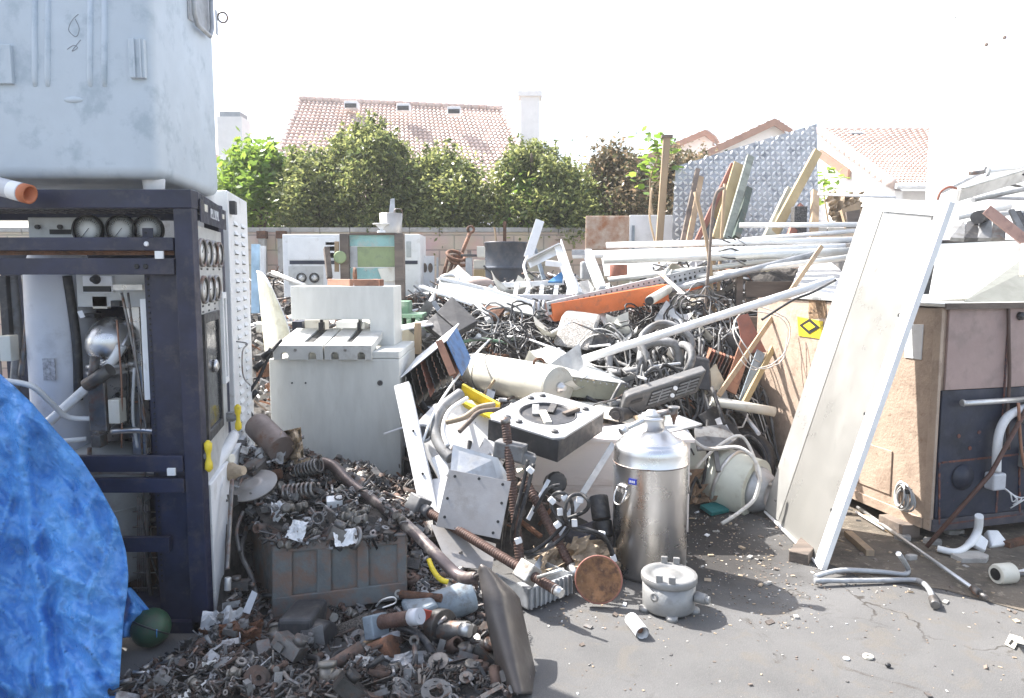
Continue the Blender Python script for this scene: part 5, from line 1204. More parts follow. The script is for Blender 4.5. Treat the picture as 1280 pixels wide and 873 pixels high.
# ---- big cream tank
r0 = thing('steel_tank', 'big cream cylindrical tank with a domed end plug lying on the pile', 'tank')
a, b = P(592,464,5.35), P(697,484,4.62); d = (b-a).normalized()
obj('tank_shell', MB().lathe(a, d, [(.10,-.02),(.138,0),(.138,(b-a).length)], 40), cream, r0, .004)
L_ = (b-a).length
eo = obj('end_plate', MB().lathe(b, d, [(.136,0.002),(.130,.012),(.06,.02),(.001,.022)], 40), mat('cream end plate',(.42,.41,.36),.5,.1,.1,(.3,.27,.22),.25,5,.08), r0)
obj('end_plug', MB().lathe(b+d*.02, d, [(.034,0),(.034,.02),(.02,.026),(.02,.045),(.012,.05)], 22), alu, eo)
obj('band_seam', MB().torus(a+d*L_*.18, d, .1385, .003, 40, 5), dsteel, r0)
q = a+d*L_*.8+V((.0,-.02,.135)); obj('lifting_lug', MB().torus(q, (0,1,0), .035, .010, 16, 6), rusty, r0)
pipe('cotton_rope', 'long white cord falling from the cable tangle past the tank to the white machine plate', 'cord', [P(612,425,5.6),P(590,448,4.9),P(560,488,4.45),P(540,522,4.2),P(526,560,4.1)], .008, white, 4)
# ---- yellow channel
r0 = thing('yellow_channel', 'bright yellow folded channel under the cream tank', 'channel')
a, b = P(578,487,4.55), P(624,512,4.40); obj('channel_web', MB().bar(a, b, .02, .09, (0,-.5,1)), yellowp, r0, .003); obj('channel_flange', MB().bar(a+V((0,-.06,-.05)), b+V((0,-.06,-.05)), .10, .014), yellowp, r0, .003)
bar('yellow_strip', 'second flat yellow strip below the yellow channel', 'strip', P(570,500,4.5), P(610,520,4.35), .05, .02, yellowp)
# ---- white machine side plate with round openings
r0 = thing('machine_plate', 'white machine cover plate with round port and curved hose between post and black box', 'plate')
q0, q1, q2, q3 = P(515,535,4.28), P(560,490,4.5), P(640,555,4.3), P(590,640,3.95)
nn = (q1-q0).cross(q3-q0).normalized(); 
if nn.y > 0: nn = -nn
pl = obj('cover_plate', MB().slab([q0,P(543,505,4.45),P(590,500,4.45),q2,P(620,600,4.1),q3,P(548,598,4.1)], .02, (0,1,-.5)), white2, r0, .004)
ctr = P(528,542,4.18); obj('port_ring', MB().torus(ctr, nn, .055, .010, 28, 8), galv, pl); obj('port_bore', MB().lathe(ctr, nn, [(.045,0),(.044,.004)], 24), blackp, pl)
obj('access_lid', MB().slab([P(538,573,4.05),P(555,566,4.05),P(562,590,3.98),P(551,604,3.95)], .008, (0,1,-.5)), white, pl, .003)
obj('rim_hose', MB().tube(curve([P(576,492,4.4),P(552,512,4.28),P(544,538,4.18),P(552,560,4.08),P(564,573,4.02)],6), .035, 12), mgrey, r0); obj('rim_bead', MB().tube(curve([P(584,498,4.36),P(562,514,4.22),P(554,538,4.12),P(560,558,4.05)],6), .014, 8), white, r0)
pipe('brown_hose', 'dusty brown corrugated hose across the white plate below the yellow channel', 'hose', [P(558,528,4.15),P(580,522,4.15),P(598,510,4.2),P(618,506,4.25)], .017, bagp)
pipe('brown_hose', 'darker frayed hose stub ending beside the black electrical box', 'hose', [P(574,540,4.05),P(586,528,4.1),P(600,515,4.15),P(625,512,4.2)], .014, wooddk)
# ---- aluminium plates in front
M_ = [P(561,587,3.62),P(639,602,3.57),P(628,680,3.49),P(545,658,3.5)]; M_[2] = M_[1]+M_[3]-M_[0]
r0 = thing('drilled_plate', 'dull square aluminium plate drilled along its edges leaning on the pile', 'plate')
p0 = obj('plate_sheet', MB().slab(M_, .006), plate_al, r0, .001)
for u,v in ((.12,.1),(.5,.06),(.88,.08),(.92,.4),(.92,.72),(.88,.92),(.1,.82),(.08,.5)):
    q = (M_[0]*(1-u)+M_[1]*u)*(1-v)+(M_[3]*(1-u)+M_[2]*u)*v; nq = (M_[1]-M_[0]).cross(M_[3]-M_[0]).normalized(); nq = nq if nq.y < 0 else -nq
    obj('drill_hole', MB().cyl(q-nq*.001, q+nq*.0022, .0075, n=12), blackmark, p0)
sheet('bent_plate', 'bright folded aluminium plate standing behind the drilled square plate', 'plate', [P(566,556,3.9),P(622,572,3.85),P(640,603,3.78),P(636,622,3.76),P(562,600,3.78)], .005, alu)
sheet('bent_plate', 'pale plate edge showing under the drilled square plate at its lower left', 'plate', [P(538,655,3.55),P(620,680,3.5),P(615,712,3.4),P(560,708,3.4)], .005, plate_al)
sheet('white_sheet', 'white sheet piece between the white post and the drilled plate', 'sheet', [P(536,600,4.0),P(560,596,3.95),P(552,650,3.75),P(538,640,3.8)], .005, white2)
# ---- black electrical box with a big round opening
r0 = thing('electrical_box', 'black electrical box with a grey lid and big round opening lying on the white crate', 'electrical box')
tl, tr, br, bl = P(611,522,3.92), P(672,496,4.36), P(757,514,4.10), P(699,551,3.66)
ax_, ay_ = (br-bl), (tl-bl); nz = ax_.cross(ay_).normalized(); nz = nz if nz.z > 0 else -nz
ay_ = (ay_ - ax_*ay_.dot(ax_)/ax_.dot(ax_)); bl_ = bl; hgt = .125
obj('box_body', MB().pbox(bl_-nz*(hgt+.004)+ax_*.01+ay_*.01, ax_*.98, ay_*.98, nz*hgt), dgrey, r0, .004)
lidc = bl_+ax_*.5+ay_*.5
ld = obj('lid', MB().holed(lidc+nz*.008, ax_, ay_, ax_.length*1.03, ay_.length*1.03, min(ax_.length,ay_.length)*.36, .012), mat('grey lid paint',(.40,.40,.40),.42,.1,.1,(.28,.27,.26),.3,5,.05), r0, .002)
obj('opening_collar', MB().lathe(lidc+nz*.006, nz, [(ay_.length*.36,-.06),(ay_.length*.36,.004),(ay_.length*.34,.004),(ay_.length*.34,-.06)], 36, caps=False), dgrey, ld)
obj('inner_floor', MB().lathe(lidc-nz*.03, nz, [(ay_.length*.345,0),(.001,.003)], 30), mgrey, r0)
for k,(u,v) in enumerate(((.30,.35),(.55,.5),(.62,.35),(.4,.6))): q = bl_+ax_*u+ay_*v; bar('scrap_stub', ['pale','dark','grimy','bent'][k]+' scrap stub lying inside the round opening of the black box', 'scrap', q+nz*.0, q+ax_*.16+ay_*[.2,.05,-.1,.12][k]+nz*.02, .04, .02, [cream,dsteel,wooddk,mgrey][k])
for u,v in ((.12,.14),(.1,.62),(.12,.8),(.86,.2),(.9,.86),(.75,.93)): q = bl_+ax_*u+ay_*v+nz*.009; obj('lid_screw', MB().lathe(q, nz, [(.02,0),(.018,.008),(.01,.012)], 14), dgrey, ld)
# ---- white washed timber crate
r0 = thing('timber_crate', 'white washed timber crate under the black electrical box, behind the steel dewar', 'crate')
zc_ = P(720,553,4.12).z; xa, xb = P(640,600,4.12).x, P(862,600,4.12).x
for k in range(2):
    h = zc_/2; obj('board', MB().pbox((xa,4.12+.002*(k%2),.02+h*k),(xb-xa,0,0),(0,.025,0),(0,0,h-.003)), woodwh, r0, .001)
obj('top_board', MB().pbox((xa-.02,4.10,zc_),(xb-xa+.04,0,0),(0,.95,0),(0,0,.02)), woodwh, r0, .003)
obj('side_board', MB().pbox((xb-.025,4.15,.02),(.025,0,0),(0,.85,0),(0,0,zc_-.022)), woodwh, r0, .003)
# ---- white riveted tray and cream sheets
r0 = thing('riveted_tray', 'white sheet metal tray with a riveted olive side right of the cream tank', 'tray')
T = [P(660,440,5.35),P(690,432,5.5),P(786,480,4.85),P(716,470,4.75)]
obj('tray_top', MB().slab(T, .008, (0,0,-1)), mould, r0, .002)
S = [P(714,472,4.74),P(786,482,4.84),P(786,503,4.82),P(714,496,4.72)]
sd_ = obj('tray_side', MB().slab(S, .008, (0,1,0)), mat('olive grey metal',(.22,.21,.15),.5,.2,.1,DIRT,.2,6,.1), r0, .002)
mb = MB()
for k in range(9): q = S[0].lerp(S[1], .06+.11*k)+V((0,-.002,-.012)); obj('rivet', MB().lathe(q,(0,-1,0),[(.006,0),(.004,.004)],8), galv, sd_)
sheet('cream_sheet', 'dirty cream sheet lying below the riveted tray', 'sheet', [P(705,500,4.7),P(785,508,4.75),P(800,532,4.5),P(720,515,4.45)], .006, cream)
sheet('white_sheet', 'crumpled bright white sheet on the crate behind the dewar', 'sheet', [P(748,535,4.25),P(850,520,4.5),P(866,548,4.3),P(800,560,4.15),P(752,556,4.12)], .006, white2)
sheet('glazed_panel', 'pale glazed panel with a thin metal edge sloping right behind the dewar', 'panel', [P(838,515,4.6),P(878,530,4.45),P(820,545,4.2),P(800,535,4.3)], .012, galv)
sheet('glass_cone', 'greenish glass pane standing behind the dewar neck', 'pane', [P(786,540,4.25),P(815,512,4.4),P(840,520,4.4),P(808,550,4.2)], .006, mat('greenish glass',(.45,.5,.47),.15,0,.1,(.3,.35,.33),.3,6,.02))
# ---- dashboard vent panel
r0 = thing('vent_panel', 'long grey plastic dashboard panel with two slotted air vents', 'vent panel')
a, b = P(775,515,4.62), P(876,482,4.70); u = (b-a); up_ = V((.055,-.035,.165)); th = V((.0,.13,.02))
bd = obj('panel_body', MB().pbox(a-up_*.35, u, up_, th), mat('dark grey dashboard', (.085,.085,.085), .5, 0, .2, (.14,.13,.12), .3, 8, .1), r0, .02, seg=3)
def DP(s, t, off=0): return a-up_*.35+u*s+up_*t+V((0,-.006-off,-.001))
for s0,s1 in ((.34,.60),(.68,.94)):
    vf = obj('vent_opening', MB().slab([DP(s0,.22),DP(s1,.22),DP(s1,.80),DP(s0,.80)], .004, (0,1,0)), blackp, bd)
    for k in range(4): obj('vent_slat', MB().bar(DP(s0+.01,.30+.14*k,.003), DP(s1-.01,.30+.14*k,.003), .006, .010, (0,0,1)), mgrey, vf)
    obj('vent_divider', MB().bar(DP((s0+s1)/2,.25,.004), DP((s0+s1)/2,.78,.004), .006,.012,(0,1,0)), mgrey, vf)
for t in (.35,.65): obj('vent_wheel', MB().cyl(DP(.64,t,.0), DP(.64,t,.014), .014, n=12), whitemark, bd)
obj('small_slot', MB().slab([DP(.10,.55,.002),DP(.24,.55,.002),DP(.24,.68,.002),DP(.10,.68,.002)], .003, (0,1,0)), blackp, bd)
obj('end_spigot', MB().cyl(P(770,520,4.5), P(790,520,4.7), .055, .05, 20).cyl(P(769,520,4.485), P(770,520,4.5), .03), blackp, r0, .004)
# ---- stainless dewar
g = G(811, 714); g.z = 0
dw = thing('steel_dewar', 'brushed stainless steel dewar with a narrow neck standing on the asphalt', 'dewar')
yd = g.y + .02; xd = P(811,700,yd).x; rd = 46.5/FPX*yd*1.01
ztop_ = P(811,578,yd).z; zs_ = P(811,552,yd).z; zn_ = P(811,520,yd).z
bo_ = obj('dewar_body', MB().lathe((xd,yd,0), Z0, [(rd*.96,0),(rd,.02),(rd,ztop_),(rd*1.012,ztop_+.004),(rd*1.012,ztop_+.012),(rd,ztop_+.016),(rd,zs_-.045),(rd*.985,zs_-.025),(rd*.945,zs_-.01),(rd*.89,zs_-.002),(rd*.86,zs_),(rd*.86,zs_+.008),(rd*.80,zs_+.012),(rd*.74,zs_+.016),(rd*.45,zs_+.060),(rd*.38,zs_+.064)], 64, caps=True), stainless, dw)
obj('seam_band', MB().torus((xd,yd,ztop_+.008), Z0, rd*1.008, .0035, 64, 6), steel, bo_)
zq = zs_+.05; nh_ = zn_-zq
nk = obj('neck', MB().lathe((xd,yd,zq), Z0, [(.066,0),(.066,nh_-.02),(.070,nh_-.017),(.070,nh_-.002),(.05,nh_),(.001,nh_+.001)], 36), stainless, dw)
obj('neck_cap', MB().lathe((xd,yd,zq+nh_), Z0, [(.05,0),(.05,.012),(.03,.018),(.022,.03),(.001,.034)], 24), alu, nk)
obj('valve_arm', MB().cyl((xd,yd-.02,zq+nh_+.005),(xd-.15,yd-.08,zq+nh_-.055),.013).cyl((xd-.14,yd-.075,zq+nh_-.05),(xd-.17,yd-.088,zq+nh_-.064),.020), alu, nk); obj('valve_body', MB().cyl((xd+.02,yd,zq+nh_+.01),(xd+.12,yd-.02,zq+nh_+.03),.016).lathe((xd+.11,yd-.02,zq+nh_-.01),(0,0,1),[(.005,-.03),(.012,0),(.02,.02),(.02,.05),(.03,.052),(.03,.062)],14), steel, nk)
for sgn, an in ((1, R(212)), (1, R(20))):
    hx_, hy_ = math.cos(an), math.sin(an); q = V((xd+hx_*rd, yd+hy_*rd, P(811,606,yd).z)); tx = V((-hy_,hx_,0)); ou = V((hx_,hy_,0))
    hb = obj('handle_mount', MB().pbox(q-tx*.03-ou*.004-Z0*.01, tx*.06, ou*.012, Z0*.035), chrome, dw, .003)
    obj('bail', MB().tube(curve([q+tx*.035+Z0*.01, q+tx*.036+ou*.02-Z0*.03, q+tx*.02+ou*.03-Z0*.062, q-tx*.02+ou*.03-Z0*.062, q-tx*.036+ou*.02-Z0*.03, q-tx*.035+Z0*.01],4), .0045, 8), chrome, hb)
an = R(232); q = V((xd+math.cos(an)*rd*1.003, yd+math.sin(an)*rd*1.003, P(811,592,yd).z)); tx = V((-math.sin(an),math.cos(an),0)); ou = V((math.cos(an),math.sin(an),0))
lb2 = obj('blue_label', MB().pbox(q-tx*.022-Z0*.014, tx*.044, ou*.0015, Z0*.028), bluelab, dw)
mb = MB(); 
for k in range(3): mb.pbox(q-tx*(.016-.011*k)-Z0*.006+ou*.0018, tx*.007, ou*.0008, Z0*.012)
obj('label_mark', mb, whitemark, lb2)
# ---- grey cast junction can
cang = mat('grey cast can', (.27,.27,.265), .5, .35, .12, (.2,.19,.18), .3, 8, .15, 60)
g = G(836, 778); yc_ = g.y + .13; xc_ = P(836,740,yc_).x; rc = 36/FPX*yc_; zt3 = P(836,716,yc_).z
jc = thing('junction_can', 'squat grey cast junction can with lid lugs standing in front of the dewar', 'junction box')
bj = obj('can_body', MB().lathe((xc_,yc_,0), Z0, [(rc*.9,.012),(rc*.93,.02),(rc*.95,zt3-.035)], 44), cang, jc); obj('can_lid', MB().lathe((xc_,yc_,zt3-.035), Z0, [(rc*.97,0),(rc*1.0,.006),(rc*1.0,.028),(rc*.97,.034),(rc*.72,.034),(rc*.70,.026),(rc*.4,.027),(rc*.38,.031),(.001,.031)], 44), cang, jc)
for an in (R(250), R(75)):
    for o2 in (-.028,.028):
        d2 = V((math.cos(an),math.sin(an),0)); t2_ = V((-d2.y,d2.x,0)); q = V((xc_,yc_,zt3-.002))+d2*rc*.88+t2_*o2; obj('lid_lug', MB().box(q+Z0*.015, (.018,.03,.035), Matrix.Rotation(an,3,'Z')), cang, jc, .004)
obj('side_port', MB().cyl((xc_+rc*.85,yc_-.06,.085),(xc_+rc*1.16,yc_-.09,.085),.026,.024,20).cyl((xc_+rc*1.14,yc_-.09,.085),(xc_+rc*1.26,yc_-.10,.085),.018,n=16), cang, jc, .003)
obj('side_boss', MB().lathe((xc_-rc*.65,yc_-rc*.66,.095), (-.7,-.7,0), [(.022,-.01),(.022,.004),(.010,.004),(.008,-.004)], 18), cang, jc); 
for an in (R(265),R(190),R(340)): obj('foot_lug', MB().lathe((xc_+math.cos(an)*rc*.9,yc_+math.sin(an)*rc*.9,0), Z0, [(.028,0),(.026,.02),(.012,.022)], 12), cang, jc)
# ---- rusty round lid on edge, grey finned tray, white can
r0 = thing('rusty_disc', 'round rusty pail lid standing on edge beside the dewar foot', 'lid'); axl = V((-.10,-.96,.26)).normalized(); c = P(748,741,3.22); c.z = max(c.z, .128)
obj('lid_disc', MB().lathe(c, axl, [(.105,-.03),(.108,0),(.100,.006),(.094,.0),(.03,.002),(.001,.002)], 40), mat('ochre rust',(.26,.13,.06),.85,0,.3,(.10,.05,.03),.4,14,.4,80,c3=(.42,.28,.16),amt3=.2), r0); obj('lid_rim', MB().torus(c, axl, .106, .005, 40, 6), redbrown, r0)
r0 = thing('finned_tray', 'light grey finned metal tray on the asphalt under the long screw rod', 'tray')
a, b = P(660,790,3.14), P(716,760,3.32); a.z = .02; b.z = .02; u = b-a; nrmf = V((u.y,-u.x,0)).normalized(); hh = P(652,738,3.14).z-.02
bk = -nrmf*.24
obj('tray_front', MB().slab([a,b,b+Z0*hh,a+Z0*hh], .010, bk), galv, r0, .002)
for k in range(10): q = a.lerp(b,(k+.5)/10); obj('fin', MB().pbox(q-u.normalized()*.004, nrmf*.012, Z0*hh, u.normalized()*.008), galv, r0, .002)
obj('tray_side', MB().slab([a,a+bk,a+bk+Z0*hh,a+Z0*hh], .008, u), galv, r0); obj('tray_side', MB().slab([b,b+bk,b+bk+Z0*hh,b+Z0*hh], .008, -u), galv, r0); obj('tray_floor', MB().slab([a,b,b+bk,a+bk],.006,(0,0,1)), galv, r0)
g1, g2 = G(789,774,.03), G(803,792,.025)
r0 = thing('white_tube', 'short dented white tube lying on the asphalt left of the junction can', 'tube'); obj('tube_shell', MB().tube([g1,g2],.030,20,cap=False).tube([g2,g1],.025,20,cap=False), white, r0); obj('rust_core', MB().cyl(g1.lerp(g2,.1), g1.lerp(g2,.8), .014), rusty, r0)
rag('tin_scrap','small orange scrap lying right of the junction can','scrap',872,778,3.22,.05,.03,orangepipe,41,.01,(0,0,.2))
# ---- black cable loops with white ties, black motor block, brown paper
r0 = thing('tied_cable', 'black control cable bundle folded in loops with white tape ties', 'cable bundle')
paths = [[(660,575),(655,600),(645,640),(640,675),(650,690),(668,688),(690,672),(705,655)],[(667,580),(660,610),(650,650),(648,680),(664,694),(690,682),(712,660),(715,630),(702,616),(690,622),(692,640),(706,655)],[(706,655),(722,662),(745,668),(762,682),(768,700)],[(704,650),(730,640),(736,628),(726,618),(712,622),(706,640),(712,656),(735,662),(756,672),(766,698)]]
for k,pp in enumerate(paths):
    obj('cable', MB().tube(curve([P(x,y,3.52-.02*(i%3)-.03*k*.5) for i,(x,y) in enumerate(pp)],5), .010, 8), cableb, r0)
for x,y in ((663,588),(648,676),(706,622),(700,640),(697,656),(718,654),(725,625),(752,668),(767,698),(690,626)): obj('tape_tie', MB().box(P(x,y,3.47),(.028,.026,.034),Matrix.Rotation(x*.7,3,'Y')), whitemark, r0, .004)
for k,(pp,Yc) in enumerate((([(640,600),(633,640),(628,690)],3.6),([(668,640),(684,612),(700,606)],3.58))): pipe('black_lead', ['thin black lead hanging left of the upright screw rod','thin black lead arching above the cable ties'][k], 'lead', [P(x,y,Yc) for x,y in pp], .009, cableb)
r0 = thing('motor_block', 'dark blue black motor block half hidden by the cable loops, next to the dewar', 'motor')
obj('motor_case', MB().box(P(736,690,3.72),(.20,.16,.26),Matrix.Rotation(.3,3,'Z')@Matrix.Rotation(-.2,3,'Y')), mat('blue black plastic',(.025,.03,.045),.4,0,.2,(.06,.06,.07),.3,9,.1), r0, .02, seg=3); obj('motor_can', MB().cyl(P(748,620,3.72),P(752,650,3.66),.05,.05,22), blackp, r0, .008); obj('motor_can', MB().cyl(P(752,652,3.68),P(756,672,3.64),.055,.045,22), blackp, r0, .008)
one('ribbed_roller', MB().lathe(P(694,604,3.85),(.3,-.8,.4),[(.05,-.06),(.06,-.02),(.06,.03),(.05,.04)],12,smooth=False), blackp, 'black ribbed knob at the top of the cable loops', 'knob', bevel=.004)
rag('paper_sack','crumpled brown paper sack slumped right of the sloping screw rod','paper sack',742,697,3.5,.28,.17,bagp,51,.09,(.9,.5,.2))
rag('paper_sack','small torn brown paper under the sloping screw rod','paper',690,700,3.5,.17,.12,bagp,52,.07,(.8,.2,.6))
bar('flat_strap','flat galvanised strap slanting from the dewar shoulder down to the screw nut','strap',P(767,555,4.0),P(668,715,3.42),.035,.005,galv,up=(0,-1,.2))
bar('thin_angle','pale thin angle bar slanting behind the cable loops','angle bar',P(686,600,3.75),P(660,650,3.6),.022,.006,alu,up=(0,-1,.2))
rag('leaf_litter','clump of dry brown litter below the sloping screw rod','litter',705,705,3.55,.30,.2,bagp,57,.07,(.4,.1,.1))
# ---- white green fan drum and things right of the dewar
r0 = thing('fan_drum', 'pale green metal drum lying on its side right of the dewar', 'drum')
a, b = P(846,580,5.0), P(946,612,4.55); d = (b-a).normalized(); rr = .20
pgm = mat('pale green enamel',(.58,.60,.52),.45,.0,.08,(.42,.41,.34),.25,5,.08)
obj('drum_shell', MB().lathe(a, d, [(rr*.92,0),(rr,.02),(rr,.10),(rr*1.03,.11),(rr*1.03,.13),(rr,.14),(rr,(b-a).length*.6),(rr*1.03,(b-a).length*.62),(rr*1.03,(b-a).length*.66),(rr,(b-a).length*.68),(rr*.98,(b-a).length)], 44), pgm, r0)
obj('drum_hub', MB().lathe(b, d, [(rr*.75,0),(rr*.75,.02),(rr*.5,.10),(rr*.45,.10),(.03,.06)], 28), galv, r0); obj('drum_strap', MB().tube([b-d*.20+(V((0,-.35,.94))*math.cos(t)+d.cross(V((0,-.35,.94)))*math.sin(t)).normalized()*rr*1.04 for t in [i*.16-1.2 for i in range(22)]], .014, 6), alu, r0)
obj('strap_bracket', MB().bar(P(892,545,4.72), P(898,590,4.52), .03,.015,(0,-1,0)), mgrey, r0)
pipe('white_cable', 'white cable looping over the pale green drum', 'cable', [P(850,530,4.5),P(880,560,4.45),P(925,560,4.35),P(948,585,4.3),P(945,620,4.25),P(925,640,4.22),P(902,655,4.2)], .012, cablew)
pipe('white_cable', 'second white cable ring standing behind the pale green drum', 'cable', [P(870,585,4.5),P(895,560,4.5),P(925,545,4.55),P(942,570,4.5),P(950,600,4.45),P(975,608,4.5)], .010, cablew)
pipe('black_cable', 'black cable hoop behind the drum at the mouth of the dark gap', 'cable', [P(915,560,4.9),P(935,545,4.95),P(955,565,4.9),P(958,600,4.8),P(962,625,4.7)], .012, cableb)
one('tyre', MB().torus(P(930,575,5.15),(-.5,-.8,.3),.17,.055,28,10), blackp, 'black tyre half hidden behind the pale green drum', 'tyre')
rag('brown_sack','brown cardboard roll wedged between the dewar and the drum','cardboard',866,607,4.6,.22,.24,mat('brown card roll',(.3,.2,.13),.8,0,.2,DIRT,.3,8,.3),61,.09,(1.0,.2,.3))
one('book', MB().box(G(893,636,.03),(.15,.11,.025),Matrix.Rotation(.5,3,'Z')@Matrix.Rotation(.2,3,'X')), book, 'teal covered book lying on the ground below the pale green drum', 'book', bevel=.003)
rag('paper_sheet','loose white paper sheet on the ground beside the teal book','paper',880,628,4.72,.16,.11,paper,63,.02,(.1,0,.3))
r0 = thing('black_board','black plastic panel with a white label leaning behind the vent panel','panel'); W = [P(872,520,5.0),P(895,505,5.1),P(955,575,4.85),P(930,590,4.75)]; wp = obj('panel_sheet', MB().slab(W,.03), blackp, r0,.006); obj('label', MB().slab([p+V((0,-.012,.012)) for p in (P(893,526,4.95),P(902,522,4.98),P(914,545,4.9),P(904,550,4.88))],.003), paper, wp)
sheet('grey_plate', 'dusty grey angled plate with a bolt hole beside the black labelled panel', 'plate', [P(868,535,4.75),P(905,530,4.8),P(922,548,4.7),P(905,560,4.6),P(872,562,4.6)], .02, mgrey)
rod('cream_pipe', 'cream pipe lying level across the dark gap beside the peach machine', 'pipe', P(888,501,5.0), P(968,515,5.0), .035, cream)
rod('black_stick','thin black handle leaning over the black labelled panel','handle',P(890,485,4.95),P(906,530,4.7),.014,blackp)

# ================================================================= BACK OF THE PILE
# ---- white instrument console
r0 = thing('instrument_console', 'wide white instrument console with a dark blue stripe and two round dials, against the wall', 'console')
YK = 7.6
cb = obj('console_body', MB().fb(355,293,526,372,YK,.5), white2, r0, .008)
mb = MB(); mb.fb(362,326,522,330.5,YK-.006,.006); obj('blue_stripe', mb, navyp, cb)
obj('upper_panel', MB().fb(360,297,420,325,YK-.008,.008), white, cb, .002); obj('lower_panel', MB().fb(361,333,404,356,YK-.008,.008), panelgrey, cb, .002)
obj('name_plate', MB().fb(407,303,422,306.5,YK-.008,.008), blackmark, cb)
for px in (377,393):
    q = P(px,347.5,YK-.01); g_ = obj('dial', MB().lathe(q,(0,-1,0),[(.052,0),(.052,.012),(.044,.014),(.042,.008)],24,caps=False), blackp, cb); obj('dial_face', MB().lathe(q+V((0,-.004,0)),(0,-1,0),[(.043,0),(.001,.001)],24), gaugew, g_); obj('needle', MB().bar(q+V((0,-.008,0)), q+V((.028*(1 if px<380 else -.6),-.008,.024)), .004,.002), blackmark, g_)
for k,(x0,y0,x1,y1) in enumerate(((508,302,514,322),(412,316,420,323),(409,308,421,314))): obj('side_plate', MB().fb(x0,y0,x1,y1,YK-.008,.008), [galv,panelgrey,panelgrey][k], cb, .002)
# ---- weathered window frame with teal boards
r0 = thing('wooden_cupboard', 'weathered wooden cupboard with peeling teal boards and a green door in front of the console', 'cupboard')
YW = 7.1
for x0,x1 in ((426,437),(494,505)): obj('post', MB().fb(x0,292,x1,378,YW-.06,.12), wooddk, r0, .006)
obj('top_rail', MB().fb(437,291,494,293.5,YW-.05,.11), wooddk, r0)
obj('teal_board', MB().fb(437,294,494,308,YW,.03), tealp, r0, .003); obj('green_door', MB().fb(447,308.5,494,334,YW+.006,.025), olive, r0, .003); obj('grey_strip', MB().fb(437,308.5,447,334,YW+.003,.03), galv, r0)
obj('teal_board', MB().fb(437,335,484,349,YW,.03), tealp, r0, .003); obj('white_board', MB().fb(437,349.5,494,377,YW,.03), white2, r0); obj('pale_flap', MB().slab([P(472,336,YW-.02),P(494,334,YW-.02),P(492,352,YW-.04),P(478,352,YW-.04)],.008), cream, r0)
bar('narrow_frame','dark narrow frame upright left of the teal cupboard','frame',P(408,310,7.0),P(412,348,6.9),.05,.06,wooddk)
bar('narrow_frame','thin pale frame upright between the console stripe and the cupboard post','frame',P(421,302,7.05),P(421,340,7.05),.03,.04,wood)
one('oval_mirror', MB().lathe(P(425,322,7.0),(.2,-1,.1),[(.001,0),(.06,.004),(.062,.012),(.05,.016)],24), olive, 'small oval green disc hanging left of the teal cupboard door', 'disc')
# pail and funnel on the cupboard
zt_ = P(480,291.5,YW).z
r0 = thing('metal_pail', 'dented pale metal pail standing on top of the teal cupboard', 'pail'); x_, r_, z_ = inside(474,503,267,YW+.02)
obj('pail_body', MB().lathe((x_,YW+.03,zt_),Z0,[(r_*.9,0),(r_,z_-zt_),(r_*.95,z_-zt_),(r_*.86,.01)],30,caps=False).lathe((x_,YW+.03,zt_+.004),Z0,[(r_*.9,0),(r_*.9,.005)],30), mat('dull pail',(.5,.47,.43),.45,.5,.1,RUST,.12,6,.1), r0); obj('bail_wire', MB().tube(curve([(x_+r_*.4,YW-.05,z_-.02),(x_+r_*.5,YW-.08,z_+.03),(x_+r_,YW-.04,z_+.03),(x_+r_*1.05,YW,z_-.04)],5),.005,6), steel, r0)
r0 = thing('funnel', 'small white funnel sitting in front of the dented pail', 'funnel'); q = P(478,291,YW-.03); q.z = zt_; obj('funnel_cone', MB().lathe(q,Z0,[(.05,0),(.05,.02),(.02,.03),(.06,.07),(.09,.085),(.085,.085),(.02,.05)],24,caps=False), white, r0); obj('funnel_brim', MB().torus(q+Z0*.085,Z0,.088,.005,24,6), white2, r0)
sheet('sheet_offcut','grey sheet offcut standing out of the dented pail','sheet',[P(486,268,YW+.02),P(494,268,YW+.02),P(493,248,YW+.05),P(488,249,YW+.05)],.01,galv)
# ---- left of the console
bar('blue_pole','pale blue upright channel at the far left of the yard behind the louvred cabinet','channel',P(320,306,7.3),P(320,392,7.2),.08,.06,mat('pale blue paint',(.35,.5,.62),.5))
bar('white_pole','white upright tube just right of the pale blue channel','tube',P(329,308,7.2),P(329,395,7.2),.055,.04,white2)
r0 = thing('curved_sheet','curved pale yellow fibreglass sheet standing between the louvred cabinet and the press machine','sheet')
def cs_(u,v):
    xl = 322+10*v; xr = 343+22*math.sin(min(1,v*1.3)*1.57); py = 340+8*u*u*3 + 102*v - 12*(1-v)*(1-u)*0
    return P(xl+(xr-xl)*u, py+6*u*(1-v), 5.9 - .25*math.sin(u*2.2) - .1*v)
obj('sheet_body', MB().grid(cs_,16,24), ygrey, r0, solid=.006)
obj('sheet_edge_trim', MB().tube(curve([cs_(u/6,0) for u in range(7)],3)+[cs_(1,v/10) for v in range(1,11)], .012, 6), white2, r0)
for k,(x0,y0,x1,y1,Y,m,l) in enumerate([(318,444,334,452,5.3,blackp,'black box edge low between the louvred cabinet and the press machine'),(320,455,334,472,5.2,rusty,'rusty box low left of the press machine'),(322,395,334,402,6.2,blackp,'black slab stacked left of the curved sheet'),(320,405,333,416,6.1,cream,'cream box stacked below the black slab'),(381,400,402,415,5.9,cream,'cream bottle shaped box seen under the press machine head'),(365,402,378,416,5.9,navyp,'dark blue box seen under the press machine head at the left'),(420,402,456,412,6.0,mould,'bright sheet edge seen under the press machine head')]):
    one('junk_box', MB().fb(x0,y0,x1,y1,Y,.25), m, l, 'box', bevel=.006)
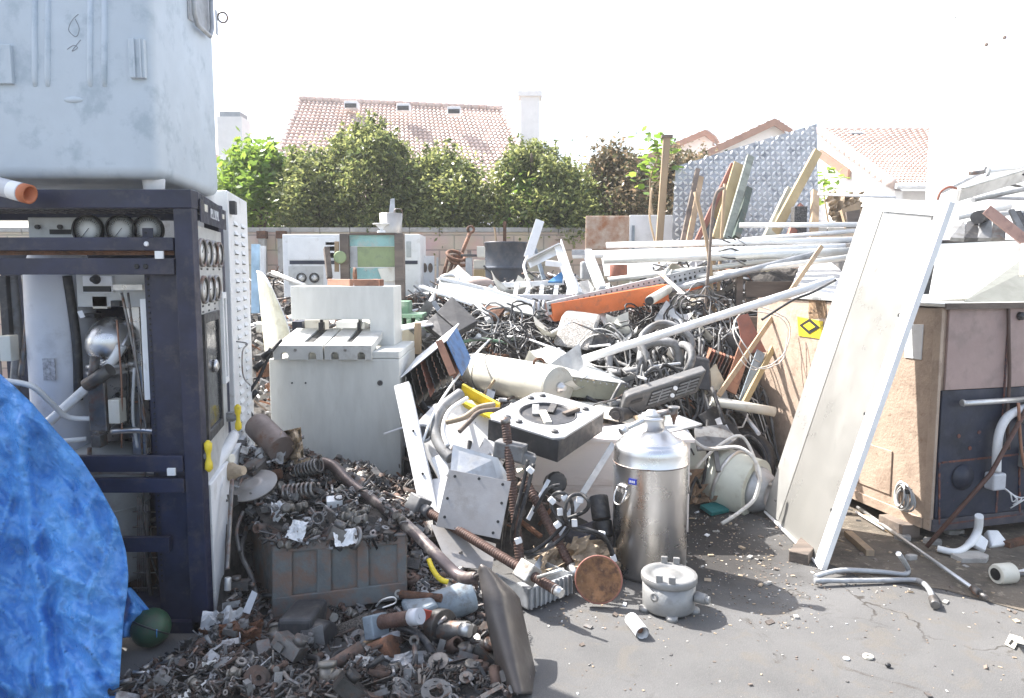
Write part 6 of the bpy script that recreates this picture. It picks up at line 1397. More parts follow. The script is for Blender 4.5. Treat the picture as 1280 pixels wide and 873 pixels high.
# ---- green steel feet, timber stump, duct, dark panels
r0 = thing('green_bracket','green cast bracket with ribbed feet right of the press machine','bracket'); YG=5.7
obj('bracket_block', MB().fb(494,377,511,393,YG,.2), greenp, r0,.006); obj('bracket_base', MB().fb(492,393,528,398,YG-.08,.3), greenp, r0,.004)
for x in (500,511,522): obj('rib', MB().fb(x-3,398,x+3,407,YG-.09,.28), greenp, r0,.003)
one('timber_stump', MB().fb(518,404,526,443,5.3,.06), wood, 'short upright timber stump carrying the white shelf piece right of the machine', 'timber', bevel=.004)
sheet('white_shelf','thin white shelf piece lying on the short timber stump','shelf',[P(493,413,5.2),P(541,405,5.4),P(536,400,5.6),P(495,408,5.5)],.012,white2,back=(0,0,-1))
rod('grey_duct','grey flexible duct lying behind the timber stump','duct',P(494,420,5.7),P(532,418,5.75),.055,mgrey)
pipe('green_hose','thin green hose trailing from the dark panels along the pile','hose',[P(520,402,5.6),P(545,418,5.5),P(575,427,5.5),P(600,424,5.6),P(640,430,5.6)],.014,greenp)
r0 = thing('hinged_boards','pair of hinged dark grey panels lying slanted on the pile','panels')
for k,W in enumerate(([P(530,404,5.45),P(545,391,5.55),P(573,415,5.35),P(553,422,5.25)],[P(546,390,5.55),P(565,370,5.75),P(597,401,5.5),P(574,414,5.35)])): obj('panel', MB().slab(W,.05), mat('charcoal board',(.022,.022,.025),.7,0,.15,(.05,.048,.045),.25,6,.1), r0,.006)
# ---- grey gutter channel
r0 = thing('gutter_channel','long pale grey sheet metal channel with rust spots lying across the back of the pile','channel')
gg = mat('grey channel paint',(.33,.335,.31),.5,.1,.08,(.33,.33,.30),.25,5,.1,c3=RUST,amt3=.1)
W0 = [P(550,349,6.6),P(605,362,6.5),P(692,388,6.1),P(676,396,5.95),P(598,378,6.2),P(546,368,6.4)]
obj('channel_side', MB().slab(W0,.02), gg, r0,.003); obj('channel_lip', MB().bar(W0[0]+V((0,-.02,.01)),W0[1]+V((0,-.02,.01)),.03,.03), white2, r0); obj('channel_lip', MB().bar(W0[1]+V((0,-.02,.01)),W0[2]+V((0,-.02,.01)),.03,.03), white2, r0)
bar('white_batten','white flat batten crossing in front of the grey channel','batten',P(526,358,6.3),P(592,381,6.0),.06,.02,white2)
sheet('rusty_hopper','dark rusty hopper sheet under the grey channel','hopper',[P(600,381,6.1),P(632,384,6.1),P(622,397,6.0),P(606,393,6.0)],.05,rusty)
pipe('white_strap','curved white strap below the grey channel','strap',[P(594,378,6.0),P(604,388,5.9),P(612,402,5.8)],.025,white2)
r0 = thing('coil_pack','grey banded coil at the end of the grey channel','coil')
for k in range(3): obj('band', MB().torus(P(669+6*k,387,6.0),(1,-.2,.1),.07,.012,20,6), galv, r0)
# ---- oil drum
od = thing('oil_drum','dark blue grey steel oil drum standing on the rubble before the block wall','drum'); Yd=8.6
x_, r_, z_ = inside(605.5,659,303,Yd); zb=z_-.62
obj('drum_shell', MB().lathe((x_,Yd,zb),Z0,[(r_,0),(r_,.05),(r_*.995,.06),(r_*.985,.29),(r_*1.0,.30),(r_*1.045,.315),(r_*1.0,.33),(r_*.985,.34),(r_*.985,.6),(r_*1.02,.605),(r_*1.02,.62),(r_*.98,.62),(r_*.97,.40)],48,caps=False), drumm, od)
obj('drum_base', MB().lathe((x_,Yd,zb-.28),Z0,[(r_,0),(r_,.28)],40), drumm, od)
obj('drum_contents', MB().lathe((x_,Yd,z_-.18),Z0,[(r_*.96,0),(.001,.04)],30), rusty, od)
bar('rusty_post','rusty post sticking up out of the oil drum','post',P(630.5,345,8.6),P(631,277,8.6),.045,.04,rusty)
bar('thin_batten','thin pale batten standing left in the oil drum','batten',P(624,330,8.6),P(618,284,8.65),.02,.015,wood)
# wrench, ring-pull thing, post pieces left of the drum
r0 = thing('giant_spanner','rusty long rod with a ring end leaning against rusty loops left of the oil drum','spanner')
obj('spanner_rod', MB().cyl(P(568,340,8.0),P(588,290,8.1),.022), rusty, r0); obj('ring_end', MB().torus(P(588.5,287,8.1),(.2,-1,.1),.035,.014,20,8), rusty, r0)
r0 = thing('loop_iron','rusty double loop steel frame left of the oil drum','frame')
obj('loop', MB().torus(P(570,320,7.9),(.3,-.4,.8),.10,.02,22,6), rusty, r0); obj('loop', MB().torus(P(573,326,7.9),(.3,-.4,.8),.10,.02,22,6), rusty, r0)
for (a_,b_) in (((560,322),(553,350)),((566,328),(558,350)),((583,322),(588,348))): obj('leg', MB().cyl(P(*a_,7.9),P(*b_,7.85),.018), rusty, r0)
r0 = thing('white_bracket','white plate with two oval holes against the wall between console and spanner','bracket')
obj('plate', MB().fb(526,320,543,358,7.9,.02), white2, r0); 
for y in (331,342): q=P(531 if y>335 else 538, 333,7.89); 
for x in (531,538): q=P(x,335,7.895); obj('oval_hole', MB().lathe(q,(0,-1,0),[(.026,0),(.025,.003)],18).xf(Matrix.Translation(q)@Matrix.Diagonal((1,1,2.0,1))@Matrix.Translation(-q)), wooddk, r0)
bar('slotted_post','white slotted post beside the plate with oval holes','post',P(547,322,7.9),P(547,358,7.9),.045,.02,galv)
r0 = thing('post_stand','pale grey pillar stand with a dark cross bar left of the oil drum','stand'); obj('pillar', MB().fb(582,322,590,352,7.7,.08), galv, r0,.006); obj('cross_bar', MB().fb(576,318,596,321,7.68,.05), dgrey, r0,.004); obj('top_pin', MB().fb(584,313,589,318,7.68,.04), steel, r0)
one('cream_canister', MB().fb(596,308,606,322,8.0,.15), cream, 'cream canister stacked left of the oil drum', 'canister', bevel=.01)
for k,(y0,y1) in enumerate(((325,336),(337,350))): one('cream_block', MB().fb(592,y0,606,y1,8.05,.2), [cream,yelwood][k], ['upper','lower'][k]+' pale block stacked under the cream canister', 'block', bevel=.008)
one('pink_boulder', MB().sphere(P(597,356,7.3),.14,18,10,(1.2,.8,.6)), mat('pinkish rounded lump',(.42,.33,.29),.8,0,.15,DIRT,.2,6,.3), 'rounded pinkish lump below the oil drum', 'lump')
pipe('bent_grab_tube','bent tube handle lying before the plate with oval holes','tube',[P(548,352,7.2),P(556,345,7.2),P(570,346,7.2),P(574,354,7.1)],.02,alu)
# ---- white arms and angle frames
bar('white_bar','broad white flat bar sticking up right of the oil drum','bar',P(660,322,6.9),P(675,276,7.0),.085,.03,white2,up=(0,-1,0))
pipe('white_tube','white bent tube running down from the broad white bar','tube',[P(660,320,6.9),P(655,332,6.8),P(658,345,6.7),P(662,360,6.6),P(655,370,6.5)],.013,white)
r0 = thing('bent_angle_iron','white aluminium angle frame bent into an elbow right of the oil drum','frame'); A1,B1,C1=P(660,327,6.6),P(702,306,6.5),P(722,367,6.1)
obj('frame_arm', MB().angle(A1,B1,.07,.008,(0,-1,.4)), alu, r0); obj('frame_arm', MB().angle(B1,C1,.07,.008,(0,-1,.4)), white2, r0); 
r0 = thing('bent_angle_iron','second white angle frame with a short upper arm, middle of the three','frame'); A1,B1,C1=P(683,329,6.4),P(704,331,6.35),P(723,369,6.1)
obj('frame_arm', MB().bar(A1,B1,.07,.05), white2, r0,.003); obj('frame_arm', MB().bar(B1,C1,.05,.08), white2, r0,.003)
r0 = thing('bent_angle_iron','grey white angle frame, rightmost of the three, left of the rusty panel','frame'); A1,B1,C1=P(716,316,6.6),P(734,316,6.55),P(752,362,6.2)
obj('frame_arm', MB().bar(A1,B1,.07,.05), galv, r0,.003); obj('frame_arm', MB().bar(B1,C1,.06,.09), white2, r0,.003)
r0 = thing('ladder_rack','pale slatted frame lying flat behind the grey channel','frame')
for a_,b_ in (((625,357,7.0),(705,353,6.9)),((640,372,6.5),(740,372,6.3))): obj('side_rail', MB().bar(P(*a_),P(*b_),.04,.05), white2, r0,.003)
for x in (640,655,672,690,706): obj('slat', MB().bar(P(x+6,356,6.95),P(x-8+12,371,6.45),.04,.02), galv, r0)
sheet('blue_tray','small blue triangular plastic sheet among the white frames','sheet',[P(685,352,6.3),P(704,338,6.4),P(703,352,6.3)],.02,mat('bright blue plastic',(.08,.25,.5),.4))
bar('blue_strut','bluish thin strut behind the white angle frames','strut',P(668,310,7.4),P(680,350,7.2),.04,.02,greyblue)
one('cage_block', MB().fb(727,327,742,350,7.2,.2), galv, 'pale perforated block between the white frame and the red brown can', 'block', bevel=.02)
cylpiece('red_can','red brown paint can right of the white frames below the rusty panel','can',P(773,350,7.0),P(773,331,7.0),.085,redbrown)
sheet('round_plate','grey rounded plate lying among the white frames','plate',[P(725,352,6.5),P(735,350,6.6),P(742,360,6.4),P(740,372,6.3),P(728,370,6.3)],.02,mgrey)
# ---- perforated beam and orange beam
r0 = thing('perforated_beam','long perforated galvanised angle bar lying across the pile above the orange beam','beam'); a_,b_=P(684,386,5.9),P(884,340,6.5); d_=(b_-a_); n_=d_.cross(V((0,1,0))).normalized(); n_= n_ if n_.z>0 else -n_
bb = obj('beam_web', MB().pbox(a_-n_*.055, d_, n_*.10, (0,.006,0)).pbox(a_+n_*.045, d_, (0,.09,0), n_*.006), galv, r0)
for k in range(30):
    q=a_+d_*((k+.5)/30)+V((0,-.0015,0)); obj('slot_hole', MB().pbox(q-n_*.032-d_.normalized()*.014, d_.normalized()*.028, n_*.026, (0,.004,0)).pbox(q+n_*.014-d_.normalized()*.006, d_.normalized()*.014, n_*.014,(0,.004,0)), blackmark, bb)
bar('orange_beam','chipped orange steel beam lying under the perforated bar','beam',P(688,391,5.95),P(832,366,6.25),.10,.15,orangep)
bar('orange_beam','short orange beam end showing behind the bamboo poles','beam',P(858,355,6.9),P(890,345,7.0),.10,.14,orangep)
one('mesh_box', MB().pbox(P(690,432,5.55),P(738,440,5.45)-P(690,432,5.55),(.05,.3,.02),P(703,392,5.7)-P(690,432,5.55)), mat('crinkled wire mesh',(.45,.43,.40),.6,.4,.35,(.2,.18,.16),.45,70,.8,110), 'crumpled perforated mesh box sitting on the cable tangle', 'mesh box', bevel=.03)
sheet('black_triangle','black sheet corner right of the crumpled mesh box','sheet',[P(737,438,5.45),P(750,405,5.6),P(768,428,5.5)],.02,blackp)
pipe('dark_rod','thin dark rod across the mesh box','rod',[P(716,402,5.45),P(762,422,5.4)],.008,dsteel,1)
# ---- diamond plate sheet standing at the back
dp = thing('diamond_plate','big tilted diamond plate steel sheet standing behind the leaning timbers','sheet')
def PL(px,py,p0,n):
    o=V((0,0,CAM_H)); d=P(px,py,5)-o; return o+d*((p0-o).dot(n)/d.dot(n))
p0_=P(838,330,8.3); n0_=V((.05,-1,.22)).normalized()
W = [PL(838,330,p0_,n0_),PL(1024,330,p0_,n0_),PL(1021,155,p0_,n0_),PL(845,208,p0_,n0_)]
dm = mat('bright tread plate',(.44,.445,.46),.4,.3,.15,(.2,.21,.23),.3,6,.1)
ds = obj('sheet_metal', MB().slab(W,.02,(0,1,0)), dm, dp)
nn=(W[1]-W[0]).cross(W[3]-W[0]).normalized(); nn = nn if nn.y<0 else -nn
ux=(W[1]-W[0]).normalized(); uy=nn.cross(ux); uy = uy if uy.z>0 else -uy
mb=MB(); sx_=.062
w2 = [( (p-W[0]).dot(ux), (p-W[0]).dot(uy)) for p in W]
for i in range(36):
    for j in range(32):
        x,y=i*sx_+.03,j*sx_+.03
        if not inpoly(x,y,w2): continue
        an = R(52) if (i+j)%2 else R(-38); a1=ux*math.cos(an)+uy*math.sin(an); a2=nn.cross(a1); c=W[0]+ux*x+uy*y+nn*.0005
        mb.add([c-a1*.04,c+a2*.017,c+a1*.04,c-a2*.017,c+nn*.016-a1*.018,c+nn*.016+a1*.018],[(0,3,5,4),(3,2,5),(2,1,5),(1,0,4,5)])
obj('tread_bumps', mb, mat('lit tread bump',(.8,.8,.8),.45,.1,.05), dp)  # bumps coloured paler than the sheet: light on the relief put into colour
# ---- rusty panel and white panel behind
r0 = thing('rusty_sheet_board','white sheet panel with its left half rusted, standing before the hedge','panel'); obj('rusted_half', MB().fb(732,270,786,312,8.3,.03), rustpanel, r0,.01); obj('white_half', MB().fb(786.5,269,840,312,8.305,.03), white2, r0,.006); obj('stay_bar', MB().fb(790,282,793,312,8.27,.03), greyblue, r0)
sheet('white_sheet','low white sheet standing behind the white pipes below the rusty panel','sheet',[P(752,322,7.9),P(840,318,7.9),P(840,345,7.7),P(756,345,7.7)],.01,white2)
# ---- tall timber post, bamboo and leaning timbers
bar('timber_post','tall pale timber post standing upright right of the bronze tree','timber',P(822,330,8.0),P(833.5,171,8.05),.075,.05,wood,up=(0,-1,0)); 
one('nailed_block', MB().box(P(833.5,171,8.05),(.12,.08,.03)), wooddk, 'small dark block nailed on the tall timber post top', 'wood block', bevel=.003)
lean=[((850,318),(872,212),7.8,.05,.04,wooddk,'dark reddish bar leaning farthest left on the diamond plate'),((858,318),(876,222),7.75,.06,.04,wood,'pale brown plank leaning second from the left on the diamond plate'),((862,322),(916,206),7.6,.055,.035,redbrown,'red brown bar leaning steeply across the planks'),((872,322),(908,232),7.6,.08,.03,yelwood,'yellowish plank leaning behind the red brown bar'),((880,300),(912,238),7.7,.06,.04,mgrey,'grey pipe like bar in the cluster of leaning planks'),((896,300),(923,205),7.6,.11,.03,yelwood,'widest yellow plank leaning in the middle of the diamond plate'),((908,300),(938,196),7.55,.08,.04,mat('grey green timber',(.25,.27,.23),.8,0,.2,(.15,.16,.14),.3,6,.3),'grey green plank leaning right of the widest yellow plank'),((920,298),(936,236),7.5,.07,.05,mat('dark green steel',(.05,.075,.06),.6,0,.2,DIRT,.2,6,.2),'dark green bar leaning right of the grey green plank'),((957,310),(990,240),7.4,.15,.05,mat('pale green grey board',(.44,.43,.34),.8,0,.15,(.33,.31,.24),.3,5,.25),'broad pale board leaning right of the diamond plate middle'),((960,305),(1022,190),7.5,.09,.05,yelwood,'long yellow timber leaning to the top right of the diamond plate'),((985,305),(1002,258),7.3,.08,.04,redbrown,'red brown timber leaning beside the broad pale board'),((1017,300),(1019,240),7.4,.08,.04,wood,'brown upright timber at the right edge of the diamond plate')]
for (a_,b_,Y,w_,h_,m,l) in lean: bar('leaning_timber','%s'%l,'timber',P(*a_,Y-.25),P(*b_,Y+.45),w_,h_,m,up=(0,-1,0))
one('wire_basket', MB().fb(992,258,1008,300,7.3,.1), mat('dark mesh grille',(.06,.06,.06),.6,.3,.6,(.2,.19,.18),.4,80,.8,100), 'dark wire basket standing beside the red brown timber', 'basket', bevel=.004)
for k,(pts,rr,l) in enumerate([([(880,402),(886,330),(893,250),(905,235)],.014,'thin dark stick rising in front of the grey green plank'),([(869,240),(883,300),(889,345)],.018,'slanting brown stick crossing the thin dark stick'),([(876,420),(884,375),(893,318)],.024,'thick bamboo pole in the middle of the pile'),([(893,420),(890,370),(887,330)],.020,'second bamboo pole crossing the thick one'),([(896,400),(900,330),(906,230)],.016,'long straight brown bamboo standing right of the crossing pair'),([(815,235),(812,270),(818,300),(824,330)],.010,'thin curved twig beside the tall timber post')]):
    pipe('bamboo_pole',l,'pole',[P(x,y,6.2+.18*k) for x,y in pts],rr,wood if k!=0 else wooddk,4)
bar('long_lath','long thin lath slanting from the dark gap up to the white pipes','lath',P(898,495,5.0),P(1027,308,6.0),.035,.02,wood,up=(0,-1,0))
bar('long_lath','yellowish lath slanting along the dark gap beside the peach machine','lath',P(930,505,5.1),P(978,412,5.6),.04,.03,yelwood,up=(0,-1,0))
# ---- white pipes over the pile
for k,(a_,b_,rr,m,l) in enumerate([((758,307,7.0),(1075,300,6.4),.030,white,'highest long white pipe lying level over the pile'),((716,319,6.9),(1075,309,6.3),.036,white,'thick long white pipe second from the top'),((755,325,6.7),(1070,315,6.2),.040,mould,'thickest long white pipe, third from the top'),((924,282,7.0),(1080,281,6.7),.024,white,'short white pipe level with the broad pale board'),((928,300,6.9),(1080,288,6.7),.02,white,'thin white pipe rising slightly right below the short one'),((760,350,6.7),(1000,322,6.4),.024,mould,'pale pipe rising to the right above the perforated beam'),((800,372,6.4),(1020,318,6.2),.030,galv,'grey pipe under the pale pipes rising right'),((860,348,6.5),(1060,322,6.0),.026,mould,'pale bar end reaching behind the leaning white tray'),((728,450,5.1),(1042,350,5.0),.030,white2,'long white pole slanting across the middle of the pile')]):
    rod('white_pipe' if k!=8 else 'white_pole',l,'pipe',P(*a_),P(*b_),rr,m)
pipe('black_rod','black bent rod lying along the long slanting white pole','rod',[P(952,400,4.95),P(990,376,4.95),P(1015,366,4.95),P(1045,350,4.95)],.009,cableb)
one('bucket', MB().lathe(P(846,345,6.6),(.55,-.6,.45),[(.09,-.22),(.12,.02),(.115,.02),(.085,-.2)],26,caps=False), cream, 'cream bucket lying tilted below the white pipes', 'bucket')
rod('open_tube','pale tube with an open dark end pointing out of the pile below the orange beam','tube',P(835,362,6.2),P(812,376,5.6),.038,cream); one('tube_mouth', MB().lathe(P(811.5,376.3,5.585),(P(812,376,5.6)-P(835,362,6.2)),[(.036,0),(.030,.004),(.001,.004)],18), blackp, 'black disc standing in for the shaded hollow in the pale tube end', 'plug')  # black disc paints the shaded inside of the open tube
bar('flat_bar','steel flat bar sloping down right below the perforated beam','bar',P(825,342,6.2),P(862,375,5.9),.035,.015,steel,up=(0,-1,0))
# ---- old crates behind the dark gap
r0 = thing('old_crate','grey old wooden crate boards standing behind the long slanting pole','crate')
for k,(x0,y0,x1,y1,Y) in enumerate(((932,352,990,372,6.4),(932,374,990,390,6.42),(926,396,978,412,6.0),(926,414,978,432,6.02))): obj('board', MB().fb(x0,y0,x1,y1,Y,.03), wooddk, r0,.003)
obj('corner_post', MB().fb(920,342,928,390,6.35,.05), wooddk, r0,.003)
r0 = thing('wood_pallet','stacked timber boards in the dark gap beside the peach machine','timber stack')
for k,(x0,y0,x1,y1,Y) in enumerate(((925,470,975,480,5.9),(928,484,975,496,5.8),(932,500,975,510,5.9),(925,440,976,452,6.1))): obj('board', MB().fb(x0,y0,x1,y1,Y,.1), wooddk if k%2 else wood, r0,.004)
one('dark_cabinet', MB().fb(905,520,972,610,5.75,.3), dgrey, 'dark grey cabinet lying at the back of the gap beside the peach machine', 'cabinet', bevel=.006)
r0 = thing('copper_channel','long brown and blue grey channel standing slanted in the pile left of the gap','channel'); a_,b_=P(932,500,5.2),P(955,420,5.5)
obj('channel_web', MB().bar(P(912,490,5.2),P(938,415,5.5),.10,.015,(0,-1,0)), coppr, r0); obj('channel_flange', MB().bar(P(929,503,5.15),P(951,440,5.4),.07,.012,(0,-1,0)), greyblue, r0); obj('channel_plate', MB().slab([P(921,395,5.5),P(935,392,5.5),P(958,440,5.4),P(930,442,5.4)],.01), redbrown, r0)
hs_=thing('heat_sink','rusty finned heat sink block standing tilted in the pile','heat sink')
for k in range(9): q=P(890+4.2*k,437+1.5*k,5.35); obj('fin', MB().slab([q,q+V((.03,.25,.0)),q+V((-.10,.25,-.30)),q+V((-.13,0,-.30))],.006,(1,0,0)), [coppr,redbrown,steel][k%3], hs_)
one('black_canister', MB().pbox(P(864,485,5.1),P(890,490,5.1)-P(864,485,5.1),(.02,.15,0),P(862,445,5.2)-P(864,485,5.1)), dgrey, 'black canister box standing right of the coiled hoses', 'canister', bevel=.012)
# ---- hoses and cables, heap of cable
for k,(cx_,cy_,Y,ro,rr,m,l,axx) in enumerate([
 (786,455,5.3,.15,.028,mgrey,'thick grey hose ring lying right of the riveted tray',(0,-.6,.8)),(752,448,5.4,.20,.010,cablew,'wide pale cable ring beside the riveted tray',(.1,-.7,.7)),(822,455,5.3,.16,.035,mgrey,'thick grey hose arch standing beside the vent panel',(.2,-.9,.2)),(828,440,5.4,.20,.022,cableg,'thinner grey hose arch behind the thick one',(.1,-.9,.3)),(858,452,5.25,.13,.03,cableg,'upright grey hose loop beside the black canister',(.9,-.4,.1)),(862,395,5.9,.16,.013,cableb,'black hoop of cable at the foot of the bamboo poles',(-.3,-.9,.3)),(878,392,5.8,.20,.010,cableg,'larger thin grey cable hoop round the bamboo poles',(.2,-.9,.3)),(905,322,6.6,.17,.010,cableb,'flat coil of black wire lying on the white pipes',(0,-.4,.9)),(915,325,6.6,.14,.009,cableg,'grey wire coil on the white pipes',(0,-.3,.9)),(945,425,5.2,.22,.007,cablew,'pale thin wire hoop hanging at the dark gap',(.2,-1,.4)),(770,425,5.6,.12,.010,cableb,'small black cable coil right of the mesh box',(0,-.6,.8)),(800,400,6.0,.12,.012,cableb,'black cable coil below the orange beam',(0,-.5,.9)),(660,400,5.9,.13,.013,cableb,'black cable coil left of the mesh box',(0,-.6,.8)),(625,408,5.9,.16,.014,cableg,'grey cable coil in the middle of the cable tangle',(.1,-.6,.8)),(600,415,5.7,.13,.014,cableg,'grey cable coil at the left of the cable tangle',(-.1,-.6,.8)),(640,430,5.5,.10,.012,cableb,'tight black cable coil right above the cream tank',(.1,-.6,.8))]):
    mb=MB(); ax3=V(axx).normalized(); a3=ax3.orthogonal().normalized(); b3=ax3.cross(a3); rr_=random.Random(k); pts=[]
    c=P(cx_,cy_,Y)
    for i in range(60): t=i*.22; am=(.05 if rr>.018 or m is cablew else .2); w_=ro*(1+am*math.sin(i*.37+k)+.7*am*math.sin(i*1.13+2*k)+rr_.uniform(-.02,.02)); pts.append(c+a3*math.cos(t)*w_+b3*math.sin(t)*w_+ax3*(.05*math.sin(i*.43+k)+.002*i))
    one('hose_coil' if rr>.018 else 'cable_coil', mb.tube(pts if rr<.025 else pts[:26],rr if rr>.018 else rr*.6,6), m, l, 'hose' if rr>.018 else 'cable')
def tangle(name,label,n,poly,m_list,rmin,rmax,Lmin,Lmax,seed,lift=.06):
    rn=random.Random(seed); mb=MB(); k=0
    while k<n:
        x,y=rn.uniform(-1.2,2.2),rn.uniform(4.4,8)
        if not inpoly(x,y,poly): continue
        k+=1; a_=rn.uniform(0,6.28); pts=[]; st=rn.uniform(Lmin,Lmax)/10; curl=rn.gauss(0,.22)
        for i in range(11):
            pts.append(V((x,y,H(x,y)+rn.uniform(-.02,lift)+lift*.9*math.sin(i*.3)))); a_+=curl+rn.gauss(0,.25); x+=math.cos(a_)*st; y+=math.sin(a_)*st
        mb.cm=rn.choices(range(len(m_list)),[8,1.2,.7][:len(m_list)])[0]; mb.tube(curve(pts,2),rn.uniform(rmin,rmax),5)
    o=one(name,mb,m_list,label,'cables'); tag(o,kind='stuff'); return o
tl_=[P(575,430,5.4),P(560,395,6.3),P(640,378,6.6),P(760,378,6.7),P(860,385,6.5),P(905,420,5.8),P(850,470,5.3),P(770,455,5.6),P(690,440,5.6)]
tangle('cable_tangle','mass of tangled black and grey cables in the middle of the pile',330,[(p.x,p.y) for p in tl_],[cableb,cableg,cablew],.003,.0075,.6,1.3,5,.09)
tl2=[P(770,470,5.2),P(880,395,5.9),P(960,380,6.3),P(960,470,5.6),P(900,505,5.1),P(800,500,4.9)]
tangle('wire_tangle','mass of loose wire and tubing right of the vent panel',120,[(p.x,p.y) for p in tl2],[cableg,cableb,cablew],.005,.014,.4,.9,9,.14)
def folded(seed,w_,h_):      # sheet with a few sharp creases and turned edges
    rn=random.Random(seed); cr=[(rn.uniform(0,6.28),rn.uniform(-.07,.07),rn.uniform(.25,.7)) for _ in range(4)]
    def fn(u,v):
        x,y=(u-.5)*w_,(v-.5)*h_; zz=0
        for t_,o_,k_ in cr: zz+=k_*max(0,math.cos(t_)*x+math.sin(t_)*y-o_)
        return V((x,y,zz+.008*mn.noise(V((x*14+seed,y*14,1)))))
    m_=MB().grid(fn,18,14,False); m2=[p-V((0,0,.004)) for p in m_.v]; n_=len(m_.v); m_.add(m2,[f_[::-1] for f_ in [[i for i in q] for q in m_.f]]); return m_
# ---- countable offcuts over the pile: strips, tubes, sheets
for key,mbf,m in (('sheet_strip',MB().pbox((-.16,-.025,0),(.32,0,0),(0,.05,0),(0,0,.004)),galv),('tube_offcut',MB().cyl((-.18,0,0),(.18,0,0),.016,n=10),white2),('folded_offcut',MB().pbox((-.10,-.06,0),(.2,0,0),(0,.12,0),(0,0,.005)).pbox((-.10,.055,.005),(.2,0,0),(0,.005,0),(0,0,.05)),mould),('black_offcut',MB().box((0,0,.02),(.16,.10,.05)).cyl((-.05,0,.04),(-.05,0,.07),.03,n=12),blackp),('rod_offcut',MB().tube(curve([(-.25,0,0),(-.05,.02,.02),(.1,-.02,.03),(.26,.03,0)],4),.009,7),dsteel),('wood_offcut',MB().box((0,0,.012),(.30,.045,.022)),wood),('bent_sheet',folded(33,.36,.22),mould),('long_rod',MB().cyl((-.55,0,0),(.55,0,0),.009,n=8),white2),('crushed_box',folded(35,.24,.20),galv),('cream_sheet',folded(37,.30,.24),cream)): proto(key,mbf,m)
SC_LABEL.update({'sheet_strip':('narrow galvanised strip lying loose in the main pile','strip','galvanised strips in the main pile'),'tube_offcut':('short chalky white tube lying loose in the main pile','tube','white tubes in the main pile'),'folded_offcut':('small folded bright sheet piece lying in the main pile','sheet','folded sheets in the main pile'),'black_offcut':('black plastic housing lying in the main pile','housing','black housings in the main pile'),'rod_offcut':('bent dark rod lying loose in the main pile','rod','bent rods in the main pile'),'bent_sheet':('crumpled bright metal sheet lying in the main pile','sheet','crumpled sheets in the main pile'),'long_rod':('long straight chalky rod lying across the main pile','rod','straight rods in the main pile'),'crushed_box':('crushed galvanised casing lying in the main pile','casing','crushed casings in the main pile'),'cream_sheet':('crumpled cream panel lying in the main pile','panel','crumpled cream panels in the main pile'),'wood_offcut':('short wood stick lying loose in the main pile','stick','wood sticks in the main pile')})
k=0
while k<230:
    x,y=rnd.uniform(-1.6,2.2),rnd.uniform(4.5,8.3)
    if H(x,y)<.35 or x>.34*y or inpoly(x,y,SP_): continue
    k+=1; put(rnd.choice(['sheet_strip']*3+['tube_offcut']*2+['folded_offcut']*2+['black_offcut']*3+['rod_offcut']*3+['wood_offcut']),(x,y,H(x,y)+rnd.uniform(.02,.09)),rnd.uniform(.6,1.25))

k=0
while k<95:
    x,y=rnd.uniform(-1.5,2.0),rnd.uniform(4.7,7.6)
    if H(x,y)<.45 or x>.33*y or inpoly(x,y,SP_): continue
    k+=1; q_=rnd.choice(['bent_sheet']*4+['long_rod']*4+['crushed_box']*4+['cream_sheet']*2)
    put(q_,(x,y,H(x,y)+rnd.uniform(.05,.12)),rnd.uniform(.6,1.15),(rnd.gauss(0,.25),rnd.gauss(0,.3 if q_!='long_rod' else .12),rnd.uniform(0,6.28)))

# ================================================================= RIGHT: PEACH MACHINE, WHITE TRAY, YARD FLOOR
pm_c = G(1163,664,.08); bx_ = V((1,.267,0)).normalized(); by_ = V((-.267,1,0)).normalized(); c0_=V((pm_c.x,pm_c.y,0))
zT = P(1172,384,pm_c.y).z; zB=.08; BW,BD=2.2,1.75
pm = thing('peach_machine','big box shaped machine with peach side and pink and navy front, on blocks','machine')
obj('carcass', MB().pbox(c0_+bx_*.012+by_*.012+V((0,0,zB)), bx_*(BW-.02), by_*(BD-.02), (0,0,zT-zB-.01)), peach, pm)
M_ = basis(by_, Z0, by_.cross(Z0), c0_)      # left face frame: u deep, v up
lf = obj('left_face', MB().pbox(c0_+by_*.05-bx_*.004+V((0,0,zB+.04)), by_*(BD-.06), bx_*.014, (0,0,zT-zB-.05)), peach, pm, .003)
obj('corner_strip', MB().pbox(c0_-bx_*.010-by_*.004+V((0,0,zB)), by_*.052, bx_*.022, (0,0,zT-zB-.005)), peach, pm, .004)
obj('lower_hatch', MB().pbox(c0_+by_*.30-bx_*.012+V((0,0,zB+.12)), by_*.62, bx_*.008, (0,0,.27)), peach, lf, .002)
obj('sill_strip', MB().pbox(c0_+by_*.05-bx_*.016+V((0,0,zB+.0)), by_*(BD-.06), bx_*.012, (0,0,.06)), peach, pm, .003)
ft = pm_c.y
fu = P(1176,489,ft).z
uf = obj('upper_front', MB().pbox(c0_+bx_*.04-by_*.006+V((0,0,fu+.003)), bx_*(BW-.05), by_*.016, (0,0,zT-fu-.012)), pinkp, pm, .003)
nf_ = obj('lower_front', MB().pbox(c0_+bx_*.02-by_*.008+V((0,0,zB+.07)), bx_*(BW-.04), by_*.018, (0,0,fu-zB-.07)), navyp, pm, .003)
obj('base_rail', MB().pbox(c0_-by_*.012+V((0,0,zB-.005)), bx_*BW, by_*.022, (0,0,.072)), mat('dark base rail',(.06,.06,.075),.5,0,.2,(.12,.1,.1),.3,6,.1), pm, .003)
def FR(px,py):            # point on the front
    for k in range(400):
        t=k*.006; q=c0_+bx_*t
        s=(px-640)/FPX
        pr=P(px,py,q.y)
        if pr.x<=q.x: return V((q.x,q.y,pr.z)), t
    return V((q.x,q.y,pr.z)), t
def fpt(px,py,off=.012): q,_=FR(px,py); return q-by_*off
dx=FR(1255,450)[1]
